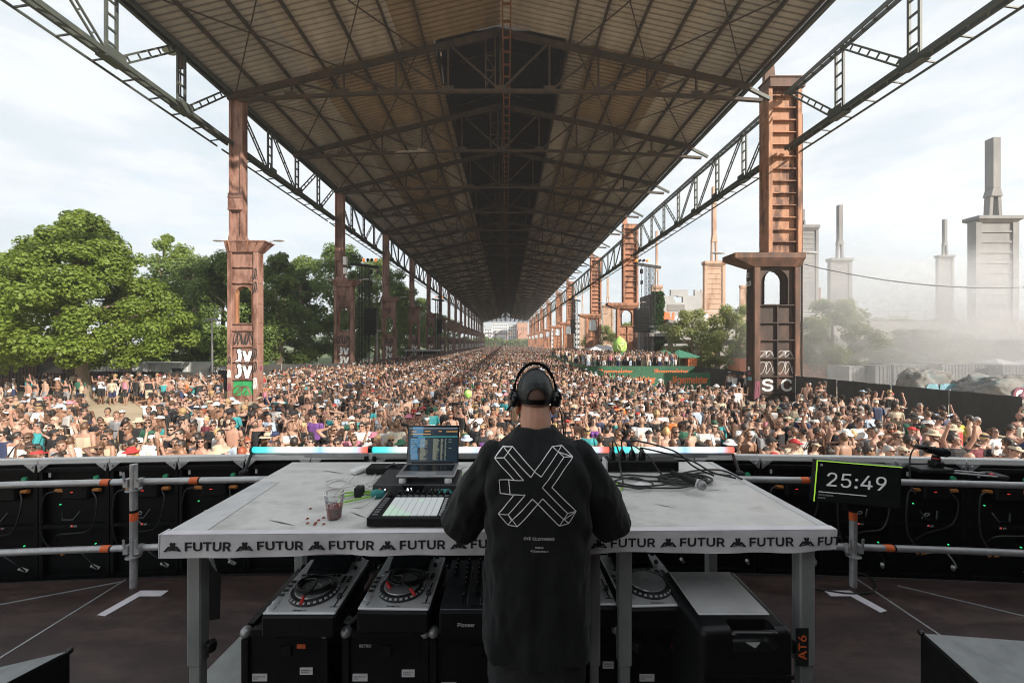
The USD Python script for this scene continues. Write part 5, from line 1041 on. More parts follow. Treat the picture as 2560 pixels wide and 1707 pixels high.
    hat = MB().lathe([(.215, 1.66), (.2, 1.675), (.1, 1.69), (.09, 1.77), (.05, 1.79), (0, 1.79)], (0, -.01, 0), 16).lathe([(0, 1.678), (.1, 1.683), (.21, 1.657)], (0, -.01, 0), 16)
    v, f = hat.arr(); out['straw_hat'] = (rot_head(v, turn, tip), f)
    gl_ = MB().cbox((-.036, -.108, 1.662), (.058, .012, .036), .008).cbox((.036, -.108, 1.662), (.058, .012, .036), .008).bar((-.07, -.105, 1.67), (-.08, -.01, 1.66), .008).bar((.07, -.105, 1.67), (.08, -.01, 1.66), .008).bar((-.01, -.112, 1.668), (.01, -.112, 1.668), .008)
    v, f = gl_.arr(); out['sunglasses'] = (rot_head(v, turn, tip), f)
    ey = MB().box((-.033, -.1025, 1.66), (.026, .006, .010)).box((.033, -.1025, 1.66), (.026, .006, .010)).box((-.033, -.102, 1.678), (.036, .006, .006)).box((.033, -.102, 1.678), (.036, .006, .006)).box((0, -.1, 1.585), (.04, .012, .008))
    v, f = ey.arr(); out['eyes_and_mouth'] = (rot_head(v, turn, tip), f)
    bd_ = m3.Manifold.batch_hull([sph((0, -.078, 1.553), .034, 6), sph((-.05, -.045, 1.585), .03, 6), sph((.05, -.045, 1.585), .03, 6)])
    out['beard'] = tr(bd_)
    st = MB(); a, b_ = V(-.12, -.02, 1.45), V(.16, -.02, .98)
    pts = [(-.12, .02, 1.47), (-.09, -.115, 1.36), (0, -.142, 1.22), (.09, -.13, 1.08), (.15, -.02, .98), (.1, .13, 1.08), (0, .145, 1.22), (-.09, .125, 1.38), (-.12, .02, 1.47)]
    for p, q in zip(pts[:-1], pts[1:]): st.bar(p, q, .03, .014)
    out['bag_strap'] = st.arr()
    res = {}
    for k, x in out.items():
        if x is None: continue
        v, f = meshkit.arrays(x)[:2] if not isinstance(x, tuple) else x
        if lean: v = v @ euler_matrix(-lean, 0, 0)[:3, :3].T
        res[k] = (np.asarray(v, float), np.asarray(f, int))
    return res
SKINS = {'skin_fair': (.41, .26, .195), 'skin_tan': (.30, .172, .115), 'skin_sunned': (.36, .20, .145), 'skin_olive': (.25, .135, .085), 'skin_brown': (.13, .065, .04)}
CL = {'white': (.72, .71, .69), 'black': (.014, .014, .016), 'grey': (.22, .22, .23), 'pale blue': (.38, .46, .56), 'dark green': (.02, .10, .06), 'pink': (.62, .22, .30), 'beige': (.48, .40, .29), 'red': (.45, .03, .03), 'teal': (.03, .26, .28), 'navy': (.02, .03, .08), 'yellow': (.65, .55, .08), 'orange': (.70, .20, .05), 'maroon': (.13, .02, .03), 'purple': (.14, .05, .22), 'cream': (.6, .56, .46)}
HAIRS = {'dark hair': (.018, .012, .009), 'brown hair': (.07, .035, .018), 'blond hair': (.34, .22, .10), 'red hair': (.2, .05, .02), 'grey hair': (.25, .24, .23)}
CW = ['white'] * 30 + ['black'] * 36 + ['grey'] * 5 + ['pale blue'] * 4 + ['dark green'] * 4 + ['pink'] * 3 + ['beige'] * 5 + ['red'] * 2 + ['teal'] * 3 + ['navy'] * 3 + ['yellow'] * 1 + ['orange'] * 1 + ['maroon'] * 2 + ['purple'] * 1 + ['cream'] * 4
HWt = ['dark hair'] * 50 + ['brown hair'] * 30 + ['blond hair'] * 14 + ['red hair'] * 2 + ['grey hair'] * 4
def outfit(q):
    fem = q.random() < .3; o = {'fem': fem, 'skin': q.choice(['skin_fair'] * 4 + ['skin_tan'] * 4 + ['skin_sunned'] * 4 + ['skin_olive'] * 2 + ['skin_brown'])}
    o['top'] = q.choice(['crop_top'] * 5 + ['tank'] * 3 + ['tee'] * 2) if fem else q.choice(['none'] * 33 + ['tee'] * 43 + ['tank'] * 24)
    o['top_c'] = q.choice(CW); o['low_c'] = q.choice(['black'] * 8 + ['grey'] * 2 + ['navy'] * 3 + ['beige'] * 3 + ['pale blue'] * 3 + ['white'] * 2 + ['dark green'])
    o['hair_c'] = q.choice(HWt); o['hair'] = q.choice(['long_hair'] * 6 + ['hair_bun'] * 4) if fem else q.choice(['short_hair'] * 16 + ['curly_hair'] * 3 + ['bald'] * 2 + ['hair_bun'])
    o['hat'] = q.choice([None] * 76 + ['cap'] * 13 + ['cap_backwards'] * 6 + ['bucket_hat'] * 4 + ['straw_hat'] * 1); o['hat_c'] = q.choice(['black'] * 10 + ['white'] * 4 + ['beige'] * 3 + ['red', 'pink', 'navy', 'dark green', 'pale blue'])
    if o['hat'] == 'straw_hat': o['hat_c'] = 'beige'
    o['glasses'] = q.random() < .58; o['beard'] = (not fem) and q.random() < .3; o['bag'] = q.random() < .13
    return o
HATW = {'cap': 'cap', 'cap_backwards': 'backwards cap', 'bucket_hat': 'bucket hat', 'straw_hat': 'straw hat'}
HAIRW = {'long_hair': 'long {}', 'hair_bun': '{} in a bun', 'short_hair': 'short {}', 'curly_hair': 'curly {}'}
TOPW = {'crop_top': 'crop top', 'tank': 'tank top', 'tee': 'T-shirt'}
skin_m = {k: mat(k, c, tuple(x * .86 for x in c), .55, 0, 9, 3, extra={'subsurface_weight': 0.0}) for k, c in SKINS.items()}
cloth_m = {k: mat('cotton_' + k.replace(' ', '_'), c, tuple(min(1, x * .8 + .004) for x in c), .85, 0, 5, 4) for k, c in CL.items()}
hair_m = {k: mat(k.replace(' ', '_') + '_look', c, tuple(x * 1.5 for x in c), .5, 0, 60, 2, (1, 1, .3)) for k, c in HAIRS.items()}
glass_m = mat('sunglass_black', (.006, .006, .007), None, .12); eye_m = mat('eye_dark', (.03, .018, .014), None, .5)
GEO = {}
def geo(pi, fem, turn, tip, lean, fine):
    k = (pi, fem, round(turn, 1), round(tip, 1), round(lean, 2), fine)
    if k not in GEO: GEO[k] = person_geo(pi, fem, k[2], k[3], k[4], fine)
    return GEO[k]
def worn(o, G):
    """(part name, mesh, material kind, colour key) of what this person has on."""
    L = [('body', G['body'], 'skin', o['skin']), ('shorts', G['shorts'], 'cloth', o['low_c'])]
    if o['top'] != 'none': L.append(({'tee': 't_shirt', 'tank': 'tank_top', 'crop_top': 'crop_top'}[o['top']], G[o['top']], 'cloth', o['top_c']))
    if o['hair'] != 'bald' and not (o['hat'] and o['hair'] == 'curly_hair'): L.append(('hair', G[o['hair']], 'hair', o['hair_c']))
    if o['hat']: L.append((o['hat'].replace('_backwards', ''), G[o['hat']], 'cloth', o['hat_c']))
    L.append(('sunglasses', G['sunglasses'], 'glass', None) if o['glasses'] else ('eyes_and_mouth', G['eyes_and_mouth'], 'eye', None))
    if o['beard']: L.append(('beard', G['beard'], 'hair', o['hair_c']))
    if o['bag']: L.append(('bag_strap', G['bag_strap'], 'cloth', 'black'))
    return L
# ---- where the crowd stands
def blocked(x, y):
    if y < 8.0 or abs(x + 17.9) < 1.6 and any(abs(y - Z1 - BAY * k) < 1.4 for k in range(6)): return True
    if abs(x - 18.3) < 2.0 and any(abs(y - yy - .4) < 1.6 for yy in RY): return True
    if y < 42 and x > np.interp(y, [15, 21, 27, 31, 39], [20.6, 19.8, 18.6, 17.7, 17.6]): return True
    if x > 17.2 and y >= 39: return True
    if 6.9 < x < 18.5 and 30.2 < y < 74: return True
    if 7.6 + (31 - y) * .25 < x < 16.6 and 21.8 < y < 31: return True
    if 508 < 1163 + x / y * 914.67 < 612 and 16.5 < y < 29: return True                       # inside the green fence
    if x < -19.6 and y > 30 : return True
    if x < -34: return True
    if ((x + 21.5) / 6.5) ** 2 + ((y - 21) / 3.2) ** 2 < 1: return True     # sandy gap by the tree
    px_ = 1163 + x / y * 914.67; ch = ((math.floor(x * 1.1) * 73856093) ^ (math.floor(y * 1.1) * 19349663)) % 97 / 97
    if 1700 < px_ < 1850 and 17 < y < 27: return True
    if 195 < px_ < 335 and 13.3 < y < 25.5 and ch < .93: return True
    if px_ < 195 and y > 17 and ch < .55: return True
    if px_ < 480 and y > 26 and ch < .6: return True
    if px_ > 1850 and y > np.interp(px_, [1850, 2050, 2200, 2352], [18, 15.5, 12.8, 11.4]) and ch < .9: return True
    if -23.5 < x < -14.4 and 31 < y < 33 : return True
    if x < -17 and y > 40: return True
    if -18.5 < x < -13 and 46 < y < 52: return True
    if 13.8 < x < 18.5 and 19 < y < 25 and ((math.floor(x * 1.1) * 73856093) ^ (math.floor(y * 1.1) * 19349663)) % 97 < 58: return True
    return False
def in_view(x, y): px = 1163 + x / y * FD; return -70 < px < 2420
pts, cell = [], {}
def try_add(x, y, dmin):
    c = (int(x // .5), int(y // .5))
    for i in (-1, 0, 1):
        for j in (-1, 0, 1):
            for (a, b) in cell.get((c[0] + i, c[1] + j), ()):
                if (a - x) ** 2 + (b - y) ** 2 < dmin * dmin: return False
    cell.setdefault(c, []).append((x, y)); pts.append((x, y)); return True
q = random.Random(5)
for y0, y1, x0, x1, dens in ((8.0, 16, -24, 21, 3.4), (16, 30, -34, 20, 2.8), (30, 60, -20, 17.4, 2.4), (60, 120, -17, 17, 1.9), (120, 260, -16, 16, 1.0)):
    for _ in range(int((y1 - y0) * (x1 - x0) * dens * 2.6)):
        x, y = q.uniform(x0, x1), q.uniform(y0, y1)
        if in_view(x, y) and not blocked(x, y): try_add(x, y, .44 if y < 60 else .5)
pts.sort(key=lambda p: p[1])
vip = [];
for _ in range(900):
    x, y = q.uniform(7.9, 17.2), q.uniform(38.6, 72)
    if all((x - a) ** 2 + (y - b) ** 2 > .2 for a, b in vip[-200:]): vip.append((x, y))
# ---- the nearest ones, each a thing of its own
NEAR = 292; near = pts[:NEAR]; used_lab = {}
def zone(px, y):
    if px < 330: return 'left of the sandy gap below the big tree' if y > 12 else 'front left, behind the screen wall'
    if px < 580: return 'in front of the left pillar' if y > 12 else 'left of the light tubes'
    if px < 850: return 'behind the leftmost light tube'
    if px < 1010: return 'above the laptop'
    if px < 1100: return 'between laptop and the person at the table'
    if px < 1300: return 'straight ahead of the person at the table'
    if px < 1480: return 'above the power strip'
    if px < 1700: return 'behind the rightmost light tube'
    if px < 1870: return 'before the dark right pillar'
    if px < 2110: return 'above the timer screen'
    return 'at far right before the dark fence'
cand = []
for i, (x, y) in enumerate(near):
    q = random.Random(100 + i); o = outfit(q); pi = q.choices(range(len(POSES)), [40, 20, 3, 2, 1, 4, 18, 6, 5, 2, 3, 3])[0]
    back = q.random() < .2; turn = q.choice([-.6, -.3, 0, 0, .3, .6, 1.0]); tip = q.choice([-.1, 0, 0, .2]); lean = 0.0
    yaw = (math.pi if back else 0) + q.uniform(-.5, .5) + math.atan2(-x, y) * -.35
    hsc = q.uniform(.94, 1.07) * (.95 if o['fem'] else 1)
    top = 'shirtless person' if o['top'] == 'none' else f"person in {o['top_c']} {TOPW[o['top']]}"
    hd = f"{o['hat_c']} {HATW[o['hat']]}" if o['hat'] else ('shaved head' if o['hair'] == 'bald' else HAIRW[o['hair']].format(o['hair_c']))
    cand.append([x, y, o, pi, turn, tip, yaw, hsc, top, hd, back])
counts = {}
for c in cand:
    px = 1163 + c[0] / c[1] * FD; c.append(px); row = 'front rows' if c[1] < 10.5 else 'middle rows' if c[1] < 13 else 'farther rows'
    c.append((f"{c[8]}, {c[9]}, {zone(px, c[1])}, {row}", f"{c[8]}, {c[9]}, {POSES[c[3]][2]}, {zone(px, c[1])}"))
def dedupe(keys):
    n = {}
    for k in keys: n[k] = n.get(k, 0) + 1
    return n
N1 = dedupe([c[-1][0] for c in cand]); labels = []
for c in cand:
    l = c[-1][0]
    if N1[l] > 1: l = f"{c[8]}, {c[9]}{', back turned' if c[10] else ''}, {POSES[c[3]][2]}, {zone(c[-2], c[1])}"
    labels.append(l)
N2 = dedupe(labels)
for c, l in zip(cand, labels):
    if N2[l] > 1:
        same = sorted([d[-2] for d, m_ in zip(cand, labels) if m_ == l]); k = same.index(c[-2]); l = f"{c[8]}, {c[9]}, {('left', 'right', 'rightmost', 'last')[min(k, 3)]} of alike ones {zone(c[-2], c[1])}"
    
    for alt in (l, f"{c[8]}, {c[9]}, {POSES[c[3]][2]}, {zone(c[-2], c[1])}", f"nearer one: {c[8]}, {c[9]}, {zone(c[-2], c[1])}", f"{c[8]}, {c[9]}, {c[2]['low_c']} shorts, {zone(c[-2], c[1])}", f"leftmost: {c[8]}, {c[9]}, {c[2]['low_c']} shorts, {zone(c[-2], c[1])}", f"{c[8]}, {c[9]}, {c[2]['skin'].replace('_', ' ')}, {zone(c[-2], c[1])}"):
        l = ' '.join(alt.split()[:16]).rstrip(',')
        if l not in used_lab: break
    used_lab[l] = 1; x, y, o, pi, turn, tip, yaw, hsc = c[:8]
    t = thing('person', l, 'person', (x, y, 0), yaw, group='people in the crowd', scale=(hsc, hsc, hsc)); G = geo(pi, o['fem'], turn, tip, 0, True)
    for nm, (v, f), kind, key in worn(o, G):
        mm = {'skin': skin_m, 'cloth': cloth_m, 'hair': hair_m}.get(kind, {}).get(key) or (glass_m if kind == 'glass' else eye_m)
        mesh(nm, (v, f), mm, t, smooth=60 if nm in ('body', 'hair') else False)
# ---- the rest of the crowd: one object
vc = usdkit.material(stage, '/World/Looks/crowd', {'a': ('attribute', {'attribute': 'tint'}), 'n': ('noise_texture', {'scale': 7.0, 'detail': 3.0}), 'g': ('geometry', {}), 'r': ('rgb_ramp', {'ramp': [(0, (.7, .7, .7)), (1, (1, 1, 1))]}), 'mx': ('mix', {'mix_type': 'multiply', 'fac': 1.0}), 'p': ('principled_bsdf', {'roughness': .7})},
    [('g.position', 'n.vector'), ('n.fac', 'r.fac'), ('a.color', 'mx.color1'), ('r.color', 'mx.color2'), ('mx.color', 'p.base_color')], surface='p.BSDF')
pi_path = '/World/crowd'; pin = UsdGeom.PointInstancer.Define(stage, pi_path); protos = []
KC = lambda kind, key: SKINS[key] if kind == 'skin' else CL[key] if kind == 'cloth' else HAIRS[key] if kind == 'hair' else (.008, .008, .008)
NPROT = 72
for i in range(NPROT):
    q = random.Random(900 + i); o = outfit(q); pi = q.choices(range(len(POSES)), [44, 18, 4, 3, 1, 3, 14, 6, 6, 2, 3, 3])[0]
    G = geo(pi, o['fem'], q.choice([-.6, 0, .6]), q.choice([0, .2]), 0, False); vs, fs, cs, n = [], [], [], 0
    for nm, (v, f), kind, key in worn(o, G):
        if nm in ('eyes_and_mouth',): continue
        vs.append(v); fs.append(f + n); n += len(v); cs.append(np.tile(KC(kind, key), (len(v), 1)))
    p = f'{pi_path}/figure_{i:03d}' if i else f'{pi_path}/figure'
    me = usdkit.mesh(stage, p, (np.vstack(vs), np.vstack(fs)), vc, False)
    UsdGeom.PrimvarsAPI(me).CreatePrimvar('tint', Sdf.ValueTypeNames.Color3fArray, 'vertex').Set(Vt.Vec3fArray.FromNumpy(np.vstack(cs).astype(np.float32))); protos.append(Sdf.Path(p))
rest = [(x, y, 0.0) for x, y in pts[NEAR:]] + [(x, y, 1.25) for x, y in vip]
q = random.Random(77); pin.CreatePrototypesRel().SetTargets(protos)
pin.CreateProtoIndicesAttr(Vt.IntArray([q.randrange(NPROT) for _ in rest])); pin.CreatePositionsAttr(Vt.Vec3fArray([Gf.Vec3f(*p) for p in rest]))
ori, sc_ = [], []
for p in rest:
    a = (math.pi if q.random() < .16 else 0) + q.uniform(-.6, .6); ori.append(Gf.Quath(math.cos(a / 2), 0, 0, math.sin(a / 2))); s = q.uniform(.93, 1.08); sc_.append(Gf.Vec3f(s, s, s))
pin.CreateOrientationsAttr(Vt.QuathArray(ori)); pin.CreateScalesAttr(Vt.Vec3fArray(sc_)); tag(pin, kind='stuff')
# ================================================================ the person at the table
tee_black = usdkit.material(stage, '/World/Looks/tee_black', {'g': ('geometry', {}), 'n': ('noise_texture', {'scale': 350.0, 'detail': 2.0}), 'n2': ('noise_texture', {'scale': 6.0, 'detail': 4.0}), 'r': ('rgb_ramp', {'ramp': [(0, (.007, .0075, .008)), (1, (.015, .0155, .016))]}),
    'b': ('bump', {'strength': .25, 'distance': .002}), 'p': ('principled_bsdf', {'roughness': .85, 'specular_ior_level': .25, 'sheen_weight': .09, 'sheen_roughness': .4})}, [('g.position', 'n.vector'), ('g.position', 'n2.vector'), ('n2.fac', 'r.fac'), ('r.color', 'p.base_color'), ('n.fac', 'b.height'), ('b.normal', 'p.normal')], surface='p.BSDF')
skin_dj = mat('skin_neck', (.45, .23, .15), (.52, .28, .19), .5, 0, 14, 4, extra={'subsurface_weight': .15, 'subsurface_scale': .01, 'subsurface_radius': (1, .3, .15)}, bump=.06, bscale=160)
DX, DY = .122, 1.60; Z = lambda h: ZF + h
dj = thing('person', 'person at the table seen from behind, black T-shirt with white printed cross, cap', 'person', (DX, DY, ZF))
def rings_hull(levels, n=28):
    parts = []
    for (z0, a0, b0, y0), (z1, a1, b1, y1) in zip(levels[:-1], levels[1:]):
        pts = []
        for z, a, b, y in ((z0, a0, b0, y0), (z1, a1, b1, y1)):
            for t in np.linspace(0, 2 * math.pi, n, endpoint=False):
                c, s_ = math.cos(t), math.sin(t); pts.append((a * np.sign(c) * abs(c) ** .8, y + b * np.sign(s_) * abs(s_) ** .8, z))
        parts.append(m3.Manifold.hull_points(np.array(pts)) if hasattr(m3.Manifold, 'hull_points') else m3.Manifold.batch_hull([sph(p, .004, 4) for p in pts]))
    return parts
def smooth_mesh(parts, edge=.016, it=12):
    m = m3.Manifold.batch_boolean(parts, m3.OpType.Add).refine_to_length(edge); v, f = meshkit.arrays(m)[:2]
    t = trimesh.Trimesh(v, f, process=True); trimesh.smoothing.filter_taubin(t, lamb=.5, nu=.52, iterations=it); return t
SH = V(.165, .0, 1.37)
tp_ = rings_hull([(.62, .218, .15, .015), (.80, .212, .15, .01), (1.0, .206, .145, .0), (1.2, .21, .14, -.01), (1.33, .212, .125, -.008), (1.385, .20, .11, .0), (1.425, .165, .092, .01), (1.455, .115, .078, .022), (1.487, .082, .066, .035)])
for s_ in (-1, 1):
    a, b, c = SH * (s_, 1, 1), V(s_ * .24, .015, 1.235), V(s_ * .312, .075, 1.075)
    dn = (c - b) / np.linalg.norm(c - b); cut = float(-(dn @ (c + dn * .012)))
    tp_ += [m3.Manifold.batch_hull([sph(a, .066, 14), sph(b, .082, 14)]), m3.Manifold.batch_hull([sph(b, .082, 14), sph(c + dn * .05, .094, 14)]).trim_by_plane(tuple(-dn), cut)]
tee = smooth_mesh(tp_, .012, 6)
v = tee.vertices; nr = tee.vertex_normals; ang = np.arctan2(v[:, 1], v[:, 0])
fold = meshkit.fbm(np.stack([v[:, 0] * 16, v[:, 1] * 16, v[:, 2] * 4.5], 1), 3, 5) - .5
fine = meshkit.fbm(np.stack([v[:, 0] * 30, v[:, 1] * 30, v[:, 2] * 11], 1), 3, 9) - .5
diag = np.sin((v[:, 2] * 1.0 + np.abs(v[:, 0]) * 1.3) * 42 + 3 * fold) * np.exp(-((np.abs(v[:, 0]) - .2) / .07) ** 2) * (v[:, 2] > 1.0)
vert = np.sin(ang * 9 + 2.5 * fold) * np.clip((1.05 - v[:, 2]) / .5, 0, 1)
mask = 1 - .75 * np.exp(-((v[:, 0] / .16) ** 2 + ((v[:, 2] - 1.2) / .2) ** 2)) * (v[:, 1] < 0)
tee.vertices = v + nr * (((.026 * fold + .016 * fine + .007 * diag + .008 * vert)) * mask)[:, None]
tp = mesh('t_shirt', (np.array(tee.vertices) , np.array(tee.faces)), tee_black, dj, smooth=True)
rib = MB(); th = np.linspace(0, 2 * math.pi, 40, endpoint=False)
rib.tube([(.072 * math.cos(t), .036 + .062 * math.sin(t), 1.482 + .004 * math.sin(t)) for t in th], .008, 8, closed=True); mesh('neck_rib', rib, tee_black, tp, smooth=True)
# print on the back: thin strips laid on the cloth
inter = trimesh.ray.ray_triangle.RayMeshIntersector(tee) if not hasattr(trimesh.ray, 'ray_pyembree') else tee.ray
def on_back(xz):
    """Drops points (x, z in the person's frame) on to the shirt's back."""
    xz = np.asarray(xz, float); o = np.stack([xz[:, 0], np.full(len(xz), -1.0), xz[:, 1]], 1); d = np.tile((0, 1.0, 0), (len(xz), 1))
    loc, ri, _ = tee.ray.intersects_location(o, d, multiple_hits=False); y = np.full(len(xz), np.nan); y[ri] = loc[:, 1]
    ok = ~np.isnan(y); y = np.interp(np.arange(len(y)), np.arange(len(y))[ok], y[ok]) if ok.any() else np.zeros(len(y)); return np.stack([xz[:, 0], y, xz[:, 1]], 1)
YB_ = DY - .14
def Zm(x, y): p = P((1100 + x / 2.387) / 1.0884, (1050 + y / 2.387) / 1.0884, YB_); return (p[0] - DX, p[2] - ZF)
white_ink = mat('white_print', (.72, .72, .72), None, .7)
LINES = [[(322, 256), (376, 190), (434, 185), (382, 247), (322, 256)], [(376, 190), (404, 216), (434, 185)], [(434, 185), (570, 318)], [(404, 216), (543, 345), (570, 308)], [(382, 247), (500, 362)], [(322, 256), (441, 363)],
         [(682, 183), (742, 180), (806, 241), (750, 240), (682, 183)], [(742, 180), (716, 212), (806, 241)], [(682, 183), (570, 308)], [(716, 212), (605, 342), (570, 318)], [(750, 240), (610, 402), (762, 555)], [(806, 241), (668, 402), (815, 548)],
         [(500, 362), (352, 370), (358, 452), (508, 445)], [(410, 367), (418, 446)], [(440, 451), (347, 570)], [(508, 445), (407, 565)], [(347, 570), (407, 565), (460, 632), (405, 628), (347, 570)], [(407, 565), (426, 600), (405, 628)], [(426, 600), (551, 468), (583, 496)], [(460, 632), (583, 496)],
         [(583, 496), (612, 465)], [(583, 496), (710, 623)], [(612, 465), (740, 590)], [(762, 555), (815, 548), (770, 615), (710, 623), (762, 555)], [(815, 548), (740, 590), (770, 615)]]
pm = MB(); hw = .0015
for L in LINES:
    for a, b in zip(L[:-1], L[1:]):
        a, b = np.array(Zm(*a)), np.array(Zm(*b)); n = max(3, int(np.linalg.norm(b - a) / .008)); t = np.linspace(0, 1, n)[:, None]; c = a + (b - a) * t; d = (b - a) / np.linalg.norm(b - a); o = np.array([-d[1], d[0]]) * hw
        l, r = on_back(c + o) - (0, .0018, 0), on_back(c - o) - (0, .0018, 0); pm.add(np.vstack([l, r]), [(i, i + 1, n + i + 1, n + i) for i in range(n - 1)])
mesh('printed_cross', pm, white_ink, tp)
def back_text(txt, x0, x1, yb, yt, curve_=0.0):
    a, b = np.array(Zm(x0, yb)), np.array(Zm(x1, yb)); h = Zm(0, yt)[1] - a[1]; m = meshkit.text_mesh(txt, h, .0004, False); w = np.array(m.vertices); w[:, 0] = (w[:, 0] - w[:, 0].min()); w[:, 0] *= (b[0] - a[0]) / w[:, 0].max()
    u = w[:, 0] / (b[0] - a[0]) - .5; xz = np.stack([a[0] + w[:, 0], a[1] + w[:, 1] + curve_ * u * u], 1); q_ = on_back(xz); q_[:, 1] -= .0016 + (w[:, 2] > .0002) * .0004
    return MB().add(q_, m.faces)
mesh('printed_words', back_text('EXE CLOTHING', 500, 680, 708, 692, -.0).add(*back_text('DRESS', 568, 615, 756, 745).arr()).add(*back_text('ACCORDINGLY', 540, 645, 779, 769).arr()), white_ink, tp)
# body: neck, head, ears, arms with hands, legs
HCd = V(.0, .085, 1.598); HK = .885; CC = V(0, .09, 1.62)
def shr(m): return m.translate(tuple(-CC)).scale((HK, HK, HK)).translate(tuple(CC))
def shv(vf): return (CC + (np.asarray(vf[0]) - CC) * HK, vf[1])
bp = [m3.Manifold.batch_hull([sph((0, .035, 1.43), .07, 16), sph((0, .05, 1.5), .063, 16)]), m3.Manifold.batch_hull([sph((0, .05, 1.5), .063, 16), sph((0, .078, 1.565), .062, 16)]),
      m3.Manifold.batch_hull([sph((-.1, .02, 1.37), .05, 10), sph((.1, .02, 1.37), .05, 10), sph((0, .04, 1.46), .06, 12)]),
      shr(m3.Manifold.sphere(1, 28).scale((.076, .098, .108)).translate(tuple(HCd + (0, .005, .015)))), shr(m3.Manifold.batch_hull([sph(HCd + (0, .075, -.085), .03, 10), sph(HCd + (-.04, .01, -.055), .036, 10), sph(HCd + (.04, .01, -.055), .036, 10)])),
      shr(m3.Manifold.batch_hull([sph(HCd + (0, .105, .02), .01, 6), sph(HCd + (0, .122, -.02), .015, 6)]))]
for s_ in (-1, 1):
    E_, W_ = V(s_ * .30, .09, 1.10), V(s_ * .16, .36, 1.075)
    limb(bp, [(V(s_ * .185, .0, 1.34), .042), (E_, .04)], 12); limb(bp, [(E_, .043), (E_ + (W_ - E_) * .4, .045), (W_, .028)], 12); d = (W_ - E_) / np.linalg.norm(W_ - E_); sd = V(-d[1], d[0], 0) * s_
    limb(bp, [(W_, .027), (W_ + d * .05, .034)], 10)
    bp.append(m3.Manifold.batch_hull([sph(W_ + d * k + sd * j, .013, 8) for k in (.03, .095) for j in (-.032, .03)]))
    for j in range(4):
        o = sd * (.030 - .02 * j); ln = (.07, .078, .072, .058)[j]; limb(bp, [(W_ + d * .095 + o, .0095), (W_ + d * (.095 + ln * .5) + o * 1.1 + (0, 0, .006), .0088), (W_ + d * (.095 + ln) + o * 1.12 - (0, 0, .018), .0075)], 6)
    limb(bp, [(W_ + d * .03 - sd * .035, .012), (W_ + d * .07 - sd * .062, .0095), (W_ + d * .1 - sd * .066 - (0, 0, .012), .0085)], 6)
    limb(bp, [(V(s_ * .1, .02, .9), .085), (V(s_ * .105, .01, .48), .058), (V(s_ * .11, .03, .08), .042)], 12); limb(bp, [(V(s_ * .11, .03, .045), .045), (V(s_ * .125, .19, .035), .036)], 10)
    ear = m3.Manifold.sphere(1, 16).scale((.011, .022, .036)).rotate((0, 0, s_ * 20)).translate(tuple(HCd + (s_ * .084, -.01, -.05))); bp.append(shr(ear))
bt = smooth_mesh(bp, .009, 6); mesh('body', (np.array(bt.vertices), np.array(bt.faces)), skin_dj, dj, smooth=True)
# stubble: a close skin of hair under the cap
st_ = m3.Manifold.sphere(1, 40).scale((.0785, .1005, .1105)).translate(tuple(HCd + (0, .005, .015))); st_ = st_.trim_by_plane((0, -1.0, .0), -.10).trim_by_plane((0, 0, 1.0), HCd[2] - .052)
stub_m = usdkit.material(stage, '/World/Looks/stubble', {'tc': ('texture_coordinate', {}), 's': ('separate_xyz', {}), 'mr': ('map_range', {'from_min': HCd[2] - .045, 'from_max': HCd[2] - .01, 'clamp': True}), 'n': ('noise_texture', {'scale': 420.0, 'detail': 2.0}), 'r': ('rgb_ramp', {'ramp': [(0, (.40, .21, .14)), (.35, (.26, .15, .105)), (1, (.15, .088, .064))]}), 'p': ('principled_bsdf', {'roughness': .7})},
    [('tc.object', 's.vector'), ('s.z', 'mr.value'), ('mr.result', 'r.fac'), ('r.color', 'p.base_color')], surface='p.BSDF')
mesh('cropped_hair', shv(meshkit.arrays(st_)[:2]), stub_m, dj, smooth=50)
pants = rings_hull([(.50, .2, .13, .02), (.66, .19, .13, .02), (.9, .18, .125, .02)]) 
for s_ in (-1, 1): limb(pants, [(V(s_ * .1, .02, .88), .105), (V(s_ * .11, .01, .5), .085), (V(s_ * .112, .02, .12), .07)], 14)
ptm = smooth_mesh(pants, .025, 6); mesh('trousers', (np.array(ptm.vertices), np.array(ptm.faces)), mat('trouser_black', (.012, .012, .013), (.02, .02, .021), .85, 0, 8, 4), dj, smooth=True)
for s_ in (-1, 1): mesh('shoe', (lambda t: (np.array(t.vertices), np.array(t.faces)))(smooth_mesh([m3.Manifold.batch_hull([sph((s_ * .11, .0, .05), .05, 10), sph((s_ * .125, .2, .04), .042, 10), sph((s_ * .11, .0, .09), .045, 10)])], .02, 3)), black_paint, dj, smooth=True)
# cap with open back and strap
cap_m = mat('cap_black', (.006, .0085, .009), (.011, .015, .0155), .42, 0, 18, 4, bump=.35, bscale=24)
C_ = HCd + (0, .005, .022); cp = m3.Manifold.sphere(1, 48).scale((.0865, .109, .113)).translate(tuple(C_)) - m3.Manifold.sphere(1, 48).scale((.0825, .105, .109)).translate(tuple(C_))
cp = cp.trim_by_plane((0, .06, .998), C_[2] - .026) - m3.Manifold.sphere(1, 24).scale((.043, .09, .05)).translate(tuple(C_ + (.0, -.1, -.018)))
strap = (m3.Manifold.sphere(1, 48).scale((.0855, .1085, .113)).translate(tuple(C_)) - m3.Manifold.sphere(1, 48).scale((.083, .1055, .112)).translate(tuple(C_))).trim_by_plane((0, 0, 1.0), C_[2] - .045).trim_by_plane((0, 0, -1.0), -(C_[2] - .0215))
cw = mesh('cap', shv(meshkit.arrays(cp)[:2]), cap_m, dj, smooth=40); mesh('back_strap', shv(meshkit.arrays(strap)[:2]), black_paint, cw, smooth=40)
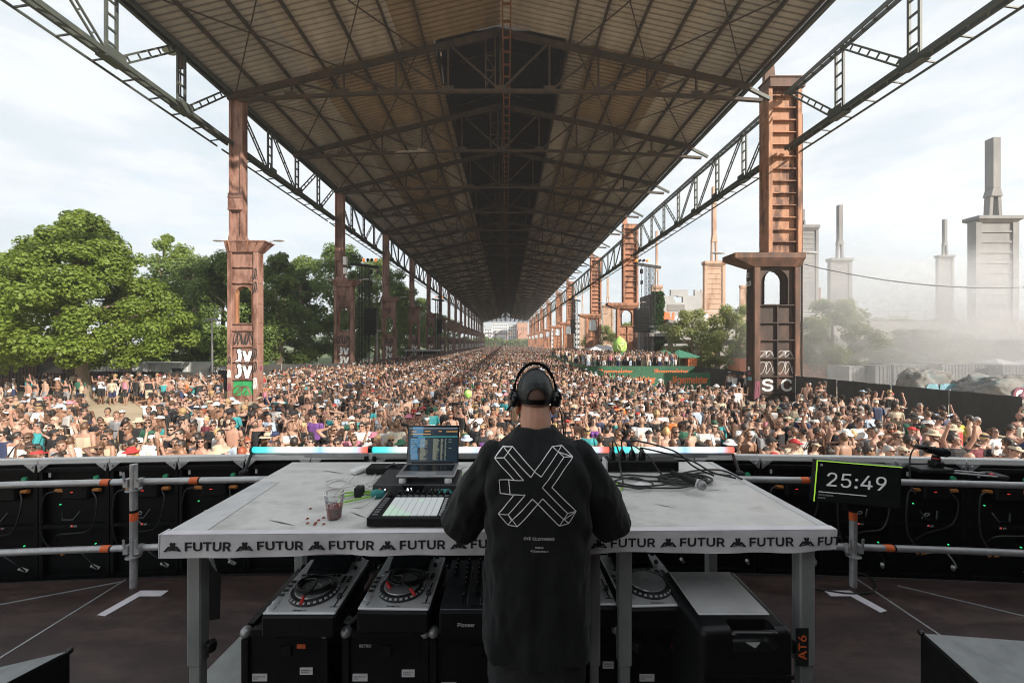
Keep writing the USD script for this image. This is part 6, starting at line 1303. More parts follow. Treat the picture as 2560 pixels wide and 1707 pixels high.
bill = m3.Manifold.batch_hull([sph(C_ + (s_ * .07, .085, -.02), .006, 8) for s_ in (-1, 1)] + [sph(C_ + (s_ * .05, .165, -.028), .005, 8) for s_ in (-1, 1)]); mesh('bill', shv(meshkit.arrays(bill)[:2]), cap_m, cw)
mesh('top_button', MB().lathe([(.008, -.002), (.006, .004), (0, .005)], CC + (C_ + (0, 0, .1125) - CC) * HK, 12), cap_m, cw)
for k in range(6):
    a = 2 * math.pi * k / 6 + .5236; pts_ = [C_ + (.0873 * math.cos(t) * math.cos(a), .1098 * math.cos(t) * math.sin(a), .1138 * math.sin(t)) for t in np.linspace(.25 if math.sin(a) > -.9 else .6, 1.5, 14)]; mesh('seam', shv(MB().tube(pts_, .0011, 4).arr()), cap_m, cw)
# headphones: worn, a thing of their own
hp = thing('headphones', 'black over-ear headphones worn over the cap, cable hanging at the right', 'headphones', V(DX, DY, ZF) + CC + (C_ - CC) * HK, scale=(HK, HK, HK))
tilt_ = .06; rr = .112
arc = [V(rr * .86 * math.sin(a), .012 + .0, .012 + rr * 1.16 * math.cos(a)) for a in np.linspace(-1.62, 1.62, 40)]
bm_ = MB(); 
for p_, q_ in zip(arc[:-1], arc[1:]): bm_.bar(p_, q_, .026, .0085, up=p_ * (1, 0, 1) + (0, 0, 1e-6))
mesh('headband', bm_, black_gloss, hp); arc2 = [p_ * (.945, 1, .955) for p_ in arc[6:-6]]; bm_ = MB()
for p_, q_ in zip(arc2[:-1], arc2[1:]): bm_.bar(p_, q_, .022, .008, up=p_ * (1, 0, 1) + (0, 0, 1e-6))
mesh('band_padding', bm_, black_paint, hp)
for s_ in (-1, 1):
    cx = V(s_ * .098, -.006, -.032); cup = MB().lathe([(0, .026), (.024, .0255), (.034, .022), (.040, .012), (.041, 0), (.038, -.006)], (0, 0, 0), 28); v_, f_ = cup.arr(); mm_ = euler_matrix(0, s_ * math.pi / 2, 0)[:3, :3] @ np.eye(3); mm2 = euler_matrix(0, 0, -s_ * .28)[:3, :3]
    mesh('ear_cup', ((v_ @ mm_.T) @ mm2.T + cx, f_), black_gloss, hp, smooth=40)
    pad_ = MB().lathe([(.026, -.02), (.040, -.019), (.043, -.010), (.041, -.002), (.03, 0)], (0, 0, 0), 28); v_, f_ = pad_.arr(); mesh('ear_pad', ((v_ @ mm_.T) @ mm2.T + cx, f_), black_paint, hp, smooth=40)
    mesh('yoke', MB().tube([(s_ * .098, .012, .02), (s_ * .112, .03, -.005), (s_ * .118, .028, -.03)], .006, 8).tube([(s_ * .098, .012, .02), (s_ * .112, -.03, -.0), (s_ * .12, -.036, -.03)], .006, 8).cbox((s_ * .1, .012, .025), (.014, .026, .03), .004), black_gloss, hp, smooth=40)
mesh('cable', MB().tube(curve([(.112, -.02, -.07), (.125, -.03, -.12), (.132, -.04, -.2), (.15, .1, -.3), (.17, .25, -.45)], 30), .0032, 6).tube(curve([(.118, -.02, -.065), (.137, -.03, -.11), (.139, -.04, -.2), (.16, .12, -.3)], 24), .0028, 6), cable_k, hp, smooth=True)
mesh('plug_stub', MB().cyl((-.115, -.01, -.06), (-.135, -.015, -.085), .006, n=8), black_gloss, hp)
# ================================================================ vegetation
def leaf_mat(name, c1, c2):
    return usdkit.material(stage, '/World/Looks/' + name, {'g': ('geometry', {}), 'n': ('noise_texture', {'scale': .6, 'detail': 3.0}), 'a': ('math', {'math_type': 'add'}), 'h': ('math', {'math_type': 'multiply', 'value2': .5}), 'r': ('rgb_ramp', {'ramp': [(0, c1), (.3, c1), (.75, c2), (1, tuple(t * 1.25 for t in c2))]}),
        'd': ('principled_bsdf', {'roughness': .5, 'specular_ior_level': .35}), 't': ('translucent_bsdf', {}), 'hs': ('hsv', {'hue': .49, 'saturation': 1.1, 'value': 1.5}), 'm': ('mix_closure', {'fac': .38})},
        [('g.position', 'n.vector'), ('n.fac', 'a.value1'), ('g.random_per_island', 'a.value2'), ('a.value', 'h.value1'), ('h.value', 'r.fac'), ('r.color', 'd.base_color'), ('r.color', 'hs.color'), ('hs.color', 't.color'), ('d.BSDF', 'm.closure1'), ('t.BSDF', 'm.closure2')], surface='m.closure')
leaf_plane = leaf_mat('plane_leaves', (.15, .21, .035), (.35, .39, .09)); leaf_dark = leaf_mat('poplar_leaves', (.12, .175, .045), (.27, .32, .10)); leaf_olive = leaf_mat('olive_leaves', (.24, .27, .10), (.38, .40, .17)); leaf_ivy = leaf_mat('ivy_leaves', (.03, .07, .015), (.07, .12, .03))
bark = mat('bark', (.16, .12, .085), (.26, .21, .15), .9, 0, 3, 7, (1, 1, .4), .5, 12)
def crown_shape(kind, h):
    """Radius share of the crown at share h of its height."""
    return {'round': math.sin(math.pi * min(1, max(0, .12 + .85 * h))) ** .6, 'cone': min(1, (1 - h) * 1.1 + .04) ** .85 * min(1, .45 + h * 3), 'tall': min(1, .5 + h * 1.5) * (1 - h ** 3) ** .7}[kind]
def tree(X, Y, H, Rw, low, kind, label, leaf, seed, n=9000, size=.3, nc=60, cat='tree', group=None, name='park_tree', base=0.0, flat=.8):
    q = np.random.default_rng(seed); t = thing(name, label, cat, (X, Y, base), group=group); m = MB()
    lean_ = q.normal(0, .02, 2) * H; tr_r = .028 * H + .04
    mesh('trunk', MB().tube([(lean_[0] * u * u, lean_[1] * u * u, H * .82 * u) for u in np.linspace(0, 1, 8)], [tr_r * (1 - .85 * u) * (1.35 if u == 0 else 1) for u in np.linspace(0, 1, 8)], 9), bark, t, smooth=True)
    cs = []
    while len(cs) < nc:
        h = q.random() ** .9; a = q.random() * 2 * math.pi; rr = crown_shape(kind, h) * Rw * (.45 + .55 * q.random() ** .5) * (1 + .22 * math.sin(3 * a + seed) * math.sin(5 * h + seed))
        cs.append((rr * math.cos(a), rr * math.sin(a), low + (H - low) * h * .96, Rw * (.17 + .15 * q.random()) * (.65 + .5 * crown_shape(kind, h))))
    cs = np.array(cs); cs[:, 3] *= (60 / nc) ** .38 if nc > 60 else 1; lb = MB()
    for c in cs[:14]:
        z0 = max(low * .7, c[2] - .5 * math.hypot(c[0], c[1]) - .6); lb.tube([(0, 0, z0), (c[0] * .5, c[1] * .5, (z0 + c[2]) / 2 + .1), (c[0] * .95, c[1] * .95, c[2])], [tr_r * .34, tr_r * .2, .02], 5)
    mesh('limbs', lb, bark, t, smooth=True)
    k = q.integers(0, nc, n); d = q.normal(size=(n, 3)); d /= np.linalg.norm(d, axis=1, keepdims=True); rad = cs[k, 3] * (q.random(n) ** .5); p = cs[k, :3] + d * rad[:, None] * (1, 1, flat)
    up = d * .7 + (0, 0, .55) + q.normal(0, .45, (n, 3)); up /= np.linalg.norm(up, axis=1, keepdims=True); a = np.cross(up, q.normal(size=(n, 3))); a /= np.linalg.norm(a, axis=1, keepdims=True); b = np.cross(up, a)
    s = size * (.6 + .8 * q.random(n))[:, None]; a, b = a * s * .62, b * s * .5
    v = np.stack([p - a, p + b * .8 - a * .1 + up * s * .06, p + a, p - b * .8 - a * .1 + up * s * .06], 1).reshape(-1, 3); i = np.arange(n)[:, None] * 4
    mesh('crown', (v, np.vstack([i + [0, 1, 2], i + [0, 2, 3]])), leaf, t); return t
tree(-29.4, 27.6, 13.4, 5.7, 2.7, 'cone', 'big bright plane tree at far left with thick trunk in the crowd', leaf_plane, 3, 110000, .17, 150, name='plane_tree', flat=.74)
tree(-41, 31, 11.0, 5.5, 2.0, 'round', 'plane tree cut off by the left edge, behind the big one', leaf_plane, 4, 22000, .24, 50, name='plane_tree')
pt_ = tree(-39.5, 46, 16.8, 4.6, 3.0, 'tall', 'airy poplar rising just right of the big plane tree', leaf_plane, 5, 16000, .25, 42)
td = tree(-33.0, 42, 13.6, 4.6, 1.5, 'round', 'dark leafy tree behind the two lamp posts', leaf_dark, 6, 22000, .25, 60)
dup(td, 'park_tree', (-27.5, 40.5, 0), 'dark leafy tree directly left of the first left pillar', rz=2.0, scale=(.85, .85, .98))
dup(td, 'park_tree', (-35.5, 50, 0), 'dark tree deep behind the lamp posts, left of its bigger neighbour', rz=4.0, scale=(1, 1, 1.02))
tp1 = tree(-26.2, 46, 14.6, 4.4, 1.5, 'cone', 'pointed dark tree just right of the first left pillar', leaf_dark, 8, 24000, .25, 60)
dup(tp1, 'park_tree', (-29.5, 57, 0), 'pointed dark tree behind its twin between the first and second left pillars', rz=1.5, scale=(1.1, 1.1, 1.12))
tr2 = tree(-26.5, 62, 19.0, 6.6, 1.5, 'round', 'tall broad tree behind the second left pillar', leaf_dark, 9, 30000, .29, 70)
dup(tr2, 'park_tree', (-26.0, 80, 0), 'tall broad tree behind the left loudspeaker tower', rz=2.4, scale=(1.05, 1.05, 1.1))
dup(tr2, 'park_tree', (-27, 100, 0), 'tall broad tree seen between the third and fourth left pillars', rz=4.1)
dup(tr2, 'park_tree', (-28, 126, 0), 'broad tree seen between the fourth and fifth left pillars', rz=.8, scale=(1, 1, .95))
dup(td, 'park_tree', (-28, 160, 0), 'far small tree beyond the fifth left pillar', rz=.3, scale=(1.3, 1.3, 1.2))
dup(td, 'park_tree', (-27, 205, 0), 'farthest tree at the end of the left row of pillars', rz=1.9, scale=(1.4, 1.4, 1.2))
ol = tree(27.2, 47, 8.6, 3.6, .8, 'round', 'pale olive green tree left of the dark right pillar', leaf_olive, 12, 20000, .2, 50)
dup(ol, 'park_tree', (23.4, 50, 0), 'pale olive tree with thin brownish crown, left of its neighbour', rz=2.0, scale=(.95, .95, .96))
dup(ol, 'park_tree', (33.5, 41, 0), 'pale tree in the smoke directly right of the dark pillar', rz=3.0, scale=(1, 1, 1.0))
dup(ol, 'park_tree', (46, 46, 0), 'hazy bush like tree under the walkway at right', rz=4.4, scale=(.95, .95, .66))
dup(ol, 'park_tree', (22, 92, 0), 'small tree behind the lime balloon, between the right pillars', rz=5, scale=(1.1, 1.1, .95))
dup(ol, 'park_tree', (60, 56, 0), 'hazy low tree near the right edge under the walkway', rz=1.1, scale=(1.2, 1.2, .7))
# far green belt
q = np.random.default_rng(3); n = 30000; v, f = [], []
xx = np.where(q.random(n) < .55, q.uniform(40, 260, n), q.uniform(-260, 60, n)); yy = np.where(xx > 40, 118 + q.random(n) * 26, 430 + q.random(n) * 30); hh = (5.5 + 3.2 * meshkit.noise(np.stack([xx / 9, xx * 0, xx * 0], 1)) + 2 * meshkit.noise(np.stack([xx / 3, xx * 0, xx * 0], 1)))
zz = hh * q.random(n) ** .6 * np.where(xx > 40, 1.15, 1.1); p = np.stack([xx, yy, zz], 1); a = q.normal(size=(n, 3)); a /= np.linalg.norm(a, axis=1, keepdims=True); b = np.cross(a, q.normal(size=(n, 3))); b /= np.linalg.norm(b, axis=1, keepdims=True); s = (.9 + .9 * q.random(n))[:, None]
i = np.arange(n)[:, None] * 4; single('treeline', (np.stack([p - a * s, p + b * s * .7, p + a * s, p - b * s * .7], 1).reshape(-1, 3), np.vstack([i + [0, 1, 2], i + [0, 2, 3]])), leaf_dark, None, None, kind='stuff')

# ================================================================ towers, ruin, walkway, far buildings
conc = mat('concrete', (.30, .29, .28), (.24, .23, .22), .85, 0, .6, 8, (1, 1, .4), .2, 8); conc_g = mat('concrete_grey', (.36, .36, .36), (.28, .28, .28), .85, 0, .35, 8, (1, 1, .5), .2, 6); conc_d = mat('concrete_dark', (.17, .16, .155), (.23, .22, .21), .85, 0, .5, 7)
tower_m = mat('tower_steel', (.36, .22, .15), (.42, .29, .21), .8, 0, .7, 8, (1, 1, .3), c3=(.25, .13, .08)); tower_g = mat('tower_grey', (.15, .148, .15), (.21, .205, .20), .85, 0, .7, 8, (1, 1, .3)); pane_m = mat('window_dark', (.03, .035, .04), None, .15)
def tower(px0, px1, ytop, yspire, Y, label, m_=tower_m, spire_px=None):
    a, b = P(px0, ytop, Y), P(px1, ytop, Y); w = b[0] - a[0]; zt = a[2]; zs = P(0, yspire, Y)[2]; X = (a[0] + b[0]) / 2; t = thing('chimney_tower', label, 'tower', (X, Y, 0), group='old works towers at right')
    h2 = w * .43; d = w * .17; y0, y1 = Y, Y + d
    mesh('shaft', MB().cbox((X, Y + d / 2, zt / 2 - .3), (h2 * 2 - .1, d * .7, zt - .6), .05), m_, t, W=True)
    for sx in (-1, 1): mesh('corner_rib', MB().bx(X + sx * h2 - .07 * w, X + sx * h2 + .07 * w, y0 - .06, y1, 0, zt - .62), m_, t, W=True)
    rb_ = max(.8, w * .24)
    for h in np.arange(2, zt - .8, rb_): mesh('rib', MB().bx(X - h2 + .071 * w, X + h2 - .071 * w, y0 + .02, y0 + d * .149, h, h + .045 * w), m_, t, W=True)
    vv = [(X + sx * k, Y + d / 2 + sy * (k - h2 + d / 2), z) for z, k in ((zt - .9, h2), (zt - .45, w * .52), (zt, w * .52)) for sx, sy in ((-1, -1), (1, -1), (1, 1), (-1, 1))]
    mesh('capital', MB().add(vv, [(0, 1, 5, 4), (1, 2, 6, 5), (2, 3, 7, 6), (3, 0, 4, 7), (4, 5, 9, 8), (5, 6, 10, 9), (6, 7, 11, 10), (7, 4, 8, 11), (8, 9, 10, 11), (3, 2, 1, 0)]), m_, t, W=True)
    if yspire:
        xs_ = X if spire_px is None else P(spire_px, 0, Y)[0]; s = w * .085; hh = (zs - zt); ym = Y + d / 2
        for sx in (-1, 1): mesh('spire_foot', MB().bar((xs_ + sx * s * 1.35, ym, zt), (xs_ + sx * s * 1.05, ym, zt + hh * .26), s * .9, s * 1.4), m_, t, W=True)
        k0 = [(xs_ + sx * s * 1.6, ym + sy * s, zt + hh * .26) for sx, sy in ((-1, -1), (1, -1), (1, 1), (-1, 1))]; k1 = [(xs_ + sx * s, ym + sy * s, zt + hh * .36) for sx, sy in ((-1, -1), (1, -1), (1, 1), (-1, 1))]
        mesh('spire', MB().add(k0 + k1, [(3, 2, 1, 0), (4, 5, 6, 7), (0, 1, 5, 4), (1, 2, 6, 5), (2, 3, 7, 6), (3, 0, 4, 7)]).bx(xs_ - s, xs_ + s, ym - s, ym + s, zt + hh * .362, zs), m_, t, W=True)
    return t
for a in ((1618, 1666, 600, 428, 70, 'rust brown ribbed tower with spire, just left of the dark right pillar'), (1700, 1716, 655, 0, 95, 'tower half hidden behind the left edge of the dark pillar'), (1836, 1880, 517, 480, 66, 'pale tower in smoke, partly behind the right edge of the dark pillar', tower_g, 1845),
          (1907, 1957, 593, 470, 80, 'smoky grey tower with spire, first free standing one right of the dark pillar', tower_g), (2155, 2191, 586, 503, 105, 'slim smoky tower with spire between two bigger towers', tower_g), (2241, 2340, 497, 315, 58, 'massive tower with tall spire near the right edge', tower_g),
          (1497, 1522, 655, 530, 92, 'tower behind the right loudspeaker tower, spire rising above it', tower_m, 1509), (1385, 1408, 700, 635, 110, 'far slim tower between the second and third right pillars'), (1331, 1345, 722, 650, 150, 'farthest slim tower between the right pillars'), (1604, 1618, 672, 665, 90, 'narrow tower next to the concrete ruin'), (1872, 1885, 660, 590, 85, 'thin tower close beside the pale smoky one')): tower(*a)
def facade(t, x0, x1, y, z0, z1, cols, rows_, m_, wm=pane_m, wr=.5, hr=.5):
    fw, fh = (x1 - x0) / cols, (z1 - z0) / rows_
    for i in range(cols):
        for j in range(rows_):
            cx, cz = x0 + fw * (i + .5), z0 + fh * (j + .5); w_ = mesh('window', MB().bx(cx - fw * wr / 2, cx + fw * wr / 2, y - .06, y - .004, cz - fh * hr / 2, cz + fh * hr / 2), wm, t, W=True)
# concrete ruin with ivy and graffiti
Yr = 64; a, b = P(1518, 665, Yr), P(1612, 665, Yr); t = thing('concrete_ruin', 'grey concrete ruin with square holes, graffiti and ivy on its left end', 'building', ((a[0] + b[0]) / 2, Yr, 0)); zt = a[2]
wall_s = Polygon([(a[0] - .2, 0), (b[0], 0), (b[0], zt - .5), (b[0] - 1, zt), (a[0], zt)])
for px, py, w, h in ((1533, 672, .55, .5), (1588, 672, .55, .5), (1560, 688, .6, .45), (1552, 684, .35, .35), (1567, 712, .0, .0)):
    c = P(px, py, Yr)
    if w: wall_s = wall_s.difference(Polygon([(c[0] - w, c[2] - h), (c[0] + w, c[2] - h), (c[0] + w, c[2] + h), (c[0] - w, c[2] + h)]))
mesh('front_wall', MB().poly(wall_s, .5, (0, Yr + .5, 0), (1, 0, 0), (0, 0, 1)), conc_g, t, W=True)
mesh('side_wall', MB().bx(b[0] - .5, b[0], Yr + .51, Yr + 14, 0, zt - 3).bx(a[0], a[0] + .5, Yr + .51, Yr + 14, 0, zt - 3), conc_g, t, W=True)
c = P(1551, 708, Yr); mesh('boarded_window', MB().bx(c[0] - 1.3, c[0] + 1.5, Yr - .05, Yr - .003, c[2] - .45, c[2] + .6), conc_d, t, W=True)
c = P(1562, 745, Yr); mesh('slab', MB().slab([c + (-2.5, -.1, .8), c + (2.0, -.1, -.6), c + (2.0, -.1, -1.0), c + (-2.5, -.1, .3)], (0, -1.5, 0)), conc_d, t, W=True); mesh('landing', MB().bx(c[0] - 5, c[0] + 4, Yr - 2, Yr - .01, c[2] - 1.5, c[2] - 1.2), conc_g, t, W=True)
gq = P(1535, 742, Yr); mesh('graffiti', MB().poly(scribble(61, 5, 2.2, 6, .32), .01, (gq[0] + 1.2, Yr - .012, gq[2] - .6), (1, 0, 0), (0, 0, 1)), gw, t, W=True); mesh('graffiti', MB().poly(scribble(62, 2.2, 2.0, 3, .35), .01, (gq[0] - 1.4, Yr - .012, gq[2] - .2), (1, 0, 0), (0, 0, 1)), orange_tape, t, W=True); mesh('graffiti', MB().poly(scribble(63, 3, 1.5, 4, .2), .01, (gq[0] - .6, Yr - .012, gq[2] - 3.2), (1, 0, 0), (0, 0, 1)), gb, t, W=True)
q = np.random.default_rng(8); n = 5000; x0, x1 = P(1497, 0, Yr)[0], P(1521, 0, Yr)[0]; p = np.stack([q.uniform(x0, x1, n), Yr - .1 - .5 * q.random(n) + 0 * q.random(n), q.uniform(0, zt * .96, n)], 1); a_ = q.normal(size=(n, 3)) * .2; b_ = q.normal(size=(n, 3)) * .2; i = np.arange(n)[:, None] * 3
mesh('ivy', (np.stack([p - a_, p + b_, p + a_], 1).reshape(-1, 3), i + [0, 1, 2]), leaf_ivy, t, W=True); mesh('ivy_wall', MB().bx(x0 + .1, x1 - .1, Yr, Yr + 6, 0, zt * .95), conc_d, t, W=True)
# elevated walkway
t = thing('elevated_walkway', 'long elevated concrete walkway with railings crossing behind the smoke at right', 'walkway', (60, 56, 0)); Yw = 56; z0, z1 = P(0, 780, Yw)[2], P(0, 742, Yw)[2]
mesh('deck', MB().bx(24.2, 130, Yw, Yw + 4, z0 + .35, z1), conc_d, t, W=True); mesh('edge_beam', MB().bx(24.2, 130, Yw - .25, Yw - .003, z0, z1 + .25), conc, t, W=True)
for zr in (.6, .95, 1.3, 1.65): mesh('rail', MB().bx(24.2, 130, Yw - .12, Yw - .06, z1 + zr, z1 + zr + .07), galv, t, W=True)
for x in np.arange(25, 130, 2.6): mesh('rail_post', MB().bx(x, x + .08, Yw - .2, Yw - .125, z1 + .252, z1 + 1.75), galv, t, W=True)
for x in (30.5, 44, 50.3, 66, 80, 100, 120): mesh('column', MB().bx(x, x + 1.2, Yw + .8, Yw + 2.4, 0, z0 + .345), conc_d, t, W=True)
t = thing('footbridge', 'pale footbridge with railings in front of the concrete ruin', 'bridge', (25, 60, 0)); Yw = 58; zb_ = P(0, 772, Yw)[2]
mesh('deck', MB().bx(20.8, 30, Yw, Yw + 2, zb_, zb_ + .5), conc, t, W=True)
for zr in (.8, 1.4): mesh('rail', MB().bx(20.8, 30, Yw + .02, Yw + .07, zb_ + zr, zb_ + zr + .06), galv, t, W=True)
for x in (21.2, 24, 27, 29.4): mesh('column', MB().bx(x, x + .5, Yw + .5, Yw + 1.2, 0, zb_ - .005), conc_d, t, W=True); mesh('rail_post', MB().bx(x, x + .06, Yw + .075, Yw + .13, zb_ + .505, zb_ + 1.5), galv, t, W=True)
def block(px0, px1, ytop, Y, label, m_, cols, rows_, d=18, wr=.5, hr=.45, name='apartment_block'):
    a, b = P(px0, ytop, Y), P(px1, ytop, Y); t = thing(name, label, 'building', ((a[0] + b[0]) / 2, Y, 0)); mesh('wall', MB().bx(a[0], b[0], Y, Y + d, 0, a[2]), m_, t, W=True); mesh('roof', MB().bx(a[0] - .3, b[0] + .3, Y - .3, Y + d + .3, a[2] + .004, a[2] + .6), conc_g, t, W=True)
    if cols: facade(t, a[0] + .5, b[0] - .5, Y, 1, a[2] - .6, cols, rows_, m_, wr=wr, hr=hr)
    return t
w_ap = mat('white_render', (.62, .63, .65), (.55, .56, .58), .8, 0, .1, 4); p_ap = mat('pink_brick', (.46, .25, .18), (.4, .22, .16), .85, 0, .1, 4)
block(1112, 1130, 752, 470, 'low white block at the far left end under the roof', w_ap, 4, 5); block(1131, 1166, 742, 480, 'white apartment block in the middle of the far end', w_ap, 7, 7); block(1167, 1187, 746, 455, 'pale apartment block beside the pink building', w_ap, 4, 6); block(1188, 1212, 741, 440, 'pink brick building at the far end under the roof', p_ap, 4, 2, wr=.25, hr=.3)
block(1374, 1412, 705, 190, 'grey block seen between the second and third right pillars', conc_g, 4, 6, wr=.4, hr=.35); block(1310, 1348, 735, 260, 'pale block seen between the third and fourth right pillars', w_ap, 5, 5); block(1265, 1281, 755, 330, 'far pale block seen low between distant right pillars', w_ap, 3, 4)

# ================================================================ fences, banners, containers, tents
dark_fab = mat('dark_fabric', (.028, .027, .025), (.045, .043, .04), .85, 0, .8, 6, (1, 1, .3), .2, 5)
def fence(pts, z, label, name='fabric_fence', mt=dark_fab):
    t = thing(name, label, 'fence', (*np.mean([p[:2] for p in pts], 0), 0))
    for k, (p, q_) in enumerate(zip(pts[:-1], pts[1:])):
        p, q_ = V(*p, 0), V(*q_, 0); n = max(2, int(np.linalg.norm(q_ - p) / 2.4)); 
        for i in range(n):
            a, b = p + (q_ - p) * (i + .01) / n, p + (q_ - p) * (i + .99) / n; d = .03 * math.sin(i * 2.1); u = np.linspace(0, 1, 7); nrm_ = np.cross(b - a, (0, 0, 1)); nrm_ /= np.linalg.norm(nrm_)
            top = [a + (b - a) * s + nrm_ * (.03 * math.sin(s * 9 + i)) for s in u]; vv = [(x[0], x[1], .05) for x in top] + [(x[0] + nrm_[0] * .02, x[1] + nrm_[1] * .02, z - .02 * math.sin(j + i) ** 2) for j, x in enumerate(top)]
            mesh('fabric_panel', MB().add(vv, [(j, j + 1, 8 + j, 7 + j) for j in range(6)]), mt, t, W=True)
            mesh('post', MB().cyl((a[0], a[1], 0), (a[0], a[1], z + .04), .03, n=6), galv, t, W=True)
    return t
fence([(18.1, 39), (18.45, 31), (19.6, 27), (20.3, 21), (21.3, 16.4), (22.2, 11), (23, 6)], 1.78, 'long dark fabric fence curving along the right side of the crowd')
fence([(-33, 31.5), (-24.4, 31.0)], 1.75, 'dark fabric fence behind the people left of the big pillar')
fence([(-23.6, 32.5), (-19.6, 34)], 1.75, 'short dark fabric fence just left of the first pillar'); fence([(-16.2, 42), (-22, 39), (-26, 36)], 1.9, 'dark fabric fence between the first and second left pillars')
ban_g = mat('banner_green', (.012, .075, .035), (.02, .10, .05), .55, 0, 1.2, 4, bump=.1, bscale=8); ban_l = mat('banner_green_side', (.03, .15, .06), (.05, .2, .09), .55, 0, 1.2, 4); ban_o = mat('banner_orange', (.66, .13, .03), None, .6)
def banner(p, q_, z, label, words, mt=ban_g, hgt=.52):
    p, q_ = V(*p, 0), V(*q_, 0); L = np.linalg.norm(q_ - p); X = (q_ - p) / L; t = thing('banner_fence', label, 'banner', (p + q_) / 2, group=None); n = max(2, int(L / 2.2)); N = np.cross(X, (0, 0, 1.))
    for i in range(n):
        a, b = p + X * (L * (i + .004) / n), p + X * (L * (i + .996) / n); mesh('banner_panel', MB().slab([a + (0, 0, .1), b + (0, 0, .1), b + (0, 0, z), a + (0, 0, z)], -N * .03), mt, t, W=True); mesh('post', MB().cyl(a - N * .06, a - N * .06 + (0, 0, z + .02), .03, n=6), galv, t, W=True)
    for o, w in words: mesh('lettering', MB().text('Jägermeister', hgt, p + X * o + N * .006 + (0, 0, z - .30 - hgt), X, (0, 0, 1), .006, True, width=w), ban_o, t, W=True)
    return t
banner((7.75, 38), (18.0, 38), 1.78, 'back green banner with orange lettering, below the raised crowd at right', [(.9, 3.4), (6.2, 3.4)]); banner((7.7, 31), (15.9, 31), 1.68, 'front green banner with orange lettering, nearest of the enclosure', [(1.0, 2.9), (5.1, 2.9)])
banner((7.6, 74), (7.6, 31.1), 1.75, 'long light green banner side running away behind the headphones', [(1.5 + 4.6 * k, 2.6) for k in range(9)], ban_l, .6)
pf = thing('raised_platform', 'raised platform carrying the crowd behind the green banners', 'platform', (12.7, 55, 0)); mesh('deck', MB().bx(7.75, 17.4, 38.3, 73, 1.1, 1.248), conc_d, pf, W=True); mesh('skirt', MB().bx(7.8, 17.35, 38.35, 72.9, 0, 1.098), black_matt, pf, W=True)
fl_ = thing('green_flag', 'green and yellow flag hung on the front banner', 'flag', P(1385, 870, 30.8)); c = P(1397, 867, 30.9); mesh('cloth', MB().slab([c + (-.45, 0, -.5), c + (.4, 0, -.55), c + (.5, 0, .25), c + (-.5, 0, .3)], (0, -.01, 0)), mat('flag_green', (.02, .3, .14), None, .7), fl_, W=True); mesh('stripe', MB().slab([c + (-.3, -.012, -.25), c + (.3, -.012, -.25), c + (.3, -.012, -.05), c + (-.3, -.012, -.05)], (0, -.005, 0)), mat('flag_yellow', (.6, .5, .05), None, .7), fl_, W=True)
lime = mat('lime_skin', (.36, .62, .12), (.42, .68, .18), .35, 0, 2, 3); beige_m = mat('emblem_beige', (.55, .55, .25), None, .5)
c = P(1423, 793, 45); KB = .84; bl_ = thing('lime_inflatable', 'big lime green onion shaped inflatable with round emblem above the banners', 'inflatable', c - (0, 0, 1.1)); mesh('skin', MB().lathe([(a * KB, b * KB) for a, b in ((.02, -1.1), (.5, -1.02), (.85, -.65), (.97, -.1), (.88, .4), (.55, .85), (.2, 1.1), (0, 1.32))], c, 28), lime, bl_, W=True, smooth=True)
e_ = c + (0, -.82, -.1); em_ = MB().tube([e_ + (.45 * math.cos(a), .1 * abs(math.cos(a)) , .45 * math.sin(a)) for a in np.linspace(0, 2 * math.pi, 24, endpoint=False)], .03, 5, closed=True)
for sx in (-1, 1): em_.tube([e_ + (0, -.0, -.3), e_ + (sx * .16, 0, -.05), e_ + (sx * .27, .02, .2)], .04, 5).tube([e_ + (sx * .14, 0, -.08), e_ + (sx * .1, 0, .16)], .03, 5)
em_.box(e_ + (0, 0, -.22), (.16, .06, .26)); mesh('emblem', em_, beige_m, bl_, W=True); mesh('mast', MB().cyl((c[0], c[1], 1.2), (c[0], c[1], c[2] - 1.05), .05, n=6), galv, bl_, W=True)
c = P(1075, 905, 15); bb = thing('lime_balloon', 'lime yellow balloon floating over the middle of the crowd', 'balloon', c); mesh('skin', MB().lathe([(.01, -.19), (.03, -.17), (.11, -.09), (.145, .02), (.12, .11), (.06, .155), (0, .165)], c, 20), lime, bb, W=True, smooth=True); mesh('string', MB().tube([c + (0, 0, -.19), c + (-.02, 0, -.3), c + (-.08, .02, -.45)], .004, 4), white_paint, bb, W=True)
def parasol(px, py, Y, w, mt, label, cat='parasol', name='parasol', pole=2.6):
    c = P(px, py, Y); t = thing(name, label, cat, (c[0], Y, 0)); k = 8 if cat == 'parasol' else 4; pts_ = [c + (w * math.cos(a), w * math.sin(a), -.55 * w / 1.6) for a in np.arange(k) * 2 * math.pi / k + math.pi / k]; m = MB()
    for a, b in zip(pts_, pts_[1:] + pts_[:1]): m.add([c, a, b], [(0, 1, 2)]).quad(a, a - (0, 0, .14), b - (0, 0, .14), b)
    mesh('canopy', m, mt, t, W=True)
    for p in ([c * (1, 1, 0)] if cat == 'parasol' else [p * (1, 1, 0) for p in pts_]): mesh('pole', MB().cyl((p[0], p[1], 0), (p[0], p[1], c[2] - (.1 if cat == 'parasol' else .6)), .035, n=6), galv, t, W=True)
    return t
gp = mat('parasol_green', (.05, .22, .14), (.07, .26, .17), .7, 0, 2, 3)
for i, (px, py, Y, w) in enumerate(((1424, 802, 47, 2.1), (1525, 803, 47, 1.6), (1560, 803, 46, 2.1))): parasol(px, py, Y, w, gp, ('green parasol under the lime inflatable', 'smaller green parasol beside the right loudspeaker tower', 'wider green parasol left of the olive trees')[i])
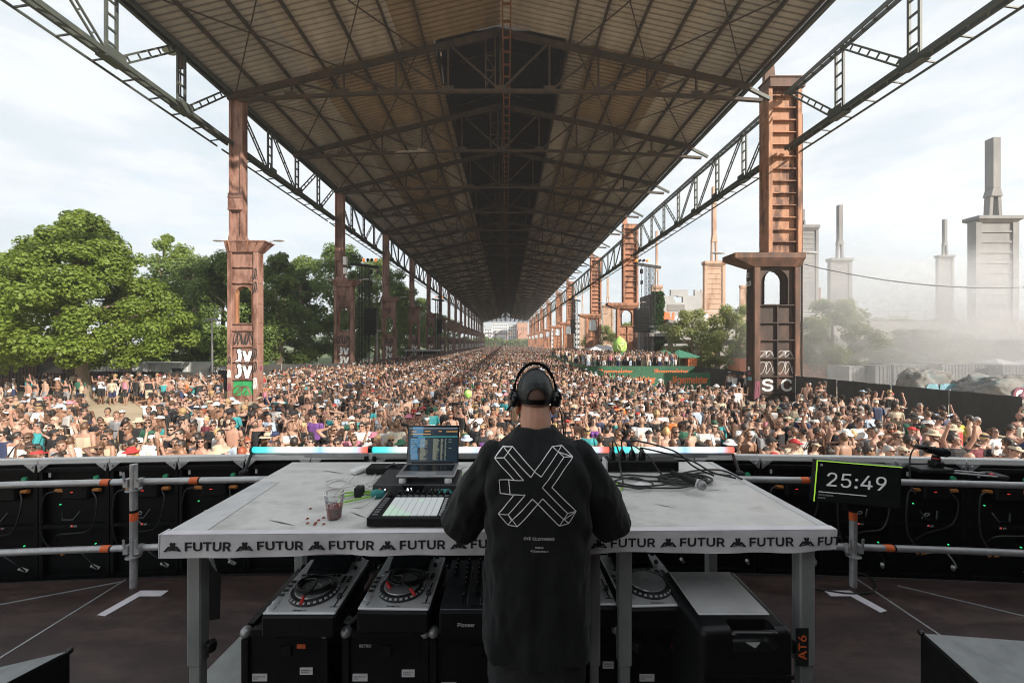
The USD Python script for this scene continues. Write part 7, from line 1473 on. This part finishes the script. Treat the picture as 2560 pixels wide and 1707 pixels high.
for i, (px, py, Y, w) in enumerate(((1376, 790, 58, 2.4), (1396, 791, 58, 2.2), (1520, 812, 55, 1.8), (1548, 812, 57, 1.8), (2288, 822, 36, 1.6), (2348, 826, 36, 1.6))): parasol(px, py, Y, w, white_cloth, ('white peaked tent left of the lime inflatable', 'second white peaked tent touching the lime inflatable', 'low white tent behind the green parasols', 'low white tent right of the smaller parasol', 'white tent roof over the grey containers at right', 'white tent at the right edge of the photo')[i], 'tent', 'white_tent')
def container(px0, px1, y0, y1, Y, mt, label, d=2.5, door=True, name='container', cat='container'):
    a, b = P(px0, y0, Y), P(px1, y1, Y); t = thing(name, label, cat, ((a[0] + b[0]) / 2, Y + d / 2, 0)); w = b[0] - a[0]; z = a[2]; m = MB(); n = max(4, int(w / .28))
    mesh('body', MB().bx(a[0] + .03, b[0] - .03, Y + .04, Y + d, .1, z - .05), mt, t, W=True)
    for i in range(n): m.bx(a[0] + w * (i + .2) / n, a[0] + w * (i + .7) / n, Y, Y + .038, .2, z - .15)
    mesh('ribs', m, mt, t, W=True); mesh('frame', MB().bx(a[0], a[0] + .1, Y - .03, Y - .002, .05, z).bx(b[0] - .1, b[0], Y - .03, Y - .002, .05, z).bx(a[0] + .1, b[0] - .1, Y - .03, Y - .002, z - .12, z).bx(a[0] + .1, b[0] - .1, Y - .03, Y - .002, .05, .17), mt, t, W=True)
    if door: mesh('window', MB().bx(a[0] + w * .55, a[0] + w * .8, Y - .025, Y - .003, z * .5, z * .8), pane_m, t, W=True)
    return t
o_c = mat('container_orange', (.62, .19, .06), (.55, .16, .05), .6, 0, 2, 4); g_c = mat('container_grey', (.24, .25, .255), (.19, .2, .205), .6, 0, 2, 4); w_c = mat('container_white', (.45, .46, .46), (.38, .39, .39), .6, 0, 2, 4)
container(1888, 1928, 837, 870, 39, o_c, 'orange container in the smoke behind the right fence', door=False); container(1950, 1985, 840, 880, 36, w_c, 'white cabin left of the grey walkway column', door=False); container(1986, 2000, 842, 880, 36.2, o_c, 'narrow orange cabin behind the walkway column', door=False)
container(2010, 2046, 838, 890, 35, g_c, 'grey cabin between the walkway columns', door=False); container(2052, 2160, 836, 890, 35, g_c, 'light grey site container behind the dark boulder'); container(2164, 2300, 834, 890, 34, g_c, 'light grey site container behind the graffiti boulder'); container(2303, 2420, 838, 890, 33, g_c, 'grey site container cut off by the right edge')
container(1580, 1600, 815, 850, 47, o_c, 'small orange cabin behind the green parasols', door=False); container(1700, 1716, 822, 850, 44, o_c, 'orange panel just left of the dark pillar foot', door=False)
container(200, 330, 832, 880, 33.5, w_c, 'long white cabin under the big plane tree'); container(340, 440, 832, 880, 34, w_c, 'white cabin left of the lamp posts'); container(445, 520, 845, 880, 36, w_c, 'low white cabin with lettering, left of the first pillar')
t = container(-40, 190, 815, 880, 33, mat('stall_dark', (.05, .04, .04), (.09, .06, .05), .8, 0, 1, 4), 'dark drinks stall under the tree at far left', name='market_stall', cat='stall')
sg = thing('lettered_sign', 'sign reading ARCTIC on the low white cabin', 'sign', P(500, 848, 35.7)); mesh('lettering', MB().text('ARCTIC', .5, P(480, 852, 35.7), (1, 0, 0), (0, 0, 1), .02, width=1.9), gb, sg, W=True)
for i, (px, px2) in enumerate(((322, 383), (388, 440))):
    a, b = P(px, 905, 29.5), P(px2, 905, 29.5); t = thing('bar_counter', f'black bar counter with pale top, {("left", "right")[i]} one before the fence', 'counter', ((a[0] + b[0]) / 2, 29.7, 0)); mesh('front', MB().bx(a[0], b[0], 29.5, 30.1, .02, 1.05), black_paint, t, W=True); mesh('top', MB().bx(a[0] - .03, b[0] + .03, 29.45, 30.15, 1.053, 1.12), w_c, t, W=True)
t = thing('barrier', 'yellow steel crowd barrier left of the first pillar', 'barrier', P(482, 900, 30)); a, b = P(462, 880, 29), P(502, 880, 29); m = MB(); yl = mat('barrier_yellow', (.62, .36, .04), (.5, .28, .03), .5, 0, 4, 3)
mesh('frame', MB().cyl((a[0], 29, 1.15), (b[0], 29, 1.15), .03).cyl((a[0], 29, .2), (b[0], 29, .2), .03).cyl((a[0], 29, 0), (a[0], 29, 1.15), .03).cyl((b[0], 29, 0), (b[0], 29, 1.15), .03), yl, t, W=True)
for k in range(1, 10): mesh('bar', MB().cyl((a[0] + (b[0] - a[0]) * k / 10, 29, .2), (a[0] + (b[0] - a[0]) * k / 10, 29, 1.15), .018, n=5), yl, t, W=True)
def lamp_post(px, ytop, Y, label, twin):
    c = P(px, ytop, Y); t = thing('lamp_post', label, 'lamp post', (c[0], Y, 0)); mesh('pole', MB().cyl((c[0], Y, 0), (c[0], Y, c[2]), .1, .06, 8), galv, t, W=True)
    for sx in ((-1, 1) if twin else (-1, .6)): mesh('lamp_head', MB().box((c[0] + sx * .35, Y, c[2] + .02), (.55, .3, .14), ry=sx * .25), galv, t, W=True)
    mesh('crossbar', MB().bx(c[0] - .5, c[0] + .5, Y - .04, Y + .04, c[2] - .08, c[2] - .02), galv, t, W=True)
lamp_post(487, 735, 32, 'nearer lamp post with floodlights, left of the first pillar', True); lamp_post(422, 742, 40, 'farther pale lamp post with small head, under the dark trees', False); lamp_post(866, 760, 60, 'slim lamp post between the second and third left pillars', True)
# boulders
def boulder(px, py0, px2, Y, h, label, seed, tags):
    a, b = P(px, 0, Y), P(px2, 0, Y); w = b[0] - a[0]; c = V((a[0] + b[0]) / 2, Y, 0); s = trimesh.creation.icosphere(5); v = np.array(s.vertices); v = np.sign(v) * np.abs(v) ** .5
    v *= (1 + .45 * (meshkit.fbm(v * 1.3 + seed, 3, seed) - .5) + .16 * (meshkit.fbm(v * 5 + seed, 3, seed + 1) - .5))[:, None]; v *= (w / 2, w * .3, h); t = thing('boulder', label, 'rock', c)
    st = trimesh.Trimesh(v + c, s.faces, process=False); mesh('stone', (np.array(st.vertices), np.array(st.faces)), mat('boulder_stone', (.10, .10, .095), (.19, .18, .17), .9, 0, 1.1, 8, bump=.8, bscale=5, c3=(.13, .16, .16)), t, W=True, smooth=40)
    for i, mt in enumerate(tags):
        sv = MB().poly(scribble(seed + 70 + i, w * .62, h * .42, 6, .12 if i else .2), .02, c + (-w * .33, -6, h * (.18 + .1 * i)), (1, 0, 0), (0, 0, 1)).arr(); vv = sv[0].copy(); o = vv.copy(); o[:, 1] = Y - 8
        loc, ri, _ = st.ray.intersects_location(o, np.tile((0, 1., 0), (len(o), 1)), multiple_hits=False); y = np.full(len(vv), Y); y[ri] = loc[:, 1]; vv[:, 1] = y - .03 - .01 * i + (vv[:, 1] - (Y - 6)); mesh('graffiti', (vv, sv[1]), mt, t, W=True)
boulder(2076, 845, 2182, 27.5, 2.1, 'dark rounded boulder with teal paint behind the right fence', 2, [gt]); boulder(2215, 860, 2420, 25.5, 1.95, 'long boulder with red and white graffiti at the right edge', 5, [gw, gr_])
# loudspeaker towers
def pa_tower(px0, px1, ytop, Y, lab_t, lab_a, apx0, apx1, ay0, ay1):
    a, b = P(px0, ytop, Y), P(px1, ytop, Y); w = b[0] - a[0]; z = a[2]; t = thing('loudspeaker_tower', lab_t, 'tower', ((a[0] + b[0]) / 2, Y, 0)); cols_ = [(a[0], Y), (a[0] + .45, Y), (b[0] - .45, Y), (b[0], Y)]
    for x, y in cols_:
        for dy in (0, .45): mesh('truss_chord', MB().cyl((x, y + dy, 0), (x, y + dy, z), .045, n=6), black_paint, t, W=True)
    k = int(z / .5)
    for x0, x1 in ((a[0], a[0] + .45), (b[0] - .45, b[0])):
        m = MB()
        for i in range(k):
            p, q_ = ((x0, Y, z * i / k), (x1, Y, z * (i + 1) / k)) if i % 2 else ((x1, Y, z * i / k), (x0, Y, z * (i + 1) / k)); m.bar(p, q_, .035); m.bar((x0, Y, z * i / k), (x1, Y, z * i / k), .03)
        mesh('lattice', m, black_paint, t, W=True)
    ax = P((apx0 + apx1) / 2, 0, Y)[0]
    mesh('top_arm', MB().bar((min(a[0], ax) - .8, Y - .3, z + .3), (max(b[0], ax) + .8, Y + .2, z - .1), .3, .35), black_paint, t, W=True); mesh('hoist', MB().bar((ax, Y - .3, z), (ax, Y - .3, P(0, ay0, Y)[2]), .06).cbox((ax, Y - .3, z - .7), (.35, .3, .6), .03).cbox((ax, Y - .3, z - 2.2), (.3, .3, .5), .03), black_paint, t, W=True)
    for k in range(4): mesh('stage_lamp', MB().cyl((ax - .9 + .5 * k, Y - .4, z + .6), (ax - .75 + .5 * k, Y - .7, z + .75), .13, .17, 8), black_paint if k % 3 else led_on['orange'], t, W=True)
    z0, z1 = P(0, ay1, Y)[2], P(0, ay0, Y)[2]; aw = P(apx1, 0, Y)[0] - P(apx0, 0, Y)[0]; t2 = thing('line_array', lab_a, 'loudspeaker', (ax, Y, z0)); n = 9
    for i in range(n): s = (i + .5) / n; mesh('cabinet', MB().cbox((ax, Y - .35 - .25 * s * s, z1 + (z0 - z1) * s), (aw, .6, (z1 - z0) / n * .94), .02, rx=.1 + .25 * s), black_paint, t2, W=True)
    mesh('grid_frame', MB().bx(ax - aw * .45, ax + aw * .45, Y - .5, Y + .1, z1 + .05, z1 + .15), black_paint, t2, W=True)
pa_tower(822, 846, 612, 50, 'black lattice loudspeaker tower behind the second left pillar', 'hanging black line of loudspeakers on the near left tower', 840, 868, 712, 768); pa_tower(1484, 1505, 612, 54, 'black lattice loudspeaker tower right of the lime inflatable', 'hanging black line of loudspeakers on the near right tower', 1456, 1488, 710, 762)
pa_tower(1000, 1012, 690, 92, 'far black loudspeaker tower between left pillars', 'small hanging loudspeakers on the far left tower', 1005, 1016, 735, 765); pa_tower(1316, 1326, 690, 95, 'far black loudspeaker tower between right pillars', 'small hanging loudspeakers on the far right tower', 1310, 1320, 735, 765)
a, b = P(886 - 1, 834, 49), P(845, 834, 46); t = thing('black_podium', 'black cloth covered podium at the foot of the left loudspeaker tower', 'podium', (-15.9, 48, 0)); mesh('body', MB().bx(-17.4, -14.4, 46.5, 50.5, 0, 1.5), dark_fab, t, W=True); mesh('pale_side', MB().bx(-14.39, -14.36, 46.6, 50.4, .1, 1.45), conc, t, W=True)
Yb_ = 76; a, b = P(932, 806, Yb_), P(1004, 806, Yb_); t = thing('black_booth', 'black flat roofed booth at the left edge of the far crowd', 'booth', ((a[0] + b[0]) / 2, Yb_, 0))
mesh('roof', MB().bx(a[0] - .2, b[0] + .2, Yb_ - .2, Yb_ + 3, a[2], a[2] + .22), w_c, t, W=True); mesh('back_wall', MB().bx(a[0], b[0], Yb_ + 2.6, Yb_ + 2.8, 0, a[2] - .004).bx(a[0], a[0] + .15, Yb_, Yb_ + 2.6, 0, a[2] - .004), black_matt, t, W=True)
for x in (a[0], (a[0] + b[0]) / 2, b[0] - .1): mesh('post', MB().bx(x + .16, x + .24, Yb_ - .05, Yb_ + .02, 0, a[2] - .004), galv, t, W=True)
mesh('counter', MB().bx(a[0] + .2, b[0], Yb_ + .1, Yb_ + .6, 0, 1.2), black_paint, t, W=True)
container(1005, 1040, 815, 840, 84, g_c, 'grey cabin right of the black booth', door=False)
for i in range(7): parasol(1135 + i * 13, 801, 290 - i, 2.6, (white_cloth, ban_o, gp)[(0, 1, 0, 2, 0, 1, 0)[i]] if i != 1 else white_cloth, f'tiny stall tent at the far end of the crowd, {ordn(i)} from the left', 'tent', 'stall_tent')
wr = thing('hanging_wire', 'thin black wire sagging from the dark right pillar to the right edge', 'wire', P(1843, 612, 27)); w0, w1 = P(1842, 606, 27.2), P(2420, 655, 30); pts_ = [w0 + (w1 - w0) * u - (0, 0, 3.0 * u * (1 - u)) for u in np.linspace(0, 1, 24)]; mesh('wire', MB().tube(pts_, .022, 5), black_paint, wr, W=True)
sc = thing('scaffold_arch', 'rust orange lattice arch closing the far end of the hall', 'frame', (0, 330, 0))
for x in (-14, -9, 0, 9): mesh('upright', MB().bar((x, 318, 0), (x, 318, 14), .5).bar((x, 318, 9), (x + 5, 318, 13), .4), rust_orange, sc, W=True)
mesh('beam', MB().bar((-17, 318.6, 11.5), (6, 318.6, 11.5), .6), rust_orange, sc, W=True)

# ================================================================ air: thin haze everywhere, stage smoke drifting at right
hz = usdkit.material(stage, '/World/Looks/haze', {'v': ('principled_volume', {'color': (.95, .96, .97), 'density': .0008, 'anisotropy': .35})}, [], volume='v.volume')
single('haze', MB().bx(-420, 420, -40, 560, -1.0, 62), hz, None, None, kind='stuff')

def smoke(c, r, k, label=None, seed=0.0):
    m_ = usdkit.material(stage, f'/World/Looks/stage_smoke_{int(seed)}', {'tc': ('texture_coordinate', {}), 'gr': ('gradient_texture', {'gradient_type': 'spherical'}), 'g': ('geometry', {}), 'mp': ('mapping', {'scale': (.11, .11, .14), 'location': (seed, 0, 0)}), 'n': ('noise_texture', {'scale': 1.0, 'detail': 4.0, 'roughness': .55}),
        'mr': ('map_range', {'from_min': .38, 'from_max': .72, 'to_min': .08, 'to_max': 1.0, 'clamp': True}), 'a': ('math', {'math_type': 'multiply'}), 'b': ('math', {'math_type': 'multiply', 'value2': k}), 'v': ('principled_volume', {'color': (.97, .97, .97), 'anisotropy': .0})},
        [('tc.object', 'gr.vector'), ('g.position', 'mp.vector'), ('mp.vector', 'n.vector'), ('n.fac', 'mr.value'), ('gr.fac', 'a.value1'), ('mr.result', 'a.value2'), ('a.value', 'b.value1'), ('b.value', 'v.density')], volume='v.volume')
    s_ = trimesh.creation.icosphere(3); p = mesh('smoke', (np.array(s_.vertices), np.array(s_.faces)), m_); x = UsdGeom.Xformable(stage.GetPrimAtPath(p)); x.AddTranslateOp().Set(Gf.Vec3d(*c)); x.AddScaleOp().Set(Gf.Vec3f(*r)); tag(stage.GetPrimAtPath(p), kind='stuff')
smoke((33, 35, 4), (13, 11, 11), .24, seed=1); smoke((50, 36, 3), (22, 15, 11), .22, seed=4)
